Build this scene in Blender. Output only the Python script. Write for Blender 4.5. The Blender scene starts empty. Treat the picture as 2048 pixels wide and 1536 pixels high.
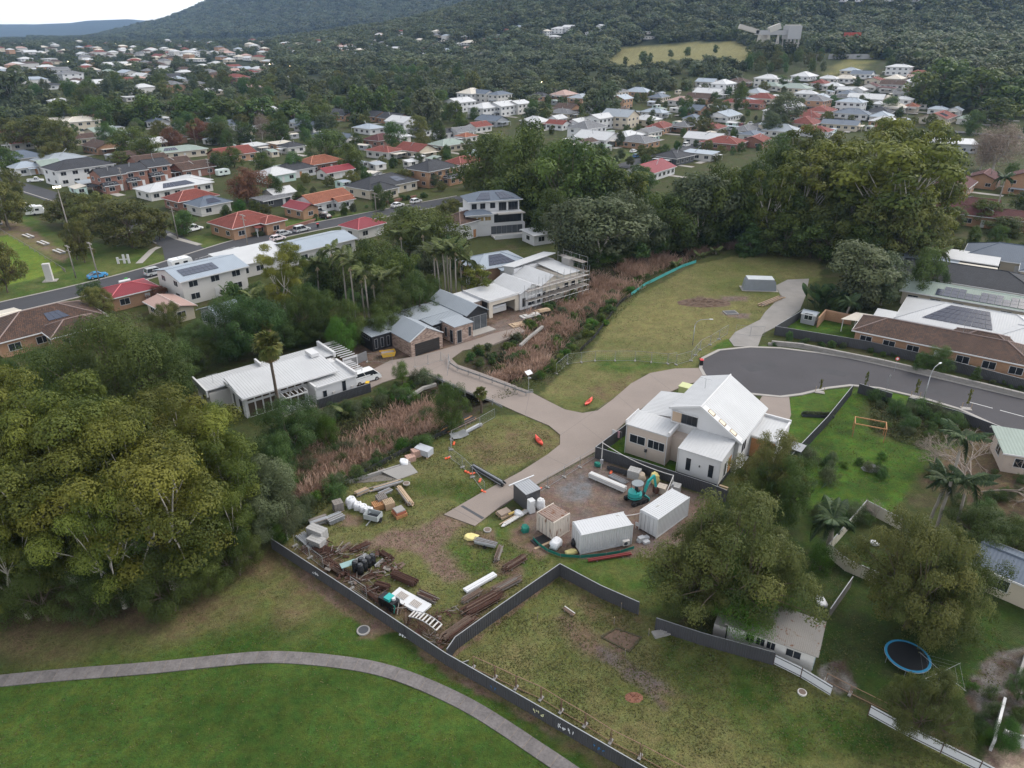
import bpy,bmesh,math,random
import numpy as np
from mathutils import Vector

# ------------------------------------------------------------------ camera, sky, sun, exposure
SC=bpy.context.scene
CAM_H,FPX=50.0,1420.0
PITCH=math.atan((768 - 62)/FPX)
SP,CP=math.sin(PITCH),math.cos(PITCH)
cam_data=bpy.data.cameras.new('camera')
cam_data.sensor_width=36.0
cam_data.lens=36.0*FPX/2048.0
cam_data.clip_start=0.5
cam_data.clip_end=40000.0
cam=bpy.data.objects.new('camera',cam_data)
SC.collection.objects.link(cam)
cam.location=(0,0,CAM_H)
cam.rotation_euler=(math.pi/2 - PITCH,0,0)
SC.camera=cam

SUN_EL,SUN_AZ=math.radians(46),math.radians(62)     # azimuth clockwise from +Y (the view direction)
world=bpy.data.worlds.new('World')
SC.world=world
world.use_nodes=True
wn=world.node_tree
sky=wn.nodes.new('ShaderNodeTexSky')
sky.sky_type='NISHITA'
sky.sun_disc=False
sky.sun_elevation=SUN_EL
sky.sun_rotation=SUN_AZ
sky.air_density=1.0
sky.dust_density=0.55
sky.ozone_density=1.0
hs=wn.nodes.new('ShaderNodeHueSaturation')
hs.inputs['Saturation'].default_value=0.14
bg=wn.nodes['Background']
wn.links.new(sky.outputs[0],hs.inputs['Color'])
wn.links.new(hs.outputs[0],bg.inputs[0])
bg.inputs[1].default_value=0.15
sun_d=bpy.data.lights.new('sun','SUN')
sun_d.energy=0.95
sun_d.angle=math.radians(34)
sun_d.color=(1.0,0.92,0.80)
sun_o=bpy.data.objects.new('sun',sun_d)
SC.collection.objects.link(sun_o)
sd=Vector((math.sin(SUN_AZ)*math.cos(SUN_EL),math.cos(SUN_AZ)*math.cos(SUN_EL),math.sin(SUN_EL)))
sun_o.rotation_euler=(-sd).to_track_quat('-Z','Y').to_euler()
sun_o.location=(60,60,90)
SC.view_settings.view_transform='Standard'
SC.view_settings.look='None'
SC.view_settings.exposure=1.2
SC.view_settings.gamma=1.0
SC.view_settings.use_curve_mapping=False
SC.render.engine='CYCLES'
SC.cycles.max_bounces=5
SC.cycles.diffuse_bounces=2
SC.cycles.glossy_bounces=2
SC.cycles.transmission_bounces=3
SC.cycles.transparent_max_bounces=6
SC.cycles.volume_bounces=0
SC.cycles.use_denoising=True
SC.cycles.caustics_reflective=False
SC.cycles.caustics_refractive=False

# ------------------------------------------------------------------ terrain and unprojection
def sstep(a,b,x):
    t=np.clip((x - a)/(b - a),0,1)
    return t*t*(3 - 2*t)

RIDGE_A=[-1.6,-0.45,-0.32,-0.204,-0.153,-0.088,-0.031,0.111,0.363,0.65,1.6]
RIDGE_Z=[22,22,26,50,58,76,96,170,250,290,320]
MOUNT_A=[-1.6,-0.62,-0.54,-0.444,-0.40,-0.362,-0.31,-0.2,0.0,1.6]
MOUNT_Z=[14,14,26,75,125,172,236,330,380,400]
FAR_A=[-1.6,-0.646,-0.60,-0.555,-0.53,-0.48,-0.45,-0.40,1.6]
FAR_Z=[130,150,152,170,205,215,190,170,150]

GULLY_PX=[(1500,474),(1400,492),(1250,545),(1180,592),(1120,645),(1060,695),(1010,728),(940,768),
            (880,805),(800,845),(700,893),(620,935),(540,968),(430,1000),(330,1030)]

def T0(x,y):
    x=np.asarray(x,float);y=np.asarray(y,float)
    yy=np.maximum(y,1.0)
    a=x/yy
    r=sstep(360,820,y)
    s=sstep(-0.10,0.35,a)
    z=r*(9 + 24*s)
    rid=np.interp(a,RIDGE_A,RIDGE_Z)
    z=z + np.maximum(rid - z,0)*sstep(820,1550,y) ** 1.15
    mz=np.interp(a,MOUNT_A,MOUNT_Z)
    z=z + np.maximum(mz - z,0)*sstep(2300,3600,y)
    fz=np.interp(a,FAR_A,FAR_Z)
    z=z*(1 - sstep(4200,5200,y)) + sstep(4200,5200,y)*5
    z=np.where(y > 5200,5 + (fz*.72 - 5)*sstep(5600,8000,y),z)
    return z

def G0(u,v,z=0.0):
    x=(u - 1024)/FPX;y=(v - 768)/FPX
    d=SP + y*CP;f=CP - y*SP
    if d <= 1e-4: d=1e-4
    t=(CAM_H - z)/d
    return x*t,f*t

GULLY=np.array([G0(*p) for p in GULLY_PX])
def seg_dist(px,py,poly,closed=False):
    best=np.full(np.shape(px),1e9)
    n=len(poly)
    for i in range(n if closed else n - 1):
        ax,ay=poly[i];bx,by=poly[(i + 1) % n]
        dx,dy=bx - ax,by - ay
        t=np.clip(((px - ax)*dx + (py - ay)*dy)/(dx*dx + dy*dy + 1e-9),0,1)
        best=np.minimum(best,np.hypot(px - ax - t*dx,py - ay - t*dy))
    return best

def T(x,y):
    z=T0(x,y)
    x=np.asarray(x,float);y=np.asarray(y,float)
    near=(y > 55) & (y < 210)
    if np.any(near):
        d=seg_dist(x,y,GULLY)
        z=z - np.where(near,1.9*(1 - sstep(2.0,7.0,d)),0)
    return z

def Tz(x,y): return float(T(np.array([x]),np.array([y]))[0])

def G(u,v,dz=0.0):
    """photo pixel -> point on the terrain (plus dz)"""
    x=(u - 1024)/FPX;y=(v - 768)/FPX
    d=SP + y*CP;f=CP - y*SP
    t=25.0
    hit=None
    prev=t
    while t < 16000:
        if CAM_H - d*t <= float(T0(x*t,f*t)) + dz:
            hit=t;break
        prev=t
        t *= 1.02
    if hit is None: hit=16000
    lo,hi=prev,hit
    for _ in range(24):
        m=(lo + hi)/2
        if CAM_H - d*m <= float(T0(x*m,f*m)) + dz: hi=m
        else: lo=m
    X,Y=x*hi,f*hi
    return (X,Y,float(T0(X,Y)))

def depth_of(p): return p[1]*CP + (CAM_H - p[2])*SP
def height_for(p,vtop):
    """height above base point p so that its top lands on photo row vtop"""
    y=(vtop - 768)/FPX
    # (dz*CP - Y*SP)/(Y*CP + dz*SP) = y, dz = CAM_H - z
    Y=p[1]
    dz=Y*(y*CP + SP)/(CP - y*SP)
    return CAM_H - dz - p[2]

# ------------------------------------------------------------------ objects
COL=SC.collection
LABELS={}
def tag(o,label=None,cat=None,group=None,kind=None):
    if label:
        o['label']=label
    if cat: o['category']=cat
    if group: o['group']=group
    if kind: o['kind']=kind
    return o

def thing(name,label,cat,loc=(0,0,0),rot=0.0,group=None):
    o=bpy.data.objects.new(name,None)
    o.empty_display_size=0.2
    COL.objects.link(o)
    o.location=loc
    o.rotation_euler=(0,0,rot)
    return tag(o,label,cat,group)

def link(name,me,mat=None,parent=None,loc=(0,0,0),rot=(0,0,0),scale=(1,1,1)):
    o=bpy.data.objects.new(name,me)
    COL.objects.link(o)
    if mat is not None and len(me.materials) == 0:
        me.materials.append(mat)
    o.parent=parent
    o.location=loc
    o.rotation_euler=rot
    o.scale=scale
    return o

class MB:
    def __init__(s): s.v=[];s.f=[]
    def split(s,name,mat,parent=None,loc=(0,0,0),rot=0.0):
        """every separate piece as an object of its own"""
        par=list(range(len(s.v)))
        def find(i):
            while par[i] != i: par[i]=par[par[i]];i=par[i]
            return i
        for f in s.f:
            for k in f[1:]: par[find(k)]=find(f[0])
        out={}
        for f in s.f: out.setdefault(find(f[0]),[]).append(f)
        obs=[]
        for r,fs in out.items():
            mb=MB();mp={}
            for f in fs:
                for k in f:
                    if k not in mp: mp[k]=len(mb.v);mb.v.append(s.v[k])
                mb.f.append(tuple(mp[k] for k in f))
            obs.append(mb.build(name,mat,parent,loc,rot))
        return obs
    def poly(s,pts):
        i=len(s.v);s.v += [tuple(p) for p in pts];s.f.append(tuple(range(i,i + len(pts))));return s
    def box(s,x0,y0,z0,x1,y1,z1):
        i=len(s.v)
        s.v += [(x0,y0,z0),(x1,y0,z0),(x1,y1,z0),(x0,y1,z0),(x0,y0,z1),(x1,y0,z1),(x1,y1,z1),(x0,y1,z1)]
        s.f += [(i,i + 3,i + 2,i + 1),(i + 4,i + 5,i + 6,i + 7),(i,i + 1,i + 5,i + 4),(i + 1,i + 2,i + 6,i + 5),(i + 2,i + 3,i + 7,i + 6),(i + 3,i,i + 4,i + 7)]
        return s
    def obox(s,c,dims,rz=0.0,rx=0.0,ry=0.0):
        """box centred on c, turned about x, y then z"""
        from mathutils import Euler
        m=Euler((rx,ry,rz)).to_matrix()
        i=len(s.v);c=Vector(c);a,b,h=[k/2 for k in dims]
        for p in ((-a,-b,-h),(a,-b,-h),(a,b,-h),(-a,b,-h),(-a,-b,h),(a,-b,h),(a,b,h),(-a,b,h)):
            s.v.append(tuple(c + m @ Vector(p)))
        s.f += [(i,i + 3,i + 2,i + 1),(i + 4,i + 5,i + 6,i + 7),(i,i + 1,i + 5,i + 4),(i + 1,i + 2,i + 6,i + 5),(i + 2,i + 3,i + 7,i + 6),(i + 3,i,i + 4,i + 7)]
        return s
    def prism(s,pts,z0,z1):
        """upright prism of a ground polygon; z0 and z1 may be lists"""
        n=len(pts);i=len(s.v)
        a=z0 if hasattr(z0,'__len__') else [z0]*n
        b=z1 if hasattr(z1,'__len__') else [z1]*n
        ar=sum(pts[k][0]*pts[(k + 1) % n][1] - pts[(k + 1) % n][0]*pts[k][1] for k in range(n))
        if ar < 0: pts=pts[::-1];a=a[::-1];b=b[::-1]
        s.v += [(p[0],p[1],z) for p,z in zip(pts,a)] + [(p[0],p[1],z) for p,z in zip(pts,b)]
        s.f.append(tuple(range(i + n - 1,i - 1,-1)));s.f.append(tuple(range(i + n,i + 2*n)))
        for k in range(n):
            l=(k + 1) % n
            s.f.append((i + k,i + l,i + n + l,i + n + k))
        return s
    def slab(s,pts,th):
        """sheet of 3-D points thickened downwards by th"""
        n=len(pts);i=len(s.v)
        nz=0
        for k in range(n):
            l=(k + 1) % n
            nz += pts[k][0]*pts[l][1] - pts[l][0]*pts[k][1]
        if nz < 0: pts=pts[::-1]
        s.v += [tuple(p) for p in pts] + [(p[0],p[1],p[2] - th) for p in pts]
        s.f.append(tuple(range(i,i + n)));s.f.append(tuple(range(i + 2*n - 1,i + n - 1,-1)))
        for k in range(n):
            l=(k + 1) % n
            s.f.append((i + n + k,i + n + l,i + l,i + k))
        return s
    def tube(s,p0,p1,r0,r1=None,n=6,cap=True):
        if r1 is None: r1=r0
        p0=Vector(p0);p1=Vector(p1);d=(p1 - p0)
        if d.length < 1e-6: return s
        d.normalize()
        t=d.cross(Vector((0,0,1)) if abs(d.z) < 0.9 else Vector((1,0,0))).normalized();b=d.cross(t)
        i=len(s.v)
        for c,r in ((p0,r0),(p1,r1)):
            for k in range(n):
                an=2*math.pi*k/n
                s.v.append(tuple(c + t*(r*math.cos(an)) + b*(r*math.sin(an))))
        for k in range(n):
            l=(k + 1) % n
            s.f.append((i + k,i + n + k,i + n + l,i + l))
        if cap:
            s.f.append(tuple(range(i,i + n)));s.f.append(tuple(range(i + 2*n - 1,i + n - 1,-1)))
        return s
    def pipe(s,pts,r,n=6):
        for a,b in zip(pts[:-1],pts[1:]): s.tube(a,b,r,r,n)
        return s
    def lathe(s,prof,n=12,c=(0,0,0),sx=1,sy=1):
        i=len(s.v);m=len(prof)
        for r,z in prof:
            for k in range(n):
                an=2*math.pi*k/n
                s.v.append((c[0] + r*sx*math.cos(an),c[1] + r*sy*math.sin(an),c[2] + z))
        for j in range(m - 1):
            for k in range(n):
                l=(k + 1) % n
                s.f.append((i + j*n + k,i + j*n + l,i + (j + 1)*n + l,i + (j + 1)*n + k))
        s.f.append(tuple(range(i + n - 1,i - 1,-1)));s.f.append(tuple(range(i + (m - 1)*n,i + m*n)))
        return s
    def bagform(s,c,dims,rz=0,seed=0,n=10):
        """a soft lumpy bag"""
        rnd=random.Random(seed);i=len(s.v)
        rings=[(0.0,0.9),(0.1,1.0),(0.4,1.05),(0.75,0.97),(0.95,0.86),(1.0,0.68),(0.9,0.45),(0.97,0.2)]
        cr,sr=math.cos(rz),math.sin(rz)
        for h,k in rings:
            for q in range(n):
                an=2*math.pi*q/n
                sq=1/max(abs(math.cos(an)),abs(math.sin(an))) ** 0.85
                rr=k*0.46*sq*(1 + rnd.uniform(-.17,.17))
                x,y=dims[0]*rr*math.cos(an),dims[1]*rr*math.sin(an)
                s.v.append((c[0] + x*cr - y*sr,c[1] + x*sr + y*cr,c[2] + dims[2]*(h + rnd.uniform(-.09,.09)*(h > 0))))
        for j in range(len(rings) - 1):
            for q in range(n):
                l=(q + 1) % n
                s.f.append((i + j*n + q,i + j*n + l,i + (j + 1)*n + l,i + (j + 1)*n + q))
        s.f.append(tuple(range(i + (len(rings) - 1)*n,i + len(rings)*n)))
        return s
    def mound(s,w,d,h,seed=0,n=14):
        """a low uneven heap"""
        rnd=random.Random(seed);i=len(s.v)
        for a in range(n + 1):
            for b in range(n + 1):
                x,y=2*a/n - 1,2*b/n - 1;e=max(0,1 - (x*x + y*y))
                s.v.append((x*w/2,y*d/2,-.03 + h*e ** .6*rnd.uniform(.25,1.0)))
        for a in range(n):
            for b in range(n):
                k=i + a*(n + 1) + b;s.f.append((k,k + n + 1,k + n + 2,k + 1))
        return s
    def mesh(s,name,smooth=False):
        me=bpy.data.meshes.new(name)
        me.from_pydata(s.v,[],s.f)
        uv=me.uv_layers.new(name='UVMap')
        nl=len(me.loops)
        co=np.empty(len(me.vertices)*3);me.vertices.foreach_get('co',co);co=co.reshape(-1,3)
        no=np.empty(len(me.polygons)*3);me.polygons.foreach_get('normal',no);no=no.reshape(-1,3)
        lt=np.empty(len(me.polygons),int);me.polygons.foreach_get('loop_total',lt)
        vi=np.empty(nl,int);me.loops.foreach_get('vertex_index',vi)
        fn=np.repeat(no,lt,axis=0);p=co[vi]
        t=np.stack([-fn[:,1],fn[:,0],np.zeros(nl)],1)
        ln=np.linalg.norm(t,axis=1,keepdims=True)
        flat=ln[:,0] < 0.02
        t=np.where(flat[:,None],np.array([[1.,0,0]]),t/np.maximum(ln,1e-6))
        b=np.cross(fn,t)
        uvs=np.stack([(p*t).sum(1),(p*b).sum(1)],1)
        uv.data.foreach_set('uv',uvs.ravel())
        if smooth: me.polygons.foreach_set('use_smooth',np.ones(len(me.polygons),bool))
        me.update()
        return me
    def build(s,name,mat,parent=None,loc=(0,0,0),rot=0.0,smooth=False):
        return link(name,s.mesh(name,smooth),mat,parent,loc,(0,0,rot))

def solo(name,mb,mat,label,cat,loc=(0,0,0),rot=0.0,group=None,smooth=False):
    return tag(mb.build(name,mat,None,loc,rot,smooth),label,cat,group)

def quads_mesh(name,V,tint=None):
    """V: (n,4,3) quads"""
    n=len(V)
    me=bpy.data.meshes.new(name)
    me.vertices.add(n*4);me.vertices.foreach_set('co',np.ascontiguousarray(V,dtype=np.float32).ravel())
    me.loops.add(n*4);me.loops.foreach_set('vertex_index',np.arange(n*4,dtype=np.int32))
    me.polygons.add(n);me.polygons.foreach_set('loop_start',np.arange(0,n*4,4,dtype=np.int32))
    if tint is not None:
        at=me.attributes.new('tint','FLOAT','POINT')
        at.data.foreach_set('value',np.repeat(tint,4).astype(np.float32))
    me.update(calc_edges=True)
    return me

ORD=['first','second','third','fourth','fifth','sixth','seventh','eighth','ninth','tenth','eleventh','twelfth']
def ordinal(i):
    if i < len(ORD): return ORD[i]
    k=i + 1
    return '%d%s' % (k,'th' if 10 <= k % 100 <= 20 else {1: 'st',2: 'nd',3: 'rd'}.get(k % 10,'th'))

# ------------------------------------------------------------------ materials
MATS={}
def nd(nt,t,**kw):
    n=nt.nodes.new(t)
    for k,v in kw.items():
        if hasattr(n,k): setattr(n,k,v)
    return n

def mk(name,rgb,rough=0.75,var=0.12,scale=0.7,bump=0.0,bscale=8.0,metal=0.0,spec=0.4,fine=0.08,fscale=14.0,coord='Object'):
    """plain surface with broad and fine uneven colour and a little relief"""
    if name in MATS: return MATS[name]
    m=bpy.data.materials.new(name);m.use_nodes=True;MATS[name]=m
    nt=m.node_tree;L=nt.links;b=nt.nodes['Principled BSDF']
    tc=nd(nt,'ShaderNodeTexCoord');oi=nd(nt,'ShaderNodeObjectInfo')
    add=nd(nt,'ShaderNodeVectorMath',operation='ADD')
    mul=nd(nt,'ShaderNodeMath',operation='MULTIPLY');mul.inputs[1].default_value=97.0
    L.new(oi.outputs['Random'],mul.inputs[0]);L.new(tc.outputs[coord],add.inputs[0]);L.new(mul.outputs[0],add.inputs[1])
    n1=nd(nt,'ShaderNodeTexNoise');n1.inputs['Scale'].default_value=scale;n1.inputs['Detail'].default_value=5
    n2=nd(nt,'ShaderNodeTexNoise');n2.inputs['Scale'].default_value=fscale;n2.inputs['Detail'].default_value=3
    L.new(add.outputs[0],n1.inputs['Vector']);L.new(add.outputs[0],n2.inputs['Vector'])
    f=nd(nt,'ShaderNodeMath',operation='MULTIPLY_ADD');f.inputs[1].default_value=2*var;f.inputs[2].default_value=1 - var
    g=nd(nt,'ShaderNodeMath',operation='MULTIPLY_ADD');g.inputs[1].default_value=2*fine;g.inputs[2].default_value=1 - fine
    L.new(n1.outputs[0],f.inputs[0]);L.new(n2.outputs[0],g.inputs[0])
    h=nd(nt,'ShaderNodeMath',operation='MULTIPLY');L.new(f.outputs[0],h.inputs[0]);L.new(g.outputs[0],h.inputs[1])
    sc=nd(nt,'ShaderNodeVectorMath',operation='SCALE');sc.inputs[0].default_value=rgb
    L.new(h.outputs[0],sc.inputs['Scale']);L.new(sc.outputs[0],b.inputs['Base Color'])
    b.inputs['Roughness'].default_value=rough;b.inputs['Metallic'].default_value=metal
    b.inputs['Specular IOR Level'].default_value=spec
    if bump:
        n3=nd(nt,'ShaderNodeTexNoise');n3.inputs['Scale'].default_value=bscale;n3.inputs['Detail'].default_value=4
        L.new(add.outputs[0],n3.inputs['Vector'])
        bp=nd(nt,'ShaderNodeBump');bp.inputs['Strength'].default_value=bump;bp.inputs['Distance'].default_value=0.05
        L.new(n3.outputs[0],bp.inputs['Height']);L.new(bp.outputs[0],b.inputs['Normal'])
    return m

def brickmat(name,c1,c2,mortar,w=0.24,h=0.086,ms=0.012,rough=0.85,bump=0.4,blotch=0.25,squash=0.5):
    """bricks or roof tiles laid out along each face"""
    if name in MATS: return MATS[name]
    m=bpy.data.materials.new(name);m.use_nodes=True;MATS[name]=m
    nt=m.node_tree;L=nt.links;b=nt.nodes['Principled BSDF']
    uv=nd(nt,'ShaderNodeUVMap');br=nd(nt,'ShaderNodeTexBrick')
    br.offset=squash
    br.inputs['Scale'].default_value=1.0
    br.inputs['Color1'].default_value=(*c1,1);br.inputs['Color2'].default_value=(*c2,1);br.inputs['Mortar'].default_value=(*mortar,1)
    br.inputs['Brick Width'].default_value=w;br.inputs['Row Height'].default_value=h;br.inputs['Mortar Size'].default_value=ms
    br.inputs['Bias'].default_value=0.0
    L.new(uv.outputs[0],br.inputs['Vector'])
    tc=nd(nt,'ShaderNodeTexCoord');n1=nd(nt,'ShaderNodeTexNoise');n1.inputs['Scale'].default_value=0.45;n1.inputs['Detail'].default_value=6
    L.new(tc.outputs['Object'],n1.inputs['Vector'])
    f=nd(nt,'ShaderNodeMath',operation='MULTIPLY_ADD');f.inputs[1].default_value=2*blotch;f.inputs[2].default_value=1 - blotch
    L.new(n1.outputs[0],f.inputs[0])
    sc=nd(nt,'ShaderNodeVectorMath',operation='SCALE');L.new(br.outputs['Color'],sc.inputs[0]);L.new(f.outputs[0],sc.inputs['Scale'])
    L.new(sc.outputs[0],b.inputs['Base Color'])
    b.inputs['Roughness'].default_value=rough;b.inputs['Specular IOR Level'].default_value=0.3
    bp=nd(nt,'ShaderNodeBump');bp.inputs['Strength'].default_value=bump;bp.inputs['Distance'].default_value=0.03;bp.invert=True
    L.new(br.outputs['Fac'],bp.inputs['Height']);L.new(bp.outputs[0],b.inputs['Normal'])
    return m

def corrmat(name,rgb,pitch=0.2,rough=0.62,var=0.14,rust=0.0,spec=0.3,depth=0.5):
    """ribbed sheet metal, ribs running up each face"""
    if name in MATS: return MATS[name]
    m=mk(name,rgb,rough,var,0.5,spec=spec)
    nt=m.node_tree;L=nt.links;b=nt.nodes['Principled BSDF']
    uv=nd(nt,'ShaderNodeUVMap');sx=nd(nt,'ShaderNodeSeparateXYZ');L.new(uv.outputs[0],sx.inputs[0])
    mu=nd(nt,'ShaderNodeMath',operation='MULTIPLY');mu.inputs[1].default_value=2*math.pi/pitch;L.new(sx.outputs[0],mu.inputs[0])
    sn=nd(nt,'ShaderNodeMath',operation='SINE');L.new(mu.outputs[0],sn.inputs[0])
    bp=nd(nt,'ShaderNodeBump');bp.inputs['Strength'].default_value=depth;bp.inputs['Distance'].default_value=0.02
    L.new(sn.outputs[0],bp.inputs['Height']);L.new(bp.outputs[0],b.inputs['Normal'])
    if rust:
        tc=nd(nt,'ShaderNodeTexCoord');mp=nd(nt,'ShaderNodeMapping');mp.inputs['Scale'].default_value=(2.2,2.2,0.5)
        L.new(tc.outputs['Object'],mp.inputs[0])
        n=nd(nt,'ShaderNodeTexNoise');n.inputs['Scale'].default_value=1.3;n.inputs['Detail'].default_value=8;L.new(mp.outputs[0],n.inputs[0])
        r=nd(nt,'ShaderNodeMapRange');r.inputs[1].default_value=0.62 - rust*0.25;r.inputs[2].default_value=0.72 - rust*0.2;L.new(n.outputs[0],r.inputs[0])
        mx=nd(nt,'ShaderNodeMix',data_type='RGBA');src=b.inputs['Base Color'].links[0].from_socket
        L.new(r.outputs[0],mx.inputs[0]);L.new(src,mx.inputs[6]);mx.inputs[7].default_value=(0.17,0.075,0.04,1)
        L.new(mx.outputs[2],b.inputs['Base Color'])
    return m

def leafmat(name,c1,c2,trans=0.32,hue=0.04,rough=0.6,lo=0.75,hi=1.25):
    if name in MATS: return MATS[name]
    m=bpy.data.materials.new(name);m.use_nodes=True;MATS[name]=m
    nt=m.node_tree;L=nt.links;b=nt.nodes['Principled BSDF'];out=nt.nodes['Material Output']
    at=nd(nt,'ShaderNodeAttribute',attribute_name='tint')
    mx=nd(nt,'ShaderNodeMix',data_type='RGBA');mx.inputs[6].default_value=(*c1,1);mx.inputs[7].default_value=(*c2,1)
    L.new(at.outputs['Fac'],mx.inputs[0])
    oi=nd(nt,'ShaderNodeObjectInfo');h=nd(nt,'ShaderNodeHueSaturation')
    r1=nd(nt,'ShaderNodeMapRange');r1.inputs[3].default_value=0.5 - hue*.35;r1.inputs[4].default_value=0.5 + hue*0.7
    L.new(oi.outputs['Random'],r1.inputs[0]);L.new(r1.outputs[0],h.inputs['Hue'])
    ml=nd(nt,'ShaderNodeMath',operation='MULTIPLY');ml.inputs[1].default_value=7.31;L.new(oi.outputs['Random'],ml.inputs[0])
    fr=nd(nt,'ShaderNodeMath',operation='FRACT');L.new(ml.outputs[0],fr.inputs[0])
    r2=nd(nt,'ShaderNodeMapRange');r2.inputs[3].default_value=lo;r2.inputs[4].default_value=hi
    L.new(fr.outputs[0],r2.inputs[0]);L.new(r2.outputs[0],h.inputs['Value'])
    L.new(mx.outputs[2],h.inputs['Color']);L.new(h.outputs[0],b.inputs['Base Color'])
    b.inputs['Roughness'].default_value=rough;b.inputs['Specular IOR Level'].default_value=0.25
    if trans:
        tr=nd(nt,'ShaderNodeBsdfTranslucent');L.new(h.outputs[0],tr.inputs[0])
        ms=nd(nt,'ShaderNodeMixShader');ms.inputs[0].default_value=trans
        L.new(b.outputs[0],ms.inputs[1]);L.new(tr.outputs[0],ms.inputs[2]);L.new(ms.outputs[0],out.inputs[0])
    return m

def glowmat(name,rgb,k):
    if name in MATS: return MATS[name]
    m=bpy.data.materials.new(name);m.use_nodes=True;MATS[name]=m
    b=m.node_tree.nodes['Principled BSDF'];b.inputs['Base Color'].default_value=(*rgb,1)
    b.inputs['Emission Color'].default_value=(*rgb,1);b.inputs['Emission Strength'].default_value=k
    return m

GLASS=mk('window_glass',(0.022,0.026,0.032),0.12,0.3,0.9,spec=0.6)
GLASS2=mk('grey_glass',(0.07,0.08,0.09),0.12,0.3,0.9,spec=0.6)
WHITE=mk('white_paint',(0.58,0.58,0.59),0.6,0.05,0.4)
OFFW=mk('off_white_render',(0.54,0.525,0.51),0.8,0.07,0.5)
CREAM=mk('cream_paint',(0.52,0.46,0.37),0.75,0.08,0.5)
BEIGE=mk('pinkish_beige_render',(0.50,0.42,0.365),0.85,0.07,0.6,bump=0.1)
BLACK=mk('black_cladding',(0.018,0.019,0.022),0.6,0.2,1.0)
CHAR=mk('charcoal_metal',(0.055,0.058,0.066),0.5,0.15,0.8)
GREYM=mk('grey_metal',(0.33,0.34,0.36),0.45,0.12,0.8,metal=0.3)
GALV=mk('galvanised_steel',(0.36,0.37,0.385),0.4,0.15,2.0,metal=0.5)
RUST=mk('rusty_steel',(0.075,0.036,0.026),0.9,0.5,2.2,fine=0.3)
RUST2=mk('dull_rusty_tube',(0.15,0.105,0.082),0.85,0.5,2.0,fine=0.3)
TIMB=mk('pale_timber',(0.42,0.31,0.21),0.8,0.25,2.5,fine=0.2)
TIMBG=mk('weathered_timber',(0.20,0.18,0.165),0.85,0.3,2.5,fine=0.2)
TIMBR=mk('orange_timber',(0.40,0.20,0.09),0.7,0.25,2.5,fine=0.2)
CONC=mk('grey_concrete',(0.27,0.26,0.25),0.9,0.15,0.6,0.2,6)
BARK_W=mk('pale_gum_bark',(0.40,0.37,0.33),0.85,0.3,1.2,fine=0.2)
BARK_D=mk('brown_bark',(0.11,0.085,0.065),0.95,0.35,1.5,fine=0.3)
BARK_T=mk('grey_twig_bark',(0.30,0.25,0.215),0.9,0.3,1.5)
PALMB=mk('grey_palm_trunk',(0.30,0.27,0.24),0.9,0.25,1.5,fine=0.25)
RUBBER=mk('black_rubber',(0.016,0.016,0.017),0.85,0.2,2)
BLKPL=mk('black_plastic',(0.014,0.015,0.018),0.45,0.2,2)
WPLAS=mk('white_plastic',(0.60,0.61,0.63),0.5,0.08,2)
ORANGE=mk('orange_plastic',(0.80,0.13,0.05),0.5,0.1,2)
YELL=mk('pale_yellow_bag',(0.66,0.57,0.24),0.7,0.2,2)
TEAL=mk('teal_paint',(0.03,0.36,0.34),0.45,0.12,1.5)
TEALD=mk('green_shade_cloth',(0.015,0.17,0.13),0.8,0.25,1.5)
REDP=mk('red_paint',(0.42,0.04,0.035),0.45,0.15,2)
SOLAR=mk('solar_cells',(0.012,0.018,0.045),0.18,0.2,2,spec=0.6)
SOLARG=mk('grey_solar_cells',(0.045,0.055,0.085),0.25,0.2,2,spec=0.6)
# ------------------------------------------------------------------ the ground: one sheet to the horizon
def vnoise(x,y,s,seed=0):
    x=np.asarray(x)/s;y=np.asarray(y)/s
    xi=np.floor(x).astype(np.int64);yi=np.floor(y).astype(np.int64)
    fx=x - xi;fy=y - yi
    fx=fx*fx*(3 - 2*fx);fy=fy*fy*(3 - 2*fy)
    def h(a,b):
        n=(a*374761393 + b*668265263 + seed*1442695041) & 0x7fffffff
        n=((n ^ (n >> 13))*1274126177) & 0x7fffffff
        return ((n ^ (n >> 16)) & 0xffff)/65535.0
    return (h(xi,yi)*(1 - fx) + h(xi + 1,yi)*fx)*(1 - fy) + (h(xi,yi + 1)*(1 - fx) + h(xi + 1,yi + 1)*fx)*fy
def fbm(x,y,s,seed=0,o=4):
    t=0;a=0.5;w=0
    for i in range(o):
        t=t + a*vnoise(x,y,s/2 ** i,seed + i*17);w += a;a *= 0.55
    return t/w

def inside(px,py,poly):
    c=np.zeros(np.shape(px),bool);n=len(poly)
    for i in range(n):
        x0,y0=poly[i];x1,y1=poly[(i + 1) % n]
        cond=((y0 > py) != (y1 > py)) & (px < (x1 - x0)*(py - y0)/(y1 - y0 + 1e-12) + x0)
        c ^= cond
    return c
def PX(*pts): return [G0(u,v) if v > 300 else G(u,v)[:2] for u,v in pts]

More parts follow.
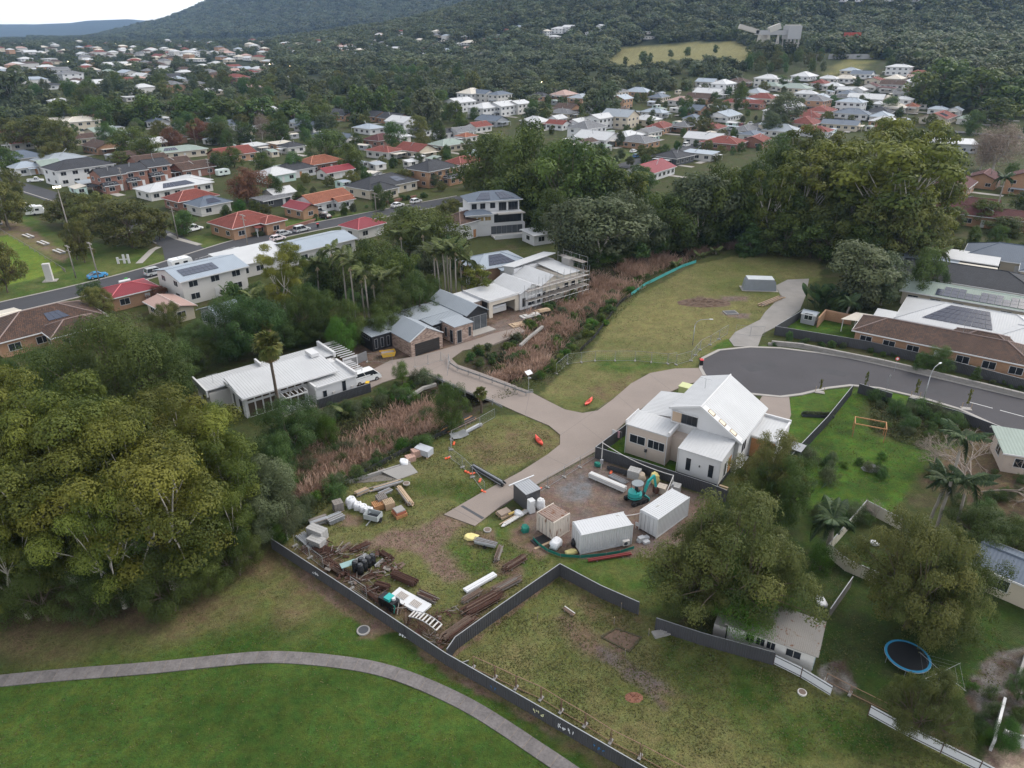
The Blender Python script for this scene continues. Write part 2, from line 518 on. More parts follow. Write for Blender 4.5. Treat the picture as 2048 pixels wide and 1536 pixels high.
GREEN=(0.054,0.092,0.018);DEEP=(0.033,0.063,0.011);DRY=(0.140,0.132,0.054);OLIVE=(0.098,0.112,0.036)
BROWNG=(0.130,0.098,0.055);DIRT=(0.165,0.115,0.088);SOIL=(0.075,0.055,0.038);BRIGHT=(0.060,0.115,0.015)
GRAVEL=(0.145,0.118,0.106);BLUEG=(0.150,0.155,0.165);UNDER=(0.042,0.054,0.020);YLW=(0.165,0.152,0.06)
ZONES=[  # polygon, colour a, colour b, noise size, edge softness, edge noise
    # park in the lower left
    (PX((-400,1130),(300,1130),(545,1098),(890,1330),(1290,1560),(1500,1800),(-900,1800)),DEEP,GREEN,5.0,.5,.6),
    (PX((-300,1180),(200,1150),(560,1105),(700,1200),(640,1230),(480,1250),(300,1300),(0,1330),(-300,1340)),BROWNG,OLIVE,3.0,2.6,3.0),
    (PX((-300,1180),(100,1170),(320,1190),(300,1240),(0,1290),(-300,1300)),SOIL,BROWNG,2.0,1.6,2.5),
    (PX((560,1112),(720,1208),(790,1260),(760,1268),(690,1225),(560,1130)),DIRT,BROWNG,1.5,.3,.8),
    (PX((790,1255),(900,1330),(1060,1425),(1260,1545),(1230,1545),(1040,1430),(880,1345)),DIRT,BROWNG,1.2,.25,.6),
    (PX((735,1232),(755,1238),(750,1275),(722,1275)),DIRT,BROWNG,1.0,.4,.5),
    # storage yard
    (PX((545,1085),(690,970),(740,945),(890,868),(1000,830),(1062,832),(1122,875),(1120,892),(950,990),(888,1030),(1020,1050),(1110,1120),(1118,1150),(890,1318)),OLIVE,DRY,3.0,.4,.6),
    (PX((930,905),(1010,850),(1080,850),(1120,880),(1090,915),(1030,925),(960,945)),BROWNG,DRY,1.6,1.2,2.2),
    (PX((800,960),(880,955),(960,965),(985,985),(930,1005),(860,985)),GREEN,OLIVE,2.0,1.0,1.5),
    (PX((700,985),(780,960),(850,1000),(890,1010),(880,1030),(760,1050),(600,1090),(590,1050)),OLIVE,DRY,1.6,1.0,1.5),
    (PX((888,1028),(930,1046),(915,1065),(915,1110),(945,1160),(890,1160),(840,1110),(780,1095),(700,1100),(770,1070),(840,1052)),DIRT,DIRT,1.0,.6,1.0),
    (PX((550,1085),(640,1090),(720,1150),(800,1190),(880,1240),(930,1250),(900,1310),(880,1310),(700,1190)),BROWNG,SOIL,1.0,.7,1.2),
    (PX((690,1025),(725,1035),(720,1055),(685,1050)),DIRT,BROWNG,1.0,.4,.6),
    (PX((900,1095),(1000,1040),(1040,1035),(1110,1110),(1060,1150),(980,1150),(920,1130)),OLIVE,GREEN,2.0,.9,1.5),
    (PX((1015,1060),(1050,1045),(1100,1105),(1080,1118),(1030,1090)),DIRT,BROWNG,1.0,.5,.8),
    (PX((925,1065),(985,1060),(1000,1085),(960,1095),(930,1088)),DIRT,BROWNG,1.0,.4,.6),
    (PX((980,1115),(1030,1125),(1060,1140),(1040,1160),(990,1150)),DIRT,BROWNG,.8,.6,.8),
    (PX((940,1180),(1040,1160),(1000,1200),(900,1280),(880,1270)),BROWNG,SOIL,.8,.5,.8),
    (PX((1120,1105),(1290,1090),(1420,1070),(1700,1100),(1660,1240),(1280,1225),(1122,1150)),GREEN,OLIVE,2.2,.8,1.0),
    # gravel yard
    (PX((1080,970),(1188,905),(1200,920),(1300,955),(1420,995),(1440,1040),(1330,1110),(1160,1115),(1080,1090),(1050,1040)),GRAVEL,DIRT,1.4,.35,.8),
    (PX((1120,965),(1165,945),(1185,985),(1165,1010),(1130,995)),BLUEG,GRAVEL,.8,.9,1.2),
    (PX((1100,1080),(1160,1090),(1280,1085),(1270,1110),(1160,1115),(1090,1100)),SOIL,DIRT,.8,.5,.6),
    # paddock in the lower right
    (PX((892,1318),(1118,1152),(1275,1226),(1450,1290),(1545,1325),(1740,1430),(1960,1545),(2200,1700),(1400,1700),(1270,1545)),OLIVE,DRY,3.5,.4,.5),
    (PX((1300,1240),(1420,1290),(1545,1330),(1740,1435),(1900,1540),(1600,1540),(1420,1420),(1330,1330)),DEEP,OLIVE,2.2,1.8,2.2),
    (PX((1160,1195),(1280,1235),(1300,1260),(1230,1255),(1150,1225)),BROWNG,OLIVE,1.2,.8,1.2),
    (PX((1125,1235),(1180,1268),(1200,1300),(1190,1315),(1145,1285)),DIRT,BROWNG,1.2,.9,1.3),
    (PX((1190,1290),(1230,1300),(1300,1345),(1370,1390),(1360,1410),(1270,1365),(1190,1315)),GRAVEL,DIRT,1.0,.45,.9),
    (PX((1185,1300),(1260,1360),(1330,1420),(1350,1412),(1280,1352),(1220,1300)),GRAVEL,BROWNG,1.0,.4,.8),
    (PX((940,1345),(1080,1420),(1270,1520),(1360,1590),(1290,1590),(1060,1440),(920,1350)),BROWNG,OLIVE,1.4,.8,1.2),
    (PX((1205,1270),(1230,1258),(1282,1275),(1255,1300),(1235,1305)),(.20,.145,.11),(.15,.10,.075),.7,.06,.08),
    (PX((900,1312),(1118,1146),(1275,1222),(1275,1230),(1118,1157),(905,1318)),DIRT,BROWNG,.7,.15,.3),
    # reserve
    (PX((1080,790),(1100,770),(1190,690),(1240,610),(1390,530),(1500,505),(1640,498),(1640,560),(1610,570),(1540,650),(1465,690),(1400,715),(1400,738),(1290,748),(1215,806),(1165,826),(1130,820)),DRY,OLIVE,4.5,.4,.6),
    (PX((1300,590),(1500,600),(1480,690),(1300,690),(1220,660)),YLW,DRY,3.0,3.0,3.0),
    (PX((1190,715),(1320,712),(1340,730),(1250,745),(1190,740)),GREEN,OLIVE,2.0,1.2,1.5),
    (PX((1170,775),(1260,750),(1280,765),(1210,805)),BROWNG,DRY,1.5,1.0,1.5),
    (PX((1365,600),(1400,593),(1450,598),(1460,612),(1400,615)),DIRT,SOIL,.9,.5,1.0),
    (PX((1440,592),(1495,592),(1495,603),(1450,602)),GRAVEL,DIRT,.9,.4,.6),
    (PX((1440,625),(1500,628),(1500,638),(1460,634)),DIRT,GRAVEL,.9,.4,.6),
    (PX((1420,700),(1455,675),(1470,690),(1440,700)),BRIGHT,GREEN,1.5,.2,.3),
    # around the gabled house and the overgrown block
    (PX((1190,908),(1280,830),(1340,850),(1360,940),(1440,1000),(1415,990),(1300,950)),DEEP,BRIGHT,1.5,.2,.3),
    (PX((1340,795),(1365,772),(1425,758),(1440,765),(1400,800)),BRIGHT,DEEP,1.0,.1,.2),
    (PX((1560,930),(1575,810),(1580,796),(1640,778),(1705,776),(1590,905)),BRIGHT,GREEN,2.0,.15,.2),
    (PX((1570,930),(1705,778),(1790,780),(1900,815),(1960,860),(1830,960),(1790,1020),(1700,1060),(1590,1010)),BRIGHT,DEEP,2.2,.4,.6),
    (PX((1730,800),(1830,820),(1960,860),(1850,900),(1760,870)),UNDER,SOIL,1.6,1.6,1.8),
    (PX((1700,785),(1830,800),(2048,865),(2048,872),(1830,812),(1700,792)),BRIGHT,GREEN,1.5,.2,.2),
    (PX((1830,960),(1960,850),(2200,930),(2250,1080),(1960,1040)),BROWNG,SOIL,1.0,1.2,1.6),
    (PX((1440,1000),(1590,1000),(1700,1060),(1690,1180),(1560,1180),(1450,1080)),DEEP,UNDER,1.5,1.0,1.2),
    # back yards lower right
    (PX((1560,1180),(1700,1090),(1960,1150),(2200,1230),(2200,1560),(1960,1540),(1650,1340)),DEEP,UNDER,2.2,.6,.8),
    (PX((1640,1330),(1690,1320),(1710,1370),(1680,1390),(1640,1360)),CONC and (0.16,0.15,0.14),SOIL,.8,.3,.5),
    (PX((1920,1400),(1990,1300),(2100,1290),(2100,1450),(1990,1460)),(0.17,0.16,0.155),SOIL,.9,.3,.6),
    (PX((1980,1480),(2100,1450),(2200,1600),(1960,1560)),(0.33,0.27,0.21),DIRT,.8,.3,.4),
    (PX((1760,1430),(1900,1470),(1960,1530),(1800,1460)),SOIL,UNDER,.8,.4,.5),
    # beside the cul-de-sac and right-hand gardens
    (PX((1510,690),(1560,690),(1700,712),(1900,750),(2060,790),(2060,800),(1800,735),(1560,697)),OLIVE,GREEN,1.5,.2,.3),
    (PX((1560,640),(1640,620),(1700,655),(1720,690),(1660,672),(1575,655)),BRIGHT,DEEP,1.5,.2,.3),
    # building sites by the creek
    (PX((640,820),(740,780),(780,720),(900,705),(1000,680),(1120,600),(1060,560),(930,600),(710,690),(640,740),(600,810)),SOIL,DIRT,1.6,.6,1.0),
    (PX((905,690),(985,650),(1060,610),(1130,575),(1140,600),(1050,660),(960,700)),DIRT,GRAVEL,1.0,.4,.7),
    # sports field and verge
    (PX((-300,470),(0,440),(60,430),(130,480),(300,500),(335,515),(320,530),(150,572),(0,604),(-300,670)),OLIVE,GREEN,4.0,.5,.8),
    (PX((-300,480),(0,475),(20,470),(130,540),(60,560),(-300,640)),(.135,.185,.028),(.095,.15,.022),5.0,.6,.5),  # pitch under the floodlights: their brightness is put into the grass colour
    (PX((-100,450),(20,430),(140,510),(130,530),(20,470),(-100,480)),DRY,DIRT,3.0,.8,1.0),
    (PX((345,480),(560,440),(760,420),(745,432),(500,495),(345,512)),GREEN,OLIVE,2.5,.6,.6),
    (PX((570,450),(760,418),(765,430),(580,465)),BRIGHT,GREEN,2.5,.4,.4),
    # far grass slopes
    (PX((1195,128),(1240,98),(1330,90),(1480,82),(1525,100),(1500,124),(1350,120),(1260,138)),(.175,.165,.07),YLW,30,8,22),
    (PX((1640,150),(1700,118),(1740,122),(1720,155)),YLW,OLIVE,12,5,8),
    (PX((1940,48),(2048,40),(2048,50),(1960,55)),YLW,DRY,18,6,10),
    (PX((1250,300),(1290,315),(1420,285),(1500,262),(1400,300),(1240,335)),GREEN,OLIVE,5,2,2),
]
PIT=PX((1203,1275),(1232,1258),(1282,1275),(1258,1304))

def make_ground():
    rows=list(np.linspace(-60,20,10)[:-1]) + list(np.exp(np.linspace(math.log(20),math.log(400),540))[:-1]) + list(np.exp(np.linspace(math.log(400),math.log(9000),180)))
    rows=np.array(rows);nc=560
    s=np.linspace(-1,1,nc)
    half=np.where(rows > 20,0.74*rows + 32,46.8)
    X=half[:,None]*s[None,:];Y=np.repeat(rows[:,None],nc,1)
    x=X.ravel();y=Y.ravel()
    z=T(x,y)
    z=z + np.where(y < 420,0.10*(fbm(x,y,9,3) - .5)*sstep(0,1,1),0)*0.6
    # hill roughness
    z=z + np.where(y > 900,26*(fbm(x,y,420,9) - .5)*sstep(900,1300,y)*(1 - sstep(4000,5000,y)),0)
    z=z + np.where(y > 5600,24*(fbm(x,y,1500,5) - .5),0)
    # spoon drain in the storage yard and the dug pit
    dr=seg_dist(x,y,PX((790,985),(860,975),(920,985),(960,1005),(985,1000)))
    z=z - np.where(y < 120,0.55*(1 - sstep(.3,2.6,dr)),0)
    pm=inside(x,y,PIT);pdist=seg_dist(x,y,PIT,True)
    z=z - np.where(pm,0.05*sstep(0,.25,pdist),0)
    g=x*0
    n1=fbm(x,y,14,1);n2=fbm(x,y,3.0,2);n3=fbm(x,y,60,4)
    base=np.array(UNDER)[None]*(1 - n1[:,None]) + np.array(OLIVE)[None]*0.6*n1[:,None]
    base=np.where((n2 > .62)[:,None],base*.6 + np.array(SOIL)*.5,base)
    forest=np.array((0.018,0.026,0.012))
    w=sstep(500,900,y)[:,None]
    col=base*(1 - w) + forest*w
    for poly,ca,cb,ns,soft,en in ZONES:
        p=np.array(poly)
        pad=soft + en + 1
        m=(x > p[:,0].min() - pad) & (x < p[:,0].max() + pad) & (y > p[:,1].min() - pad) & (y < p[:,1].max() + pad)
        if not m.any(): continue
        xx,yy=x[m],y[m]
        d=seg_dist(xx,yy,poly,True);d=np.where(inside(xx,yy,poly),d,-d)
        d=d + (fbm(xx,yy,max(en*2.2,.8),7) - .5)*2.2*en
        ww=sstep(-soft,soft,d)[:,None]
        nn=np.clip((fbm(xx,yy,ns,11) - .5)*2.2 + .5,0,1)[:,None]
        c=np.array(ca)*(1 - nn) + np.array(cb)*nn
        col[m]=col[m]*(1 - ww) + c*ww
    # creek bed mud
    gd=seg_dist(x,y,GULLY);gw=np.where((y > 55) & (y < 210),1 - sstep(5.0,7.5,gd),0)[:,None]
    col=col*(1 - gw) + np.array((0.055,0.045,0.03))*gw
    # leaf and bare flecks
    fl=vnoise(x,y,.7,31);col=col*(0.86 + 0.28*fl[:,None])
    nr=len(rows)
    me=bpy.data.meshes.new('ground')
    nv=nr*nc
    me.vertices.add(nv);me.vertices.foreach_set('co',np.stack([x,y,z],1).astype(np.float32).ravel())
    idx=np.arange(nv).reshape(nr,nc)
    q=np.stack([idx[:-1,:-1],idx[:-1,1:],idx[1:,1:],idx[1:,:-1]],-1).reshape(-1,4)
    nf=len(q)
    me.loops.add(nf*4);me.loops.foreach_set('vertex_index',q.astype(np.int32).ravel())
    me.polygons.add(nf);me.polygons.foreach_set('loop_start',np.arange(0,nf*4,4,dtype=np.int32))
    me.polygons.foreach_set('use_smooth',np.ones(nf,bool))
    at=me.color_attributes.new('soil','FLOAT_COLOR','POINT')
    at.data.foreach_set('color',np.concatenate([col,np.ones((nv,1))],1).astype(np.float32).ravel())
    me.update(calc_edges=True)
    m=bpy.data.materials.new('grass_and_soil');m.use_nodes=True
    nt=m.node_tree;L=nt.links;b=nt.nodes['Principled BSDF']
    a=nd(nt,'ShaderNodeAttribute',attribute_name='soil')
    ge=nd(nt,'ShaderNodeNewGeometry')
    fs=[]
    for scl,amp,det in ((0.5,.22,7),(2.6,.5,6),(8.0,.65,3)):
        n=nd(nt,'ShaderNodeTexNoise');n.inputs['Scale'].default_value=scl;n.inputs['Detail'].default_value=det
        L.new(ge.outputs['Position'],n.inputs['Vector'])
        f=nd(nt,'ShaderNodeMath',operation='MULTIPLY_ADD');f.inputs[1].default_value=2*amp;f.inputs[2].default_value=1 - amp
        L.new(n.outputs[0],f.inputs[0]);fs.append(f);last=n
    m1=nd(nt,'ShaderNodeMath',operation='MULTIPLY');L.new(fs[0].outputs[0],m1.inputs[0]);L.new(fs[1].outputs[0],m1.inputs[1])
    m2=nd(nt,'ShaderNodeMath',operation='MULTIPLY');L.new(m1.outputs[0],m2.inputs[0]);L.new(fs[2].outputs[0],m2.inputs[1])
    sc=nd(nt,'ShaderNodeVectorMath',operation='SCALE');L.new(a.outputs['Color'],sc.inputs[0]);L.new(m2.outputs[0],sc.inputs['Scale'])
    # dry straws
    n4=nd(nt,'ShaderNodeTexNoise');n4.inputs['Scale'].default_value=1.1;n4.inputs['Detail'].default_value=7;L.new(ge.outputs['Position'],n4.inputs['Vector'])
    h=nd(nt,'ShaderNodeHueSaturation');r=nd(nt,'ShaderNodeMapRange');r.inputs[1].default_value=.35;r.inputs[2].default_value=.65;r.inputs[3].default_value=0.475;r.inputs[4].default_value=0.52
    L.new(n4.outputs[0],r.inputs[0]);L.new(r.outputs[0],h.inputs['Hue']);L.new(sc.outputs[0],h.inputs['Color'])
    L.new(h.outputs[0],b.inputs['Base Color'])
    b.inputs['Roughness'].default_value=.95;b.inputs['Specular IOR Level'].default_value=.12
    bp=nd(nt,'ShaderNodeBump');bp.inputs['Strength'].default_value=.7;bp.inputs['Distance'].default_value=.12
    L.new(last.outputs[0],bp.inputs['Height']);L.new(bp.outputs[0],b.inputs['Normal'])
    me.materials.append(m)
    return tag(link('ground',me),kind='structure')
make_ground()
patch=tag(bpy.data.objects.new('dug_patch',None),kind='structure');COL.objects.link(patch)
def dug():
    soil=mk('dug_brown_soil',(.15,.098,.07),.95,.4,1.6,.8,3,fine=.3);edge=mk('dark_turf_edge',(.07,.06,.032),.95,.3,2)
    bm=MB();c=(sum(p[0] for p in PIT)/len(PIT),sum(p[1] for p in PIT)/len(PIT))
    bm.poly([(x,y,.03) for x,y in PIT]).build('soil_floor',soil,patch)
    for a,b in zip(PIT,PIT[1:] + PIT[:1]):
        L=math.hypot(b[0] - a[0],b[1] - a[1]);n=max(2,int(L/.35))
        for k in range(n):
            t=(k + .5)/n;rnd=random.Random(k + int(L*99));MB().obox((a[0] + (b[0] - a[0])*t,a[1] + (b[1] - a[1])*t,.04),(L/n*1.1,rnd.uniform(.08,.2),rnd.uniform(.06,.16)),math.atan2(b[1] - a[1],b[0] - a[0]) + rnd.uniform(-.2,.2)).build('turf_clod',edge,patch)
dug()

# ------------------------------------------------------------------ roads, kerbs, concrete
ASPH=mk('asphalt',(0.060,0.057,0.063),0.9,0.26,0.16,0.25,20,fine=0.14,fscale=7,coord='Object')
ASPH2=mk('dark_asphalt',(0.050,0.051,0.058),0.9,0.2,0.25,0.2,20,fine=0.1)
DRIVE=mk('pale_concrete',(0.245,0.205,0.182),0.9,0.2,0.2,0.12,9,fine=0.07,fscale=4)
KERB=mk('kerb_concrete',(0.33,0.31,0.29),0.9,0.12,0.8)
PATHM=mk('path_concrete',(0.15,0.138,0.138),0.95,0.5,0.9,0.3,9,fine=0.45,fscale=5)
LINE=mk('road_paint',(0.62,0.62,0.62),0.7,0.15,2)

def smooth_poly(pts,it=2,closed=True):
    for _ in range(it):
        q=[]
        n=len(pts)
        for i in range(n if closed else n - 1):
            a=pts[i];b=pts[(i + 1) % n]
            q.append((a[0]*.75 + b[0]*.25,a[1]*.75 + b[1]*.25));q.append((a[0]*.25 + b[0]*.75,a[1]*.25 + b[1]*.75))
        pts=q if closed else [pts[0]] + q + [pts[-1]]
    return pts

def flat(name,poly,z,mat,th=.2,kind='structure',parent=None):
    """ground sheet with some thickness, triangulated"""
    bm=bmesh.new()
    vs=[bm.verts.new((x,y,z)) for x,y in poly]
    f=bm.faces.new(vs);f.normal_update()
    if f.normal.z < 0: f.normal_flip()
    r=bmesh.ops.extrude_face_region(bm,geom=[f])
    top=[g for g in r['geom'] if isinstance(g,bmesh.types.BMFace)]
    for v in {v for fc in bm.faces for v in fc.verts} - {v for t in top for v in t.verts}: v.co.z -= th
    bmesh.ops.triangulate(bm,faces=bm.faces[:])
    bmesh.ops.recalc_face_normals(bm,faces=bm.faces[:])
    me=bpy.data.meshes.new(name);bm.to_mesh(me);bm.free()
    o=link(name,me,mat,parent)
    if kind and parent is None: tag(o,kind=kind)
    return o

def ribbon(name,line,width,z,mat,parent=None,side=0.0,th=0.0,follow=True,kind='structure'):
    """strip of given width along a ground polyline (side shifts it sideways)"""
    mb=MB();L,R=[],[]
    n=len(line)
    for i in range(n):
        a=line[max(0,i - 1)];b=line[min(n - 1,i + 1)]
        dx,dy=b[0] - a[0],b[1] - a[1];l=math.hypot(dx,dy) or 1
        nx,ny=-dy/l,dx/l
        zz=(float(T0(line[i][0],line[i][1])) if follow else 0) + z
        for k,lst in ((side + width/2,L),(side - width/2,R)): lst.append((line[i][0] + nx*k,line[i][1] + ny*k,zz))
    for i in range(n - 1):
        if th: mb.slab([R[i],R[i + 1],L[i + 1],L[i]],th)
        else: mb.poly([R[i],R[i + 1],L[i + 1],L[i]])
    o=mb.build(name,mat,parent)
    if kind and parent is None: tag(o,kind=kind)
    return o

def densify(line,step):
    out=[line[0]]
    for a,b in zip(line[:-1],line[1:]):
        n=max(1,int(math.hypot(b[0] - a[0],b[1] - a[1])/step))
        out += [(a[0] + (b[0] - a[0])*k/n,a[1] + (b[1] - a[1])*k/n) for k in range(1,n + 1)]
    return out

# private driveway, bridge deck and forecourts
drive_poly=PX((888,1030),(950,1053),(1000,1014),(1090,960),(1189,905),(1245,850),(1290,812),(1340,785),(1375,768),(1440,760),(1420,755),(1402,745),(1398,737),
                (1350,738),(1300,747),(1262,768),(1225,800),(1195,822),(1165,827),(1130,820),(1090,800),(1058,783),(1000,760),(950,742),(915,730),(903,718),(925,702),(985,690),
                (1050,662),(1040,655),(985,668),(950,680),(900,695),(840,712),(780,722),(745,740),(705,748),(722,764),(738,778),(765,766),(800,755),(835,752),(880,760),(930,782),(985,803),(1050,832),(1098,852),(1120,870),(1120,890),(1095,910),(1040,945),(960,988))
flat('driveway',drive_poly,.10,DRIVE,.32)
# drain grate strip near the driveway end
solo('drain_grate',MB().prism(PX((921,1014),(926,1012),(969,1037),(964,1040)),.1,.108),CHAR,'dark steel drain grate strip across the lower end of the concrete driveway','drain')
jm=MB()
for a,b in (((905,1018),(960,1047)),((1000,965),(1045,990)),((1090,912),(1140,935)),((1165,850),(1210,885)),((1235,792),(1275,826)),((1300,750),(1345,784)),((1120,872),(1215,805)),((1060,784),(1050,832)),((905,722),(835,752)),((780,722),(800,755))):
    p,q=G0(*a),G0(*b);d=math.atan2(q[1] - p[1],q[0] - p[0])
    jm.obox(((p[0] + q[0])/2,(p[1] + q[1])/2,.1005),(math.hypot(q[0] - p[0],q[1] - p[1]),.05,.006),d)
jm.build('control_joint',mk('joint_filler',(.16,.14,.13)),bpy.data.objects['driveway'])
flat('house_forecourt',PX((1525,792),(1578,793),(1582,830),(1575,850),(1545,880),(1510,860),(1500,830)),.085,DRIVE,.2)
res_drive=PX((1515,695),(1468,693),(1458,680),(1470,665),(1520,640),(1530,625),(1545,610),(1562,592),(1555,580),(1545,575),(1575,560),(1618,558),(1612,590),(1600,620),(1560,650),(1525,668))
flat('reserve_driveway',res_drive,.09,mk('weathered_concrete',(.235,.222,.21),.9,.25,.5,.2,6,fine=.15),.2)
# cul-de-sac
cds=[(1404,737),(1408,718),(1440,702),(1500,696),(1560,698),(1640,708),(1700,718),(1800,740),(1900,764),(2048,799),(2300,862),(2300,945),(2048,872),(1990,850),(1920,818),(1850,797),(1760,776),(1700,770),(1650,776),(1600,788),(1560,793),(1500,787),(1440,768),(1412,752)]
cds_poly=PX(*cds)
flat('cul_de_sac_road',cds_poly,.055,ASPH,.2)
up=densify(PX((1412,752),(1404,737),(1408,718),(1440,702),(1500,696),(1560,698),(1640,708),(1700,718),(1800,740),(1900,764),(2048,799),(2300,862)),2)
lo=densify(PX((1412,752),(1440,768),(1500,787),(1560,793),(1600,788),(1650,776),(1700,770),(1760,776),(1850,797),(1920,818),(1990,850),(2048,872),(2300,945)),2)
ribbon('kerb',up,.55,.14,KERB,side=.25,th=.2)
ribbon('kerb',lo,.55,.14,KERB,side=-.25,th=.2)
for k,q in enumerate((((1480,730),(1540,722),(1560,735),(1500,745)),((1640,735),(1700,745),(1690,755),(1630,744)),((1840,770),(1900,785),(1895,795),(1830,779)))): flat('road_patch',PX(*q),.0585,mk('patch_asphalt',(.056,.055,.061),.9,.2,.8),.01)
mid=PX((1940,805),(1985,817),(2000,821),(2048,834),(2060,838),(2110,852))
for i in (0,2,4): ribbon('lane_marking',[mid[i],mid[i + 1]],.14,.059,LINE)

# left street, side street and far streets
st=smooth_poly(PX((-200,668),(-40,628),(0,618),(150,584),(300,546),(400,513),(500,481),(600,459),(700,440),(760,428),(850,411),(930,396)),2,False)
ribbon('street',st,8.5,.03,ASPH2)
ribbon('kerb',st,.4,.13,KERB,side=4.4,th=.15)
ribbon('kerb',st,.4,.13,KERB,side=-4.4,th=.15)
side_st=smooth_poly(PX((372,498),(335,478),(200,425),(80,385),(0,362),(-60,345)),2,False)
ribbon('side_street',side_st,8.0,.036,ASPH2)
ribbon('kerb',smooth_poly(PX((312,487),(200,433),(80,394),(0,369)),1,False),.4,.13,KERB,th=.15)
flat('street_junction',PX((322,484),(330,520),(318,534),(430,508),(400,492),(365,478)),.042,ASPH2,.1)
for i in range(7):
    a=385 + i*9;ribbon('lane_marking',PX((330 + i*10,536 - i*2.9),(335 + i*10,534.6 - i*2.9)),.15,.045,LINE)
ribbon('lane_marking',PX((398,517),(470,494)),.15,.047,LINE)
fs=[G(*p)[:2] for p in ((1240,336),(1290,320),(1370,297),(1430,277),(1480,258),(1530,247),(1570,240))]
ribbon('back_street',densify(fs,8),8.5,.25,ASPH2)
ribbon('main_road',densify([G(*p)[:2] for p in ((1880,262),(1950,267),(2048,276),(2150,284))],8),9,.25,ASPH2)
ribbon('far_street',densify([G(*p)[:2] for p in ((165,160),(190,152),(225,158),(250,168))],10),9,.4,ASPH2)
ribbon('footpath',PX((278,527),(305,500),(318,494)),1.6,.06,KERB)
ribbon('footpath',PX((335,468),(356,478),(400,490)),1.6,.06,KERB)

# curved park footpath: every slab a piece of its own
pc=smooth_poly(PX((-220,1388),(0,1362),(150,1348),(300,1337),(420,1324),(520,1314),(600,1316),(695,1326),(770,1340),(850,1369),(940,1412),(1010,1456),(1075,1500),(1140,1543),(1230,1610)),2,False)
walk=tag(bpy.data.objects.new('park_footpath',None),kind='structure');COL.objects.link(walk)
cum=[0]
for a,b in zip(pc[:-1],pc[1:]): cum.append(cum[-1] + math.hypot(b[0] - a[0],b[1] - a[1]))
ca=np.array(cum);pa=np.array(pc)
def along(s): return np.interp(s,ca,pa[:,0]),np.interp(s,ca,pa[:,1])
EDGE=mk('worn_path_joint',(.29,.22,.15))
ribbon('path_bed',pc,1.28,.073,EDGE)
s=0;k=0
while s < cum[-1] - 1.3:
    mb=MB();L,R=[],[]
    for t in (s + .012,s + .65,s + 1.288):
        x,y=along(t);x2,y2=along(t + .05);dx,dy=x2 - x,y2 - y;l=math.hypot(dx,dy) or 1
        L.append((x - dy/l*.66,y + dx/l*.66));R.append((x + dy/l*.66,y - dx/l*.66))
    h=.085 + random.Random(k).uniform(-.006,.006)
    mb.prism(L + R[::-1],.0,h);mb.build('slab',PATHM,walk)
    s += 1.3;k += 1
# ------------------------------------------------------------------ foliage library (unit trees: height 1)
def unit(v): return v/np.maximum(np.linalg.norm(v,axis=-1,keepdims=True),1e-6)

def leaf_quads(rng,pos,nor,lw,ll):
    """leaf quads at pos with normals nor"""
    n=len(pos)
    r=rng.normal(size=(n,3));t=unit(np.cross(nor,r));b=np.cross(nor,t)
    l=ll*rng.uniform(.6,1.3,(n,1));w=lw*rng.uniform(.6,1.3,(n,1))
    bend=nor*(l*.15)
    return np.stack([pos - t*l - bend*.3,pos - b*w + bend*.3,pos + t*l - bend*.3,pos + b*w + bend*.3],1)

def puff_leaves(rng,c,r,n,squash,up):
    d=unit(rng.normal(size=(n,3)) + np.array([0,0,up]))
    rad=r*(1 - .55*rng.random((n,1)) ** 2.2)
    lump=1 + .22*np.sin(d[:,:1]*7 + c[0]*50)*np.cos(d[:,1:2]*6 + c[1]*40)
    p=c + d*rad*lump*np.array([1,1,squash])
    nor=unit(d*1.0 + rng.normal(size=(n,3))*.28 + np.array([0,0,.25]))
    return p,nor

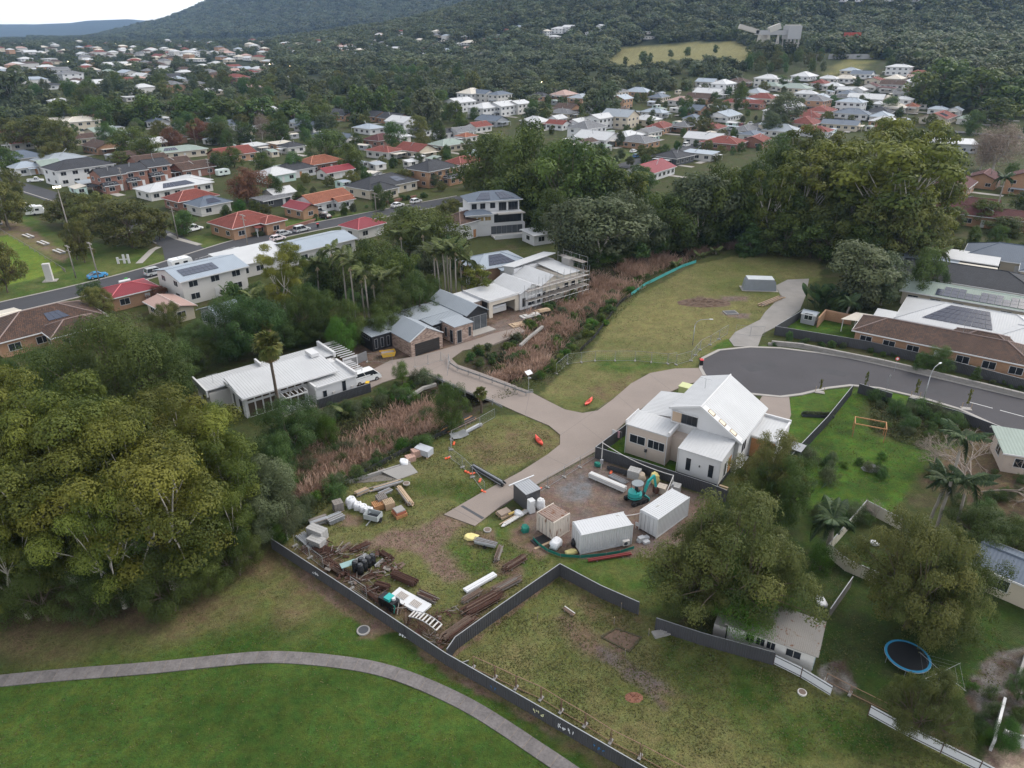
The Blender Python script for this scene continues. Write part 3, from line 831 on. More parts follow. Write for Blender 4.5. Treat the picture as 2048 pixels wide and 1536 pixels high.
def make_tree(name,seed,wr,crown0,npuff,pr,leaves,lw,ll,leaf,bark,shape='dome',squash=.7,up=.25,trunk_r=.02,fork=.3,limbs=5,spread=1.0,tubes=6,bare=0.0):
    """returns (crown mesh, trunk mesh). wr: crown radius, crown0: where the crown starts, pr: puff radius (all shares of the height)"""
    rng=np.random.default_rng(seed)
    cs=[]
    tries=0
    while len(cs) < npuff and tries < npuff*60:
        tries += 1
        h=rng.random();an=rng.random()*2*math.pi
        if shape == 'dome': prof=math.sqrt(max(0,1 - (max(0,h - .35)/.68) ** 2))*(1 if h > .35 else .62 + .38*h/.35)
        elif shape == 'umbrella': prof=(.55 + .45*h)*math.sqrt(max(0,1 - max(0,(h - .72)/.32) ** 2))
        elif shape == 'cone': prof=(1 - h) ** .8*1.0 + .08
        elif shape == 'column': prof=.75*math.sin(math.pi*min(1,h*.85 + .12)) + .2
        else: prof=math.sqrt(max(0,1 - (2*h - 1) ** 2))*1.0
        lob=1 + .26*math.sin(an*3 + seed + 3*h) + .16*math.sin(an*5 + 2*seed - 4*h)
        rr=wr*prof*lob*(rng.random() ** .42)
        z=crown0 + (1 - crown0 - pr*squash*.8)*h
        p=np.array([rr*math.cos(an),rr*math.sin(an),z])
        if all(np.linalg.norm(p - q[0]) > pr*.86 for q in cs):
            cs.append((p,pr*rng.uniform(.6,1.25)))
    P,N,Tn=[],[],[]
    tot=sum(r*r for _,r in cs)
    for c,r in cs:
        n=max(8,int(leaves*r*r/tot))
        p,nn=puff_leaves(rng,c,r,n,squash,up)
        P.append(p);N.append(nn);Tn.append(np.clip(rng.normal(.5,.2) + rng.normal(0,.13,n),0,1))
    P=np.concatenate(P);N=np.concatenate(N);Tn=np.concatenate(Tn)
    crown=quads_mesh(name + '_crown',leaf_quads(rng,P,N,lw,ll),Tn)
    crown.materials.append(leaf)
    mb=MB()
    lean=np.array([rng.normal(0,.02),rng.normal(0,.02),0])
    f=np.array([lean[0],lean[1],fork])
    mb.tube((0,0,-.03),tuple(f*.5),trunk_r*1.25,trunk_r,tubes,False);mb.tube(tuple(f*.5),tuple(f),trunk_r,trunk_r*.85,tubes,False)
    order=sorted(range(len(cs)),key=lambda i: math.atan2(cs[i][0][1],cs[i][0][0]))
    groups=np.array_split(order,limbs)
    for gidx in groups:
        if len(gidx) == 0: continue
        m=np.mean([cs[i][0] for i in gidx],axis=0)
        k=f + (m - f)*.55;k[2]=max(k[2],fork + .05)
        mid=f + (k - f)*.5 + rng.normal(0,.02,3)
        mb.tube(tuple(f),tuple(mid),trunk_r*.62,trunk_r*.48,tubes - 1,False);mb.tube(tuple(mid),tuple(k),trunk_r*.48,trunk_r*.36,tubes - 1,False)
        for i in gidx:
            c=cs[i][0]
            m2=k + (c - k)*.5 + rng.normal(0,.018,3)
            mb.tube(tuple(k),tuple(m2),trunk_r*.3,trunk_r*.2,4,False);mb.tube(tuple(m2),tuple(c),trunk_r*.2,trunk_r*.08,4,False)
    trunk=mb.mesh(name + '_trunk',True);trunk.materials.append(bark)
    return crown,trunk

LF=dict(
    gum=leafmat('gum_leaf',(0.058,0.082,0.014),(0.195,0.200,0.034)),
    gumy=leafmat('sunny_gum_leaf',(0.060,0.082,0.014),(0.190,0.192,0.034)),
    grey=leafmat('grey_green_leaf',(0.064,0.084,0.040),(0.135,0.155,0.078)),
    dense=leafmat('dark_green_leaf',(0.040,0.064,0.014),(0.106,0.138,0.030)),
    deep=leafmat('deep_green_leaf',(0.036,0.070,0.019),(0.096,0.150,0.040)),
    olive=leafmat('olive_leaf',(0.064,0.082,0.021),(0.178,0.172,0.052)),
    bright=leafmat('bright_green_leaf',(0.035,0.085,0.010),(0.100,0.190,0.022)),
    brown=leafmat('russet_leaf',(0.110,0.050,0.030),(0.200,0.095,0.055),hue=.015),
    orange=leafmat('orange_leaf',(0.32,0.15,0.03),(0.52,0.28,0.05),hue=.01),
    twig=leafmat('bare_twig',(0.17,0.125,0.10),(0.27,0.21,0.17),0,hue=.01),
    reed=leafmat('dry_reed',(0.22,0.150,0.105),(0.48,0.315,0.255),.3,hue=.01),
    flax=leafmat('green_flax',(0.05,0.085,0.015),(0.15,0.19,0.04)),
    far=leafmat('far_forest_leaf',(0.045,0.060,0.021),(0.110,0.118,0.044),.2,hue=.05,lo=.6,hi=1.5),
)
LIB={}
def lib(kind,lod):
    """three variants of each kind per level of detail"""
    if (kind,lod) in LIB: return LIB[(kind,lod)]
    out=[]
    nl,lw,ll=[(38000,.0042,.0078),(7500,.0110,.0185),(1500,.028,.044)][lod]
    nvar=3 if (lod or kind in ('gum','shrub')) else (2 if kind in ('dense','olive','deep','grey','brightshrub','greyshrub') else 1)
    for k in range(nvar):
        s=hash_seed(kind) + k*13
        a=dict(leaf=LF.get(kind,LF['dense']),bark=BARK_D)
        if kind in ('gum','gumy'):
            a.update(wr=.36,crown0=.30,npuff=40,pr=.108,shape='umbrella',squash=.62,up=.55,bark=BARK_W,trunk_r=.020,fork=.26,limbs=6)
        elif kind == 'grey':
            a.update(wr=.34,crown0=.25,npuff=34,pr=.13,shape='dome',squash=.8,up=.3,bark=BARK_W,trunk_r=.018,fork=.24,limbs=5)
        elif kind == 'olive':
            a.update(wr=.58,crown0=.16,npuff=95,pr=.115,shape='dome',squash=.7,up=.45,trunk_r=.025,fork=.18,limbs=6)
        elif kind in ('dense','deep'):
            a.update(wr=.44,crown0=.12,npuff=40,pr=.15,shape='dome',squash=.8,up=.3,trunk_r=.022,fork=.2,limbs=5)
        elif kind == 'cone':
            a.update(leaf=LF['deep'],wr=.26,crown0=.06,npuff=40,pr=.11,shape='cone',squash=.9,up=.2,trunk_r=.018,fork=.3,limbs=4)
        elif kind in ('shrub','brightshrub','flaxshrub','greyshrub'):
            a.update(leaf={'shrub': LF['deep'],'brightshrub': LF['bright'],'flaxshrub': LF['flax'],'greyshrub': LF['grey']}[kind],wr=.62,crown0=.10,npuff=16,pr=.30,shape='dome',squash=.85,up=.3,trunk_r=.03,fork=.12,limbs=4)
        elif kind == 'airy':
            a.update(leaf=LF['gum'],wr=.40,crown0=.32,npuff=26,pr=.11,shape='umbrella',squash=.6,up=.5,bark=BARK_W,trunk_r=.018,fork=.3,limbs=5)
        elif kind == 'bare':
            a.update(leaf=LF['twig'],wr=.34,crown0=.2,npuff=40,pr=.14,shape='column',squash=1.2,up=.2,bark=BARK_W,trunk_r=.02,fork=.2,limbs=6)
        elif kind in ('brown','orange','bright'):
            a.update(wr=.42,crown0=.2,npuff=30,pr=.16,shape='dome',squash=.85,up=.3,trunk_r=.02,fork=.22,limbs=5)
        f=1.0
        if 'shrub' in kind: f=.16 if lod == 0 else .35;lw2,ll2=lw*3.0,ll*3.0
        else: lw2,ll2=lw,ll
        if kind == 'bare': lw2=lw*.25;ll2=ll*2.0;f=.8
        if kind == 'olive': f=1.25;lw2,ll2=lw*1.25,ll*1.25
        if kind in ('dense','deep','grey'): lw2,ll2=lw*1.1,ll*1.1
        out.append(make_tree('%s_%d_%d' % (kind,lod,k),s,leaves=int(nl*f),lw=lw2,ll=ll2,**a))
    LIB[(kind,lod)]=out
    return out
def hash_seed(k): return sum((i + 3)*ord(c) for i,c in enumerate(k)) % 1000

TREES=[]      # (kind, x, y, z, height, width factor, lod, region)
KIND_WR=dict(gum=.43,gumy=.43,grey=.45,olive=.70,dense=.57,deep=.57,cone=.33,airy=.47,bare=.45,brown=.55,orange=.55,bright=.55,shrub=.85,brightshrub=.85,flaxshrub=.85,greyshrub=.85)
def tree_px(kind,u,vtop,vbase,wpx,region,lod=None):
    p=G(u,vbase)
    h=max(1.0,height_for(p,vtop)*.97)
    w=wpx*depth_of(p)/FPX/2
    add_tree(kind,p[0],p[1],h,w,region,lod)
def add_tree(kind,x,y,h,w,region,lod=None):
    if lod is None: lod=0 if y < 130 else (1 if y < 420 else 2)
    TREES.append((kind,x,y,Tz(x,y),h,w/(h*KIND_WR[kind]),lod,region))

LOOK=dict(gum='olive gum tree',gumy='yellow-green domed gum',grey='grey-green gum tree',olive='broad olive tree',dense='dark dense tree',
            deep='deep green tree',cone='dark conical tree',airy='open airy gum',bare='bare twiggy tree',brown='russet brown tree',orange='orange autumn tree',bright='bright green tree',
            shrub='dark green shrub',brightshrub='bright green shrub',flaxshrub='yellow-green flax clump',greyshrub='grey-green shrub')
REST,PICK,LOW,PICKS=[],[],[],[]
def plant_all():
    groups={}
    small=sorted((t for t in TREES if 'shrub' not in t[0] and 'stake' not in t[7] and 'paddock' not in t[7]),key=lambda t: -t[4]*max(.6,t[5])/math.hypot(t[1],t[2]))[285:]
    low=sorted((t for t in TREES if 'shrub' in t[0]),key=lambda t: -t[4]*max(.6,t[5])/math.hypot(t[1],t[2]))[290:]
    ids={id(t) for t in small + low};REST.extend(small);LOW.extend(low)
    for t in [t for t in TREES if id(t) not in ids]: groups.setdefault((t[0],t[7]),[]).append(t)
    for (kind,region),lst in groups.items():
        lst.sort(key=lambda t: t[1]/t[2])
        for i,(k,x,y,z,h,wf,lod,_) in enumerate(lst):
            rnd=random.Random(int(x*91 + y*37))
            crown,trunk=rnd.choice(lib(kind,lod))
            sh='shrub' in kind
            lab=LOOK[kind] + ((', %s from left of its kind ' % ordinal(i)) if len(lst) > 1 else ' ') + region
            o=thing('shrub' if sh else 'tree',lab,'shrub' if sh else 'tree',(x,y,z - .05),rnd.uniform(0,6.28),(('shrubs ' if sh else 'trees ') + region) if len(lst) > 1 else None)
            sc=(h*wf*rnd.uniform(.88,1.12),h*wf*rnd.uniform(.88,1.12),h)
            link('stem' if sh else 'trunk',trunk,None,o,scale=sc)
            co=link('foliage' if sh else 'crown',crown,None,o,scale=sc)
            if sh and len(PICKS) < 6 and all(c.data != crown for c in PICKS): PICKS.append(co)
            if lod == 1 and kind in ('dense','deep','olive','grey') and sum(c.data == crown for c in PICK) == 0 and len(PICK) < 9: PICK.append(co)
            o.location.z=z - .02*h

# ---- trees read off the photograph: kind, u, v of top, v of foot, crown width
R1='in the gum grove beside the park'
for a in (('gum',40,735,1080,250),('gum',210,745,1075,280),('gum',385,770,1060,260),('gum',150,850,1160,300),('gum',350,880,1175,330),('gum',20,890,1200,240),
          ('gum',470,880,1100,190),('gum',250,960,1215,220),('gum',60,1000,1235,200),('gum',480,960,1140,140),('airy',45,720,1000,130),('airy',240,735,1010,120),('gum',-70,820,1150,220),('gum',300,800,1110,250),
          ('gum',120,790,1110,250),('gum',440,800,1060,180)):
    tree_px(*a,R1)
for a in (('grey',545,915,1085,130),('grey',575,945,1080,90),('grey',510,1010,1110,90),('dense',100,1080,1240,150),('dense',350,1090,1220,160),('dense',480,1050,1150,120),('dense',210,1110,1235,130),('bright',545,1010,1085,70),('dense',0,1060,1240,160),('dense',420,1060,1180,130)):
    tree_px(*a,R1)
R2='around the long white house'
for a in (('dense',250,612,850,290),('dense',330,650,820,170),('dense',120,680,850,150),('dense',40,700,850,120),('dense',180,650,800,160),('deep',440,800,930,110),('deep',500,840,960,120),('deep',590,775,900,130),('bright',655,805,880,60),
          ('deep',375,690,755,90),('deep',470,650,715,80),('dense',400,830,960,120),('deep',560,830,950,90),('bright',805,718,768,36)):
    tree_px(*a,R2)
for a in (('dense',1285,100,122,18),('dense',1300,104,124,14),('dense',1375,92,112,16),('dense',1430,88,106,12),('grey',1340,98,116,14),('dense',1250,112,130,14)): tree_px(*a,'on the tan hillside paddock')
tree_px('dense',903,757,856,82,'beside the concrete bridge')
R3='in the gardens above the creek'
for a in (('airy',575,480,640,120),('deep',520,580,712,160),('deep',570,630,695,100),('dense',620,560,680,110),('deep',460,590,720,110),('bright',685,630,715,75),('deep',640,630,680,90),('dense',600,650,690,80),('dense',790,550,660,120),
          ('dense',840,540,640,110),('gum',950,530,600,80),('dense',700,590,690,90),('dense',765,600,680,90),('deep',640,500,590,80),('dense',740,470,560,110),('dense',820,405,500,160),('dense',890,425,510,110),('olive',900,395,450,70),('dense',690,510,600,100),
          ('dense',800,490,590,100),('grey',865,480,560,90),('olive',345,600,690,70),('deep',400,640,700,90)):
    tree_px(*a,R3)
R4='beside the sports field'
for a in (('olive',15,475,585,90),('olive',15,360,455,110),('olive',145,380,450,110),('olive',200,378,460,120),('olive',265,395,495,140),('olive',320,410,480,70),('olive',170,430,525,70),('olive',30,330,400,60),('deep',190,560,610,60),('olive',205,570,640,70),('brown',318,570,605,44),('deep',375,418,470,60),('grey',240,400,480,80)):
    tree_px(*a,R4)
tree_px('brown',495,328,405,105,'above the red roofed corner house')
R5='in the tall belt along the creek'
for a in (('dense',985,255,400,150),('dense',1060,230,420,170),('dense',1130,262,450,190),('dense',1190,310,450,140),('dense',1080,310,440,170),('gum',1240,330,440,110),('dense',1040,330,440,110),('grey',1190,385,560,190),('grey',1240,370,540,120),('grey',1140,390,540,130),('grey',1280,420,530,100),
          ('dense',1100,370,480,110),('cone',1310,420,545,70),('cone',1270,430,540,70),('dense',1330,370,520,130),('grey',1390,325,500,150),('dense',1430,300,490,140),('dense',1490,290,480,130),('dense',1350,430,530,110),('dense',1400,420,520,120),('cone',1475,430,512,70),('cone',1495,440,510,60),
          ('dense',1540,270,460,130),('gumy',1590,300,490,150),('gumy',1640,270,480,170),('gumy',1770,268,520,260),('gumy',1700,255,440,150),('gumy',1820,235,420,150),('gumy',1755,225,400,130),('gumy',1610,245,400,120),('gumy',1850,310,490,130),('olive',1820,400,530,150),('olive',1770,380,530,160),
          ('dense',1560,420,510,120),('dense',1620,420,515,130),('dense',1680,430,520,120),('dense',1520,350,490,110),('dense',1570,370,500,110),('gumy',1530,320,500,110),('dense',1640,400,520,130),('dense',1720,440,530,110),('dense',1460,350,500,120),('dense',1600,340,480,120),('gumy',1680,320,500,130),
          ('deep',1220,500,560,70),('bright',1215,490,545,60),('dense',1180,480,560,90),('dense',1260,480,545,90),('dense',1310,470,540,80)):
    a=list(a);a[3]=min(a[3],float(np.interp(a[1],[1130,1180,1250,1330,1400,1480,1500],[560,532,514,496,482,472,520]))) if 1130 < a[1] < 1500 else a[3];tree_px(*a,R5)
R6='beside the far end of the reserve'
for a in (('grey',1715,480,610,170),('grey',1760,500,610,100),('greyshrub',1700,545,615,110),('deep',1840,490,600,80),('deep',1860,520,590,60),('deep',1680,590,625,60)):
    tree_px(*a,R6)
R7='around the white gabled house'
for a in (('olive',1530,862,1010,150),('dense',1560,900,1040,130),('dense',1500,930,1030,90),('olive',1440,985,1240,330),('olive',1380,1040,1230,170),('olive',1510,1060,1240,180),('bright',1480,1120,1250,200)):
    tree_px(*a,R7)
R8='in the backyards at lower right'
for a in (('olive',1810,1030,1255,250),('dense',1900,1090,1260,170),('olive',1840,1080,1260,200),('olive',1830,1345,1480,150),('olive',1790,1350,1430,60),('dense',1960,1020,1100,150),('dense',2030,1040,1120,130),('bright',2000,1440,1500,70),('deep',2035,1340,1400,60),('deep',1960,1000,1060,80),('brightshrub',1640,1085,1140,70)):
    tree_px(*a,R8)
R9='along the cul-de-sac'
for a in (('deep',1870,690,745,62),('deep',1840,700,745,40),('cone',1947,728,768,24),('deep',1576,660,684,18)):
    tree_px(*a,R9)
for a in (('airy',1639,757,785,9),('airy',1728,741,780,10),('airy',1830,757,795,10),('airy',1932,776,818,11)):
    tree_px(*a,'young on a stake by the kerb')
R10='around the suburb behind the creek'
for a in (('deep',660,255,330,90),('dense',700,280,345,70),('olive',810,335,375,44),('dense',975,262,320,60),('dense',760,365,420,40),('deep',690,403,432,20),('deep',708,403,428,20),('olive',870,345,375,36),('dense',555,350,400,46),('dense',600,380,420,36),('dense',530,300,350,50),('deep',590,300,350,46),
          ('dense',270,250,310,90),('dense',300,270,330,60),('bare',525,222,280,36),('brown',400,232,285,58),('brown',350,250,300,46),('dense',440,300,345,50),('dense',470,290,335,46),('olive',80,225,300,110),('olive',130,235,310,80),('olive',35,230,290,70),('olive',110,280,330,60),('dense',15,290,345,70),('olive',245,300,335,50),
          ('dense',200,185,260,80),('dense',300,185,250,90),('dense',380,185,255,80),('dense',450,190,250,80),('dense',530,190,245,90),('dense',590,195,250,80),('dense',650,205,260,70),('dense',440,240,290,70),('dense',490,240,290,60),('dense',560,235,290,60),('dense',240,195,250,60),('dense',130,195,250,70),('grey',40,130,225,80),
          ('grey',850,170,255,70),('dense',770,165,235,60),('dense',720,165,240,70),('olive',920,230,262,40),('dense',1065,195,240,26),('dense',1085,200,242,22),('grey',1215,155,240,76),('grey',1180,175,235,50),('olive',945,140,195,46),('orange',1374,188,232,34),('dense',1400,195,225,30),('dense',1435,197,235,36),('dense',1410,232,270,36),
          ('grey',1560,178,260,80),('grey',1540,220,270,50),('dense',1565,258,330,80),('olive',1480,165,225,36),('dense',1560,148,175,32),('dense',1725,195,220,40),('dense',1780,190,225,36),('dense',1680,195,212,40),('dense',1240,258,300,26),('deep',1380,232,262,30),('dense',1300,290,325,30),('dense',1330,285,315,26),
          ('bare',1985,235,345,110),('bare',1960,250,340,60),('dense',1900,300,370,80),('dense',1940,215,270,50),('olive',1890,340,385,60),('deep',2015,320,370,30),('dense',2040,380,420,60),('dense',1960,395,450,80),('dense',2010,430,470,90),('dense',1900,410,460,70),('dense',2045,480,520,50),('deep',1915,500,530,46),
          ('dense',1880,110,205,150),('dense',1950,130,220,140),('dense',1840,140,215,90),('dense',2020,145,230,120),('dense',1990,190,250,90)):
    tree_px(*a,R10)

def scatter(kind_w,poly_px,n,hr,wr,region,seed,avoid=5.0,lod=None):
    rnd=random.Random(seed);poly=[G(*p)[:2] for p in poly_px]
    xs=[p[0] for p in poly];ys=[p[1] for p in poly]
    k=0;tries=0
    while k < n and tries < n*40:
        tries += 1
        x=rnd.uniform(min(xs),max(xs));y=rnd.uniform(min(ys),max(ys))
        if not inside(np.array([x]),np.array([y]),poly)[0]: continue
        if any((x - t[1]) ** 2 + (y - t[2]) ** 2 < avoid ** 2 for t in TREES): continue
        if any((x - q[0]) ** 2 + (y - q[1]) ** 2 < q[2] ** 2 for q in KEEP): continue
        kd=rnd.choices([a for a,_ in kind_w],[b for _,b in kind_w])[0]
        h=rnd.uniform(*hr);add_tree(kd,x,y,h,h*rnd.uniform(*wr),region,lod);k += 1
KEEP=[]    # (x, y, radius) kept clear of scattered trees
# ------------------------------------------------------------------ building kit
def tiles(n,c,k=.75): return brickmat(n,c,tuple(v*k for v in c),tuple(v*.45 for v in c),.30,.33,.03,.8,.5,.3)
ROOFS=dict(
    red=tiles('red_roof_tile',(.215,.055,.042)),orange=tiles('orange_red_roof_tile',(.28,.10,.058)),brown=brickmat('brown_roof_tile',(.060,.040,.034),(.115,.062,.042),(.02,.015,.013),.30,.33,.03,.8,.5,.5),maroon=tiles('maroon_roof_tile',(.10,.03,.03)),
    charcoal=tiles('charcoal_roof_tile',(.052,.055,.065)),slate=corrmat('slate_blue_roof',(.10,.125,.165),.35),grey=tiles('grey_roof_tile',(.19,.195,.21)),white=corrmat('white_roof_sheet',(.48,.487,.50),.4,.55,.1),
    bluegrey=corrmat('blue_grey_roof_sheet',(.29,.335,.39),.4,.5,.1),green=corrmat('grey_green_roof_sheet',(.23,.28,.25),.4),pink=corrmat('faded_pink_roof_sheet',(.36,.24,.21),.3),cream=corrmat('cream_roof_sheet',(.52,.48,.42),.4),
    metal=corrmat('zinc_grey_roof',(.27,.30,.335),.4,.5,.1),crimson=corrmat('crimson_roof_sheet',(.20,.03,.04),.3))
RNAME=dict(red='red tiled',orange='orange tiled',brown='brown tiled',maroon='maroon tiled',charcoal='charcoal',slate='slate blue',grey='grey tiled',white='white',bluegrey='blue-grey',green='grey-green',pink='faded pink',cream='cream',metal='zinc grey',crimson='crimson')
WALLS=dict(
    brick=brickmat('orange_brick',(.40,.215,.115),(.33,.17,.09),(.34,.27,.21)),redbrick=brickmat('red_brick',(.27,.11,.075),(.21,.085,.06),(.26,.2,.17)),mixbrick=brickmat('mottled_brick',(.46,.34,.28),(.17,.105,.085),(.40,.35,.31),.48,.17,.014,bump=.5,blotch=.2),
    white=WHITE,off=OFFW,cream=CREAM,beige=BEIGE,blue=mk('pale_blue_boards',(.30,.46,.62),.7),grey=mk('grey_boards',(.30,.31,.33),.7),black=BLACK,dark=CHAR,greenw=mk('sea_green_boards',(.45,.58,.54),.7))
WNAME=dict(brick='orange brick',redbrick='red brick',mixbrick='mottled brick',white='white',off='off-white',cream='cream',beige='beige',blue='pale blue',grey='grey',black='black',dark='dark',greenw='sea green')

def win(parent,c,ang,w,h,z,bars=0,frame=None,glass=None,name='window',proud=.05):
    fr=frame or WHITE
    t=.07 if w > .8 else .05
    mb=MB()
    mb.box(-w/2 - t,-proud,-t,-w/2,.03,h + t).box(w/2,-proud,-t,w/2 + t,.03,h + t)
    mb.box(-w/2,-proud,-t,w/2,.03,0).box(-w/2,-proud,h,w/2,.03,h + t)
    for k in range(bars):
        x=-w/2 + w*(k + 1)/(bars + 1);mb.box(x - t/3,-proud*.9,0,x + t/3,.02,h)
    o=mb.build(name,fr,parent,(c[0],c[1],z),ang + math.pi/2)
    MB().box(-w/2,-.015,0,w/2,.01,h).build('pane',glass or GLASS,o)
    return o

def door(parent,c,ang,w,h,z,mat,name='door',handle=True):
    o=MB().box(-w/2,-.05,0,w/2,.03,h).build(name,mat,parent,(c[0],c[1],z),ang + math.pi/2)
    if handle: MB().box(w*.32,-.11,h*.45,w*.38,-.05,h*.52).build('handle',GALV,o)
    return o

def ribs(parent,quad,pitch,mat,h=.024,name='roof_ribs'):
    """standing seams on a roof plane; quad = eave left, eave right, ridge right, ridge left"""
    a,b,c,d=[Vector(q) for q in quad]
    n=(b - a).cross(d - a).normalized()
    if n.z < 0: n=-n
    k=max(2,int((b - a).length/pitch));mb=MB()
    along_=(b - a).normalized()*.018
    for i in range(k + 1):
        t=i/k
        p=a.lerp(b,t);q=d.lerp(c,t)
        i0=len(mb.v)
        mb.v += [tuple(p - along_),tuple(p + along_),tuple(p + n*h),tuple(q - along_),tuple(q + along_),tuple(q + n*h)]
        mb.f += [(i0,i0 + 2,i0 + 5,i0 + 3),(i0 + 2,i0 + 1,i0 + 4,i0 + 5),(i0,i0 + 1,i0 + 2),(i0 + 3,i0 + 5,i0 + 4)]
    o=mb.build(name,mat,parent)
    o['kind']='stuff'
    return o

def roofplane(parent,quad,mat,th=.16,pitch=.45,rib=True,name='roof'):
    o=MB().slab(list(quad),th).build(name,mat,parent)
    if rib: ribs(o,quad,pitch,mat)
    return o

def solar(parent,quad,cols,rows,u0,v0,u1,v1,mat=None,skip=()):
    """panels on a roof plane, each one its own part; u, v are shares of the plane"""
    a,b,c,d=[Vector(q) for q in quad]
    n=(b - a).cross(d - a).normalized()
    if n.z < 0: n=-n
    def P(u,v): return a.lerp(b,u).lerp(d.lerp(c,u),v)
    for i in range(cols):
        for j in range(rows):
            if (i,j) in skip: continue
            g=.006
            ua,ub=u0 + (u1 - u0)*i/cols,u0 + (u1 - u0)*(i + 1)/cols
            va,vb=v0 + (v1 - v0)*j/rows,v0 + (v1 - v0)*(j + 1)/rows
            q=[P(ua + g*.3,va + g) + n*.11,P(ub - g*.3,va + g) + n*.11,P(ub - g*.3,vb - g) + n*.11,P(ua + g*.3,vb - g) + n*.11]
            MB().slab(q,.05).build('solar_panel',mat or SOLAR,parent)

def tv_aerial(parent,p,h=1.8):
    mb=MB().tube(p,(p[0],p[1],p[2] + h),.03)
    mb.tube((p[0] - .8,p[1],p[2] + h),(p[0] + .8,p[1],p[2] + h),.02)
    for k in range(6): mb.tube((p[0] - .75 + k*.3,p[1] - .3,p[2] + h),(p[0] - .75 + k*.3,p[1] + .3,p[2] + h),.015,n=4)
    return mb.build('aerial',GALV,parent)

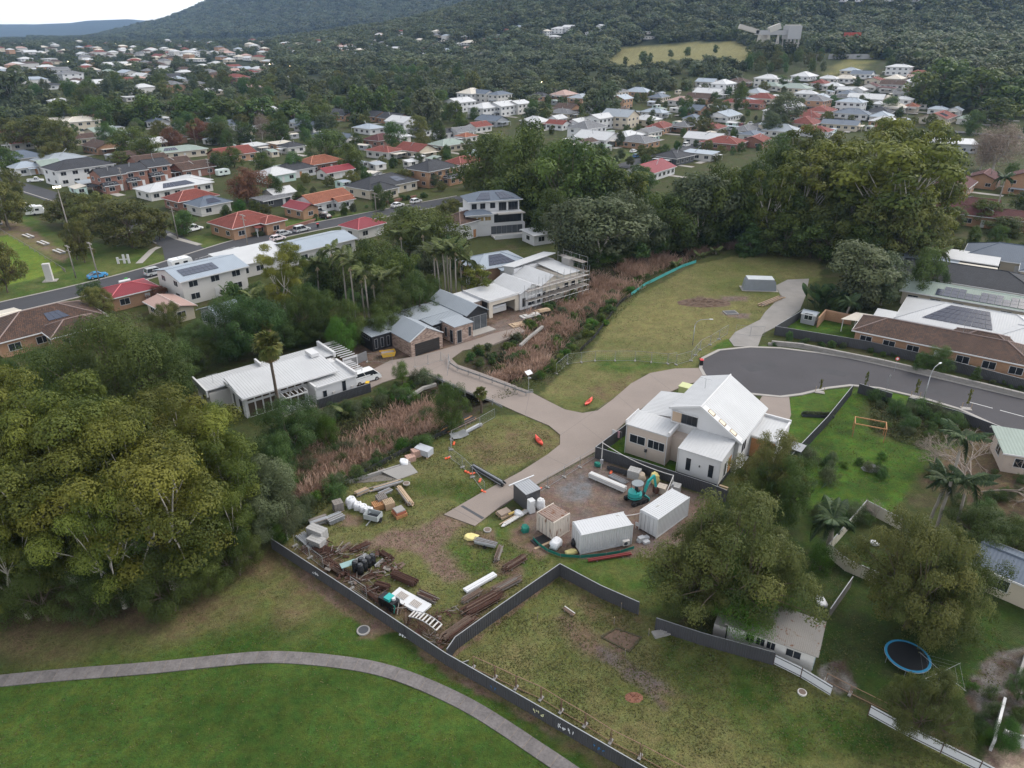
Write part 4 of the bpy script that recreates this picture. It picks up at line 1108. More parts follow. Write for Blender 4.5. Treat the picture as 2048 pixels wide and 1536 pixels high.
HOUSES=[]
def house(label,loc,rot,w,d,h=3.0,roof='hip',rm='red',wm='brick',pitch=.42,over=.55,storeys=1,lod=0,sol=None,chimney=False,garage=False,wing=None,group=None,name='house',cat='house',frame=None,aerial=False,porch=False,dwin=True):
    """a detached house; local x along the width, front towards local -y"""
    RM=ROOFS[rm];WM=WALLS[wm]
    t=thing(name,label,cat,loc,rot,group)
    KEEP.append((loc[0],loc[1],max(w,d)*.62))
    blocks=[(0,0,w,d,h)]
    if wing: blocks.append(wing)       # (cx, cy, w, d, h)
    for bi,(cx,cy,bw,bd,bh) in enumerate(blocks):
        x0,x1,y0,y1=cx - bw/2,cx + bw/2,cy - bd/2,cy + bd/2
        X0,X1,Y0,Y1=x0 - over,x1 + over,y0 - over,y1 + over
        wall=MB().box(x0,y0,-.3,x1,y1,bh)
        zo=bh + .02 + bi*.06
        if roof == 'hip':
            if bw >= bd:
                r=(bd/2 + over);zr=zo + pitch*r;a,b=(X0 + r,cy,zr),(X1 - r,cy,zr)
                planes=[[(X0,Y0,zo),(X1,Y0,zo),b,a],[(X1,Y1,zo),(X0,Y1,zo),a,b],[(X0,Y1,zo),(X0,Y0,zo),a],[(X1,Y0,zo),(X1,Y1,zo),b]]
            else:
                r=(bw/2 + over);zr=zo + pitch*r;a,b=(cx,Y0 + r,zr),(cx,Y1 - r,zr)
                planes=[[(X1,Y0,zo),(X1,Y1,zo),b,a],[(X0,Y1,zo),(X0,Y0,zo),a,b],[(X0,Y0,zo),(X1,Y0,zo),a],[(X1,Y1,zo),(X0,Y1,zo),b]]
            hips=[(planes[0][0],a),(planes[0][1],b if bw >= bd else b),(planes[1][0],b),(planes[1][1],a),(a,b)]
            if bw < bd: hips=[((X0,Y0,zo),a),((X1,Y0,zo),a),((X0,Y1,zo),b),((X1,Y1,zo),b),(a,b)]
        elif roof == 'gable':
            zr=zo + pitch*(bd/2 + over);a,b=(X0,cy,zr),(X1,cy,zr)
            planes=[[(X0,Y0,zo),(X1,Y0,zo),b,a],[(X1,Y1,zo),(X0,Y1,zo),a,b]]
            hips=[(a,b)]
            zg=bh + pitch*bd/2
            for xx in (x0,x1):
                e=.01 if xx == x0 else -.01
                wall.poly([(xx + e,y0,bh),(xx + e,y1,bh),(xx + e,cy,zg)])
        else:
            zr=zo + (pitch if roof == 'skillion' else .03)*(bd + 2*over)
            planes=[[(X0,Y0,zo),(X1,Y0,zo),(X1,Y1,zr),(X0,Y1,zr)]];hips=[]
            if roof == 'skillion': wall.poly([(x0,y1 + .001,bh),(x1,y1 + .001,bh),(x1,y1 + .001,zr - .1),(x0,y1 + .001,zr - .1)])
        wall.build('wall',WM,t)
        rmb=MB()
        for p in planes: rmb.poly(p)
        if roof in ('hip',): rmb.poly([(X0,Y0,zo - .01),(X0,Y1,zo - .01),(X1,Y1,zo - .01),(X1,Y0,zo - .01)])
        elif roof == 'gable':
            for p in planes: rmb.poly([(q[0],q[1],q[2] - .12) for q in p][::-1])
        else: rmb=MB().slab(planes[0],.14)
        ro=rmb.build('roof',RM,t)
        if bi == 0: first_plane=planes[0]
        if hips and lod < 2:
            rc=MB()
            for p,q in hips: rc.tube((p[0],p[1],p[2] + .02),(q[0],q[1],q[2] + .02),.11,.11,5)
            rc.build('ridge_cap',RM if rm in ('white','bluegrey','metal','slate','charcoal') else mk('ridge_' + rm,tuple(min(.8,c*1.5 + .03) for c in RIDGEC.get(rm,(.3,.2,.18)))),ro)
        gm=MB()
        gm.box(X0 - .06,Y0 - .08,zo - .2,X1 + .06,Y0 - .002,zo - .01).box(X0 - .06,Y1 + .002,zo - .2,X1 + .06,Y1 + .08,zo - .01)
        if roof == 'hip': gm.box(X0 - .08,Y0,zo - .2,X0 - .002,Y1,zo - .01).box(X1 + .002,Y0,zo - .2,X1 + .08,Y1,zo - .01)
        gm.split('gutter',frame or WHITE,t) if lod < 1 else gm.build('gutter',frame or WHITE,t)
        # windows
        st_h=bh/max(1,storeys)
        for s_ in range(storeys):
            z=s_*st_h + .95
            n=max(1,int(bw/3.6)) if lod < 2 else max(1,int(bw/5))
            for k in range(n):
                x=x0 + bw*(k + .5)/n
                if bi == 0 and s_ == 0 and k == n // 2 and lod < 2 and dwin:
                    door(t,(x,y0),-math.pi/2,1.0,2.1,.1,MATS['white_paint'] if wm != 'white' else TIMBR);continue
                win(t,(x,y0),-math.pi/2,min(1.8,bw/n*.55),1.2,z,1,frame)
            for side,ang,xx in ((-1,math.pi,x0),(1,0,x1)):
                n2=max(1,int(bd/4.2))
                for k in range(n2): win(t,(xx,y0 + bd*(k + .5)/n2),ang,min(1.6,bd/n2*.5),1.1,z,1,frame)
            if lod == 0:
                for k in range(max(1,int(bw/4.5))): win(t,(x0 + bw*(k + .5)/max(1,int(bw/4.5)),y1),math.pi/2,1.5,1.1,z,1,frame)
    if lod < 2 and group:
        rv=random.Random(int(loc[0]*31 + loc[1]*17));sx=rv.choice((-1,1));aw=rv.uniform(2.4,4.0);ad=d*rv.uniform(.5,.9);xa,xb=sorted((sx*(w/2 + .02),sx*(w/2 + aw)))
        MB().box(xa,-ad/2,2.3,xb,ad/2,2.42).build('awning',ROOFS[rv.choice(('cream','metal','white',rm))],t)
        for y in (-ad/2 + .1,ad/2 - .2): xo=sx*(w/2 + aw - .15);MB().box(xo - .05,y,-.2,xo + .05,y + .1,2.3).build('awning_post',WHITE,t)
        MB().tube((rv.uniform(-.2,.2)*w,-d*.2,h),(rv.uniform(-.2,.2)*w,-d*.2,h + d*.25 + .5),.12,n=6).build('roof_vent',GALV,t)
        MB().box(sx*w*.3 - 1.4,-d/2 - rv.uniform(6,10),-.3,sx*w*.3 + 1.4,-d/2 - .02,.07).build('driveway_slab',KERB,t)
    if sol: solar(t,first_plane,*sol)
    if chimney: MB().box(w*.2,d*.1,h,w*.2 + .8,d*.1 + .6,h + pitch*d/2 + 1.0).build('chimney',WALLS['redbrick'] if wm != 'white' else WHITE,t)
    if garage:
        o=MB().box(-1.3,-.06,0,1.3,.03,2.2).build('garage_door',mk('garage_door_panel',(.5,.47,.43)),t,(w*.32,-d/2,0))
        for k in range(4): MB().box(-1.25,-.08,.08 + k*.54,1.25,-.06,.08 + k*.54 + .44).build('panel',mk('garage_door_panel',(.5,.47,.43)),o)
    if aerial: tv_aerial(t,(w*.1,0,h + pitch*d*.4))
    if porch:
        MB().slab([(-w*.1,-d/2 - 2.2,2.5),(w*.25,-d/2 - 2.2,2.5),(w*.25,-d/2 - .1,2.75),(-w*.1,-d/2 - .1,2.75)],.1).build('porch_roof',RM,t)
        for xx in (-w*.1 + .15,w*.25 - .15): MB().box(xx - .06,-d/2 - 2.1,0,xx + .06,-d/2 - 1.98,2.42).build('porch_post',WHITE,t)
    return t
RIDGEC=dict(red=(.30,.12,.1),orange=(.36,.16,.1),brown=(.14,.1,.09),maroon=(.13,.06,.055),charcoal=(.1,.1,.11),grey=(.24,.24,.25),green=(.26,.3,.28),pink=(.36,.28,.25),cream=(.5,.46,.4),crimson=(.3,.06,.07),slate=(.13,.15,.19))
def H(label,u,v,w,d,rot=52,**k):
    p=G(u,v);return house(label,p,math.radians(rot),w,d,**k)

# ------------------------------------------------------------------ white gabled house right of the driveway
def gabled_house():
    t=thing('gabled_house','white gabled house with three skylights and beige box wing beside the driveway','house',(15.0,80.2,0),math.radians(-34))
    KEEP.append((24,82,14))
    RW=ROOFS['white']
    # beige wing
    MB().box(0,0,-.2,5.6,3.6,4.35).build('beige_wing',BEIGE,t)
    q=[(-.12,-.18,4.40),(5.72,-.18,4.40),(5.72,3.7,4.75),(-.12,3.7,4.75)]
    roofplane(t,q,RW,.14,.42)
    MB().box(5.6,-.1,4.36,5.84,3.7,4.9).box(-.26,-.1,4.36,-.13,3.7,4.9).split('parapet',WHITE,t)
    win(t,(1.55,0),-math.pi/2,2.1,1.15,1.9,1,WHITE,GLASS);win(t,(4.15,0),-math.pi/2,2.2,1.15,1.9,2,WHITE,GLASS)
    MB().tube((2.85,-.06,.1),(2.85,-.06,1.9),.04).tube((-.05,-.08,0),(-.05,-.08,4.3),.05).tube((5.55,-.08,0),(5.55,-.08,4.3),.05).split('downpipe',WHITE,t)
    MB().box(2.7,-.2,1.1,3.0,0,1.5).build('meter_box',CHAR,t)
    # white wing on its black plinth
    MB().box(7.8,-1.7,.85,13.1,3.19,4.25).build('white_wing',WHITE,t)
    MB().box(7.85,-1.65,-.2,13.05,3.19,.85).build('plinth',BLACK,t)
    q=[(7.68,-1.88,4.30),(13.22,-1.88,4.30),(13.22,3.19,4.72),(7.68,3.19,4.72)]
    roofplane(t,q,RW,.14,.42)
    win(t,(9.15,-1.7),-math.pi/2,.62,1.75,1.5,0,WHITE,GLASS);win(t,(12.0,-1.7),-math.pi/2,.62,1.75,1.5,0,WHITE,GLASS)
    win(t,(13.1,.3),0,.7,2.0,1.0,0,WHITE,GLASS);door(t,(13.1,1.9),0,1.0,2.1,.9,TIMBR)
    MB().tube((7.74,-1.8,.1),(7.74,-1.8,4.2),.05).tube((13.06,-1.8,.1),(13.06,-1.8,4.2),.05).split('downpipe',WHITE,t)
    MB().box(10.5,-1.85,2.5,10.65,-1.7,2.7).build('wall_light',CHAR,t)
    # link between the wings
    MB().box(5.6,1.6,-.2,7.8,3.19,3.6).build('link_wall',BEIGE,t)
    # main gabled body
    prof=[(4.55,0),(13.6,0),(13.6,4.55),(8.3,7.85),(4.55,6.65)]
    mb=MB();i=0
    mb.v += [(x,3.2,z) for x,z in prof] + [(x,14.0,z) for x,z in prof]
    n=5;mb.f += [tuple(range(n)),tuple(range(2*n - 1,n - 1,-1))] + [(k + n,(k + 1) % n + n,(k + 1) % n,k) for k in range(n)]
    mb.build('gable_body',WHITE,t)
    ql=[(4.3,14.25,6.70),(4.3,2.95,6.70),(8.3,2.95,7.98),(8.3,14.25,7.98)]
    qr=[(13.95,2.95,4.46),(13.95,14.25,4.46),(8.3,14.25,7.98),(8.3,2.95,7.98)]
    roofplane(t,ql,RW,.16,.42);rr=roofplane(t,qr,RW,.16,.42)
    MB().tube((8.3,2.9,8.02),(8.3,14.3,8.02),.1,n=5).build('ridge_cap',WHITE,t)
    vm=MB()
    for a,b in (((4.25,2.9,6.74),(8.3,2.9,8.04)),((8.3,2.9,8.04),(14.0,2.9,4.5))):
        vm.obox(((a[0] + b[0])/2,2.93,(a[2] + b[2])/2),(math.hypot(b[0] - a[0],b[2] - a[2]),.16,.3),0,0,-math.atan2(b[2] - a[2],b[0] - a[0]))
    vm.split('barge_board',WHITE,t)
    # verge band with three skylights
    def R(x,y,dz=0): return (x,y,7.98 - (x - 8.3)*(7.98 - 4.46)/5.65 + dz)
    MB().slab([R(8.5,3.0,.05),R(13.7,3.0,.05),R(13.7,4.1,.05),R(8.5,4.1,.05)],.04).build('verge_flashing',WHITE,t)
    for x in (9.6,11.1,12.6):
        o=MB().slab([R(x - .42,3.2,.16),R(x + .42,3.2,.16),R(x + .42,3.95,.16),R(x - .42,3.95,.16)],.12).build('skylight',mk('bronze_frame',(.22,.17,.11)),t)
        MB().slab([R(x - .34,3.27,.168),R(x + .34,3.27,.168),R(x + .34,3.88,.168),R(x - .34,3.88,.168)],.006).build('pane',mk('skylight_pane',(.62,.55,.42),.2),o)
    # recessed balcony window in the gable
    MB().box(4.75,3.1,4.95,5.95,3.195,6.35).build('timber_reveal',mk('warm_reveal',(.44,.33,.24)),t)
    win(t,(7.0,3.2),-math.pi/2,2.0,1.2,5.0,2,CHAR,GLASS)
    MB().box(4.65,2.95,4.78,8.1,3.19,4.92).box(4.65,2.95,6.38,8.1,3.19,6.46).split('reveal_frame',WHITE,t)
    tv_aerial(t,(6.5,9.5,7.2),1.6)
    # left wing behind the beige box
    MB().box(-.6,5.6,-.2,4.54,12.8,3.3).build('side_wing',WHITE,t)
    q=[(-.9,13.1,3.35),(-.9,5.3,3.35),(4.54,5.3,4.3),(4.54,13.1,4.3)]
    roofplane(t,q,RW,.14,.42)
    MB().poly([(-.6,5.599,3.3),(4.5,5.599,3.3),(4.5,5.599,4.2)]).build('wall_infill',WHITE,t)
    win(t,(.9,5.6),-math.pi/2,1.4,1.0,1.6,1)
    # flat-roofed garage on the right
    MB().box(13.61,8.4,-.2,17.0,14.6,2.95).build('garage',OFFW,t)
    MB().slab([(13.61,8.5,3.02),(16.9,8.5,3.02),(16.9,14.5,3.08),(13.61,14.5,3.08)],.06).build('flat_roof',RW,t)
    MB().box(13.61,14.42,2.95,17.1,14.7,3.45).box(16.85,8.3,2.95,17.1,14.42,3.3).split('parapet',WHITE,t)
    o=MB().box(13.8,8.33,.05,16.8,8.4,2.75).build('timber_garage_door',TIMBR,t)
    for k in range(12): MB().box(13.85,8.3,.1 + k*.22,16.75,8.33,.1 + k*.22 + .2).build('batten',TIMBR,o)
    for y in (5.2,6.1): win(t,(13.6,y),0,.45,1.7,2.2,0,CHAR)
    MB().box(13.6,4.4,.1,13.95,7.8,.2).build('sill',WHITE,t)
    # timber stair at the white wing
    for k in range(5): MB().box(13.2,-1.6 - k*.28,.72 - k*.15,14.3,-1.34 - k*.28,.77 - k*.15).build('stair_tread',TIMB,t)
    MB().box(13.12,-3.0,0,13.18,-1.5,.7).box(14.32,-3.0,0,14.38,-1.5,.7).split('stringer',BLACK,t)
gabled_house()

# ------------------------------------------------------------------ long white skillion house
def skillion_house():
    o0=G0(495,837)
    t=thing('skillion_house','long white house with stepped skillion roofs and pergolas behind the creek','house',(o0[0],o0[1],0),math.radians(40))
    KEEP.extend([(-33,98,15),(-39,96,12),(-27,103,13),(-36,103,11)])
    RW=ROOFS['white']
    MB().box(0,0,-.6,14.0,5.6,3.55).build('main_wall',WHITE,t)
    q=[(-.5,-1.0,3.75),(14.4,-1.0,3.75),(14.4,5.9,4.5),(-.5,5.9,4.5)]
    roofplane(t,q,RW,.22,.42)
    MB().box(-.62,-1.1,3.5,-.5,6.0,3.95).box(-.5,-1.12,3.5,14.4,-1.0,3.74).split('fascia',WHITE,t)
    for x0,n in ((.35,3),(5.6,2)):
        for k in range(n + 1): win(t,(x0 + .55 + k*1.15,0),-math.pi/2,.95,2.2,.1,0,WHITE,mk('bronze_glass',(.075,.055,.042),.15,spec=.6))
    for x0,n in ((.4,4),(5.4,3),(9.0,1)):
        for k in range(n): win(t,(x0 + .5 + k*1.15,0),-math.pi/2,.95,.62,2.65,0,WHITE,mk('bronze_glass',(.075,.055,.042)))
    win(t,(0,1.6),math.pi,.9,2.2,.1,0,CHAR);win(t,(0,4.2),math.pi,.5,2.0,.3,0,CHAR)
    # rear wing with raised parapets
    MB().box(-3.0,5.61,-.3,17.0,11.4,2.75).build('rear_wall',OFFW,t)
    q=[(-3.2,11.5,2.85),(17.2,11.5,2.85),(17.2,5.61,3.35),(-3.2,5.61,3.35)]
    roofplane(t,q,RW,.14,.42)
    MB().box(-3.45,5.3,2.4,-3.2,11.6,3.5).box(6.2,9.2,3.0,6.5,11.6,3.6).box(16.9,5.6,2.8,17.3,11.6,3.7).split('parapet',WHITE,t)
    win(t,(-3.0,8.4),math.pi,1.2,1.8,.6,1,CHAR)
    MB().box(12.6,4.2,4.45,13.9,6.6,5.0).build('roof_box',WHITE,t)
    # box wing towards the creek
    MB().box(9.6,-2.7,-.4,16.3,-.01,2.9).box(14.01,-.01,-.4,16.3,5.6,2.9).split('box_wing',WHITE,t)
    q=[(9.7,-2.6,2.95),(16.2,-2.6,2.95),(16.2,3.4,3.15),(9.7,3.4,3.15)]
    roofplane(t,q,RW,.08,.42)
    MB().box(9.45,-2.9,2.5,9.75,-.4,3.15).box(16.1,-2.9,2.6,16.45,3.6,3.5).box(9.75,-2.95,2.75,16.1,-2.72,2.98).split('parapet',WHITE,t)
    win(t,(11.0,-2.7),-math.pi/2,.5,1.5,.4,0,CHAR);win(t,(14.2,-2.7),-math.pi/2,.5,2.1,.4,0,CHAR)
    for x in (12.2,15.3): MB().box(x,-2.78,.9,x + .45,-2.7,1.4).build('wall_vent',OFFW,t)
    # pergolas
    for x0,x1,y0,y1,z,nb in ((4.4,8.6,-2.3,-.15,2.5,7),(17.4,20.0,3.5,11.2,3.0,10),(16.5,18.6,-.6,3.0,2.7,6)):
        MB().box(x0,y0,z - .18,x1,y0 + .12,z).box(x0,y1 - .12,z - .18,x1,y1,z).split('pergola_beam',WHITE,t)
        for k in range(nb):
            if x1 - x0 > y1 - y0: xx=x0 + (x1 - x0 - .1)*k/(nb - 1);MB().box(xx,y0,z + .003,xx + .08,y1,z + .15).build('pergola_rafter',WHITE,t)
            else: yy=y0 + (y1 - y0 - .1)*k/(nb - 1);MB().box(x0,yy,z + .003,x1,yy + .08,z + .15).build('pergola_rafter',WHITE,t)
        for xx in (x0 + .02,x1 - .14): MB().box(xx,y0 + .003,-.2,xx + .12,y0 + .11,z - .18).build('pergola_post',WHITE,t)
    tv_aerial(t,(-1.5,8.0,3.1),1.4)
    MB().box(4.2,-3.0,-.3,9.4,-.02,.02).build('terrace',KERB,t)
    MB().box(5.2,-2.2,.02,7.6,-1.2,.5).build('outdoor_lounge',WPLAS,t)
skillion_house()

# ------------------------------------------------------------------ brick and black house
def brick_house():
    o0=G0(826,716)
    t=thing('brick_and_black_house','new mottled brick and black clad house with grey metal roofs','house',(o0[0],o0[1],0),math.radians(40))
    KEEP.extend([(-14,122,14),(-22,120,12),(-6,130,13)])
    RZ=ROOFS['metal'];BR=WALLS['mixbrick']
    w=MB().box(0,0.4,-.2,6.5,7.2,2.75)
    for y in (.4,7.2): w.poly([(0,y + (.001 if y < 1 else -.001),2.75),(6.5,y + (.001 if y < 1 else -.001),2.75),(3.25,y,4.5)])
    w.build('garage_wall',BR,t)
    roofplane(t,[(-.2,7.5,2.8),(-.2,.45,2.8),(3.25,.45,4.62),(3.25,7.5,4.62)],RZ,.12,.42)
    roofplane(t,[(6.7,.45,2.8),(6.7,7.5,2.8),(3.25,7.5,4.62),(3.25,.45,4.62)],RZ,.12,.42)
    vm=MB()
    for a,b in (((-.2,2.85),(3.25,4.7)),((3.25,4.7),(6.7,2.85))):
        vm.obox(((a[0] + b[0])/2,.36,(a[1] + b[1])/2),(math.hypot(b[0] - a[0],b[1] - a[1]),.14,.16),0,0,-math.atan2(b[1] - a[1],b[0] - a[0]))
    vm.split('barge_capping',mk('pale_capping',(.55,.57,.6)),t)
    gd=MB().box(.8,.33,-.1,5.8,.4,2.2).build('garage_door',mk('dark_bronze',(.03,.027,.026),.5),t)
    for k in range(6): MB().box(.86,.31,-.05 + k*.375,5.74,.33,-.05 + k*.375 + .34).build('panel',mk('dark_bronze',(.03,.027,.026),.5),gd)
    MB().box(-3.9,6.6,-.2,-.01,11.0,2.85).build('black_wing',BLACK,t)
    MB().slab([(-4.1,6.4,2.92),(0,6.4,2.92),(0,11.2,3.0),(-4.1,11.2,3.0)],.1).build('black_wing_roof',RZ,t)
    ribs(t,[(-4.1,6.4,2.92),(0,6.4,2.92),(0,11.2,3.0),(-4.1,11.2,3.0)],.42,RZ)
    MB().box(-1.6,9.4,3.0,-1.4,9.6,3.25).build('roof_vent',OFFW,t)
    for x in (-3.2,-2.0,-.8): win(t,(x,6.6),-math.pi/2,.5,1.7,.5,0,GREYM,GLASS)
    win(t,(-3.9,8.8),math.pi,2.4,.5,1.9,3,GREYM,GLASS)
    # middle wing
    MB().box(0.01,7.21,-.2,13.9,13.6,3.0).split('middle_wall',BLACK,t)
    MB().box(6.51,4.2,-.2,13.9,7.2,3.0).split('middle_wall',BLACK,t)
    roofplane(t,[(-.4,13.9,3.0),(-.4,7.52,3.06),(13.9,7.52,3.3),(13.9,13.9,3.25)],RZ,.12,.42)
    roofplane(t,[(6.72,3.9,3.05),(13.9,3.9,3.3),(13.9,7.515,3.3),(6.72,7.515,3.06)],RZ,.12,.42)
    win(t,(7.6,4.2),-math.pi/2,1.6,2.1,.2,1,GREYM,GLASS2)
    # brick entry
    MB().box(9.0,.2,-.2,13.0,4.19,3.25).build('entry_wall',BR,t)
    MB().slab([(8.85,.05,3.32),(13.15,.05,3.32),(13.15,4.6,3.42),(8.85,4.6,3.42)],.1).build('entry_roof',RZ,t)
    win(t,(9.0,2.9),math.pi,.55,1.7,.7,0,GREYM);win(t,(9.0,1.2),math.pi,.8,2.3,.1,0,GREYM);win(t,(12.3,.2),-math.pi/2,.5,1.7,.8,0,GREYM);win(t,(10.0,.2),-math.pi/2,.9,2.3,.1,0,GREYM)
    # black gable
    w=MB().box(13.91,3.2,-.2,18.6,14.6,3.4)
    for y,e in ((3.2,.001),(14.6,-.001)): w.poly([(13.91,y + e,3.4),(18.6,y + e,3.4),(16.25,y + e,4.75)])
    w.build('black_gable_wall',BLACK,t)
    roofplane(t,[(13.6,14.9,3.42),(13.6,2.8,3.42),(16.25,2.8,4.9),(16.25,14.9,4.9)],RZ,.12,.42)
    roofplane(t,[(18.9,2.8,3.42),(18.9,14.9,3.42),(16.25,14.9,4.9),(16.25,2.8,4.9)],RZ,.12,.42)
    for k in range(3): win(t,(14.75 + k*1.5,3.2),-math.pi/2,1.4,2.6,.1,0,GREYM,GLASS2)
    MB().box(13.6,.9,-.1,18.9,3.1,.12).build('porch_slab',KERB,t)
brick_house()

# ------------------------------------------------------------------ white house under construction with its scaffold
def construction_house():
    o0=G0(985,640)
    rot=math.radians(40)
    t=thing('unfinished_house','white and cream unfinished house with open garage behind scaffolding','house',(o0[0],o0[1],0),rot)
    KEEP.extend([(2,137,10),(10,145,10),(16,152,9)])
    RW=ROOFS['white'];CR=mk('cream_render',(.58,.52,.44),.85)
    MB().box(0,1.0,-.2,.9,1.4,3.4).box(6.6,1.0,-.2,7.5,1.4,3.4).box(.9,1.0,2.5,6.6,1.4,3.4).box(0,1.41,-.2,.3,9.0,3.4).box(7.2,1.41,-.2,7.5,9.0,3.4).box(.3,8.7,-.2,7.2,9.0,3.4).build('garage_wall',CR,t)
    MB().slab([(-.1,.95,3.5),(7.6,.95,3.5),(7.6,9.1,3.6),(-.1,9.1,3.6)],.1).build('garage_roof',RW,t)
    ribs(t,[(-.1,.95,3.5),(7.6,.95,3.5),(7.6,9.1,3.6),(-.1,9.1,3.6)],.42,RW)
    MB().box(-.2,.8,3.3,7.7,.94,3.75).box(-.3,.95,3.3,-.11,9.1,3.75).split('parapet',WHITE,t)
    MB().box(-3.0,3.0,-.2,-.01,9.4,3.2).build('side_wall',WALLS['mixbrick'],t)
    MB().slab([(-3.1,2.9,3.3),(-.32,2.9,3.3),(-.32,9.5,3.35),(-3.1,9.5,3.35)],.1).build('side_roof',RW,t)
    MB().box(-.26,1.5,.6,-.02,2.9,3.1).build('sarking',BLKPL,t)
    for k,(x0,x1,y0,y1,e,r) in enumerate(((7.51,13.6,.6,9.2,3.5,5.0),(13.61,20.4,1.4,10.2,3.6,5.3))):
        w=MB().box(x0,y0,-.2,x1,y1,e)
        xm=(x0 + x1)/2
        w.poly([(x0,y0 + .001,e),(x1,y0 + .001,e),(xm,y0 + .001,r - .12)])
        w.build('gable_wall',WHITE if k == 0 else CR,t)
        roofplane(t,[(x0 - .25 + k*.2,y1 + .3,e + k*.02),(x0 - .25 + k*.2,y0 - .4,e + k*.02),(xm,y0 - .4,r),(xm,y1 + .3,r)],RW,.12,.42)
        roofplane(t,[(x1 + .15,y0 - .4,e),(x1 + .15,y1 + .3,e),(xm,y1 + .3,r),(xm,y0 - .4,r)],RW,.12,.42)
        for q in range(3): win(t,(x0 + 1.0 + q*2.0,y0),-math.pi/2,.7 if q != 1 else 1.6,1.7 if q != 1 else 1.2,.6,0,CHAR)
    MB().box(14.0,10.21,-.2,25.5,13.5,5.0).build('tall_wall',WHITE,t)
    roofplane(t,[(13.7,13.8,4.9),(13.7,9.9,5.5),(25.8,9.9,6.4),(25.8,13.8,5.8)],RW,.14,.42)
    MB().box(20.41,2.0,-.2,25.0,10.2,4.2).build('end_wall',CR,t)
    roofplane(t,[(20.56,1.7,4.4),(25.2,1.7,4.4),(25.2,10.2,5.0),(20.56,10.2,5.0)],RW,.12,.42)
    MB().box(25.01,5.0,-.2,26.4,7.2,6.2).build('chimney',CONC,t)
    for x in (21.6,23.6): win(t,(x,2.0),-math.pi/2,1.0,1.6,.8,0,CHAR)
    # scaffold: standards, ledgers and decks
    s=thing('scaffold','steel tube scaffolding in front of the unfinished white house','scaffold',(o0[0],o0[1],0),rot)
    xs=[8.2 + 1.9*k for k in range(10)]
    for x in xs:
        for y in (-1.0,.1 if x < 14 else .7): MB().tube((x,y,0),(x,y,5.2 if x < 12 else 6.2),.035,n=5).build('standard',GALV,s)
    for x0,x1 in zip(xs[:-1],xs[1:]):
        yb=.1 if x1 < 14 else .7
        for z in (1.0,2.0,3.2,4.3,5.0):
            MB().tube((x0,-1.0,z),(x1,-1.0,z),.028,n=4).build('ledger',GALV,s)
        MB().box(x0 + .05,-.95,2.02,x1 - .05,yb - .05,2.08).build('deck',TIMBG,s)
        MB().tube((x0,-1.0,.2),(x1,-1.0,2.0),.022,n=4).build('brace',GALV,s)
        MB().box(x0 + .05,-.95,4.02,x1 - .05,yb - .05,4.08).build('deck',TIMBG,s)
    for x in (25.6,27.2):
        for y in (1.5,4.0,6.5,9.0): MB().tube((x,y,0),(x,y,7.0),.035,n=5).build('standard',GALV,s)
    for z in (2,4,6):
        MB().box(25.65,1.5,z,27.15,9.0,z + .06).build('deck',TIMBG,s)
        MB().tube((27.2,1.5,z + 1),(27.2,9.0,z + 1),.028,n=4).build('ledger',GALV,s)
    lad=thing('ladder_tower','grey ladder tower standing left of the unfinished white house','ladder',(*G0(934,606),0),rot)
    for x in (0,.7): MB().tube((x,0,0),(x,0,5.2),.045,n=5).build('stile',GALV,lad)
    for k in range(12): MB().tube((0,0,.4 + k*.4),(.7,0,.4 + k*.4),.025,n=4).build('rung',GALV,lad)
    tr=thing('open_trailer','white box trailer parked in the open garage of the unfinished house','trailer',(o0[0],o0[1],0),rot)
    MB().box(1.6,2.2,.5,5.2,5.0,1.6).build('box',WPLAS,tr);MB().box(1.7,2.0,.3,5.1,2.19,1.2).build('tailgate',OFFW,tr)
    for x in (1.5,5.3): MB().tube((x - .1,3.6,.33),(x + .1,3.6,.33),.33,n=12).build('wheel',RUBBER,tr)
    # slab heaps on the site
    for k,(u,v,a,b,c) in enumerate(((1060,632,4,1.6,.2),(1085,622,3,1.4,.2),(1035,650,3,2,.15))):
        solo('timber_sheet_stack',MB().obox((0,0,c/2),(a,b,c),.5).obox((.2,.1,c*1.5),(a*.8,b*.7,c),.55),TIMB if k else OFFW,['pale sheet stack on the dirt nearest the scaffold','timber sheet stack on the dirt below the scaffold end','timber sheets on the dirt in front of the open garage'][k],'sheet stack',(*G0(u,v),0))
construction_house()

# ------------------------------------------------------------------ houses in the middle distance, read one by one
# raised grey-roofed house with solar, left of centre
H('raised white house with grey metal roof and two dark solar arrays beside the street',412,583,14,11,48,h=5.2,roof='gable',rm='bluegrey',wm='off',pitch=.22,storeys=2,sol=(8,2,.12,.30,.62,.78,SOLARG))
H('low white flat roofed house behind the caravan on the street',512,535,15,11,48,h=3.2,roof='skillion',rm='white',wm='off',pitch=.05)
H('blue-grey gable roofed house above the airy gum tree',632,508,17,10,48,h=3.2,roof='gable',rm='bluegrey',wm='off',pitch=.22)
H('small crimson roofed house with solar water heater by the street',262,604,9,7,48,h=2.9,roof='hip',rm='crimson',wm='brick',pitch=.3)
p=G(262,600)
wh=thing('solar_water_heater','white tank solar water heater on the small crimson roof','water heater',(p[0],p[1] - .5,3.9),math.radians(48))
MB().slab([(-1,-1.6,-.45),(1,-1.6,-.45),(1,0,.05),(-1,0,.05)],.1).build('collector',SOLARG,wh);MB().tube((-1.1,.2,.35),(1.1,.2,.35),.28,n=12).build('tank',WPLAS,wh)
H('pinkish sheet roofed shed beside the crimson roof',345,632,9,5,-42,h=2.6,roof='gable',rm='pink',wm='cream',pitch=.25,name='shed',cat='shed')
H('narrow grey roofed shed among the garden trees',452,652,4.5,9,48,h=2.8,roof='gable',rm='bluegrey',wm='grey',pitch=.35,name='shed',cat='shed')
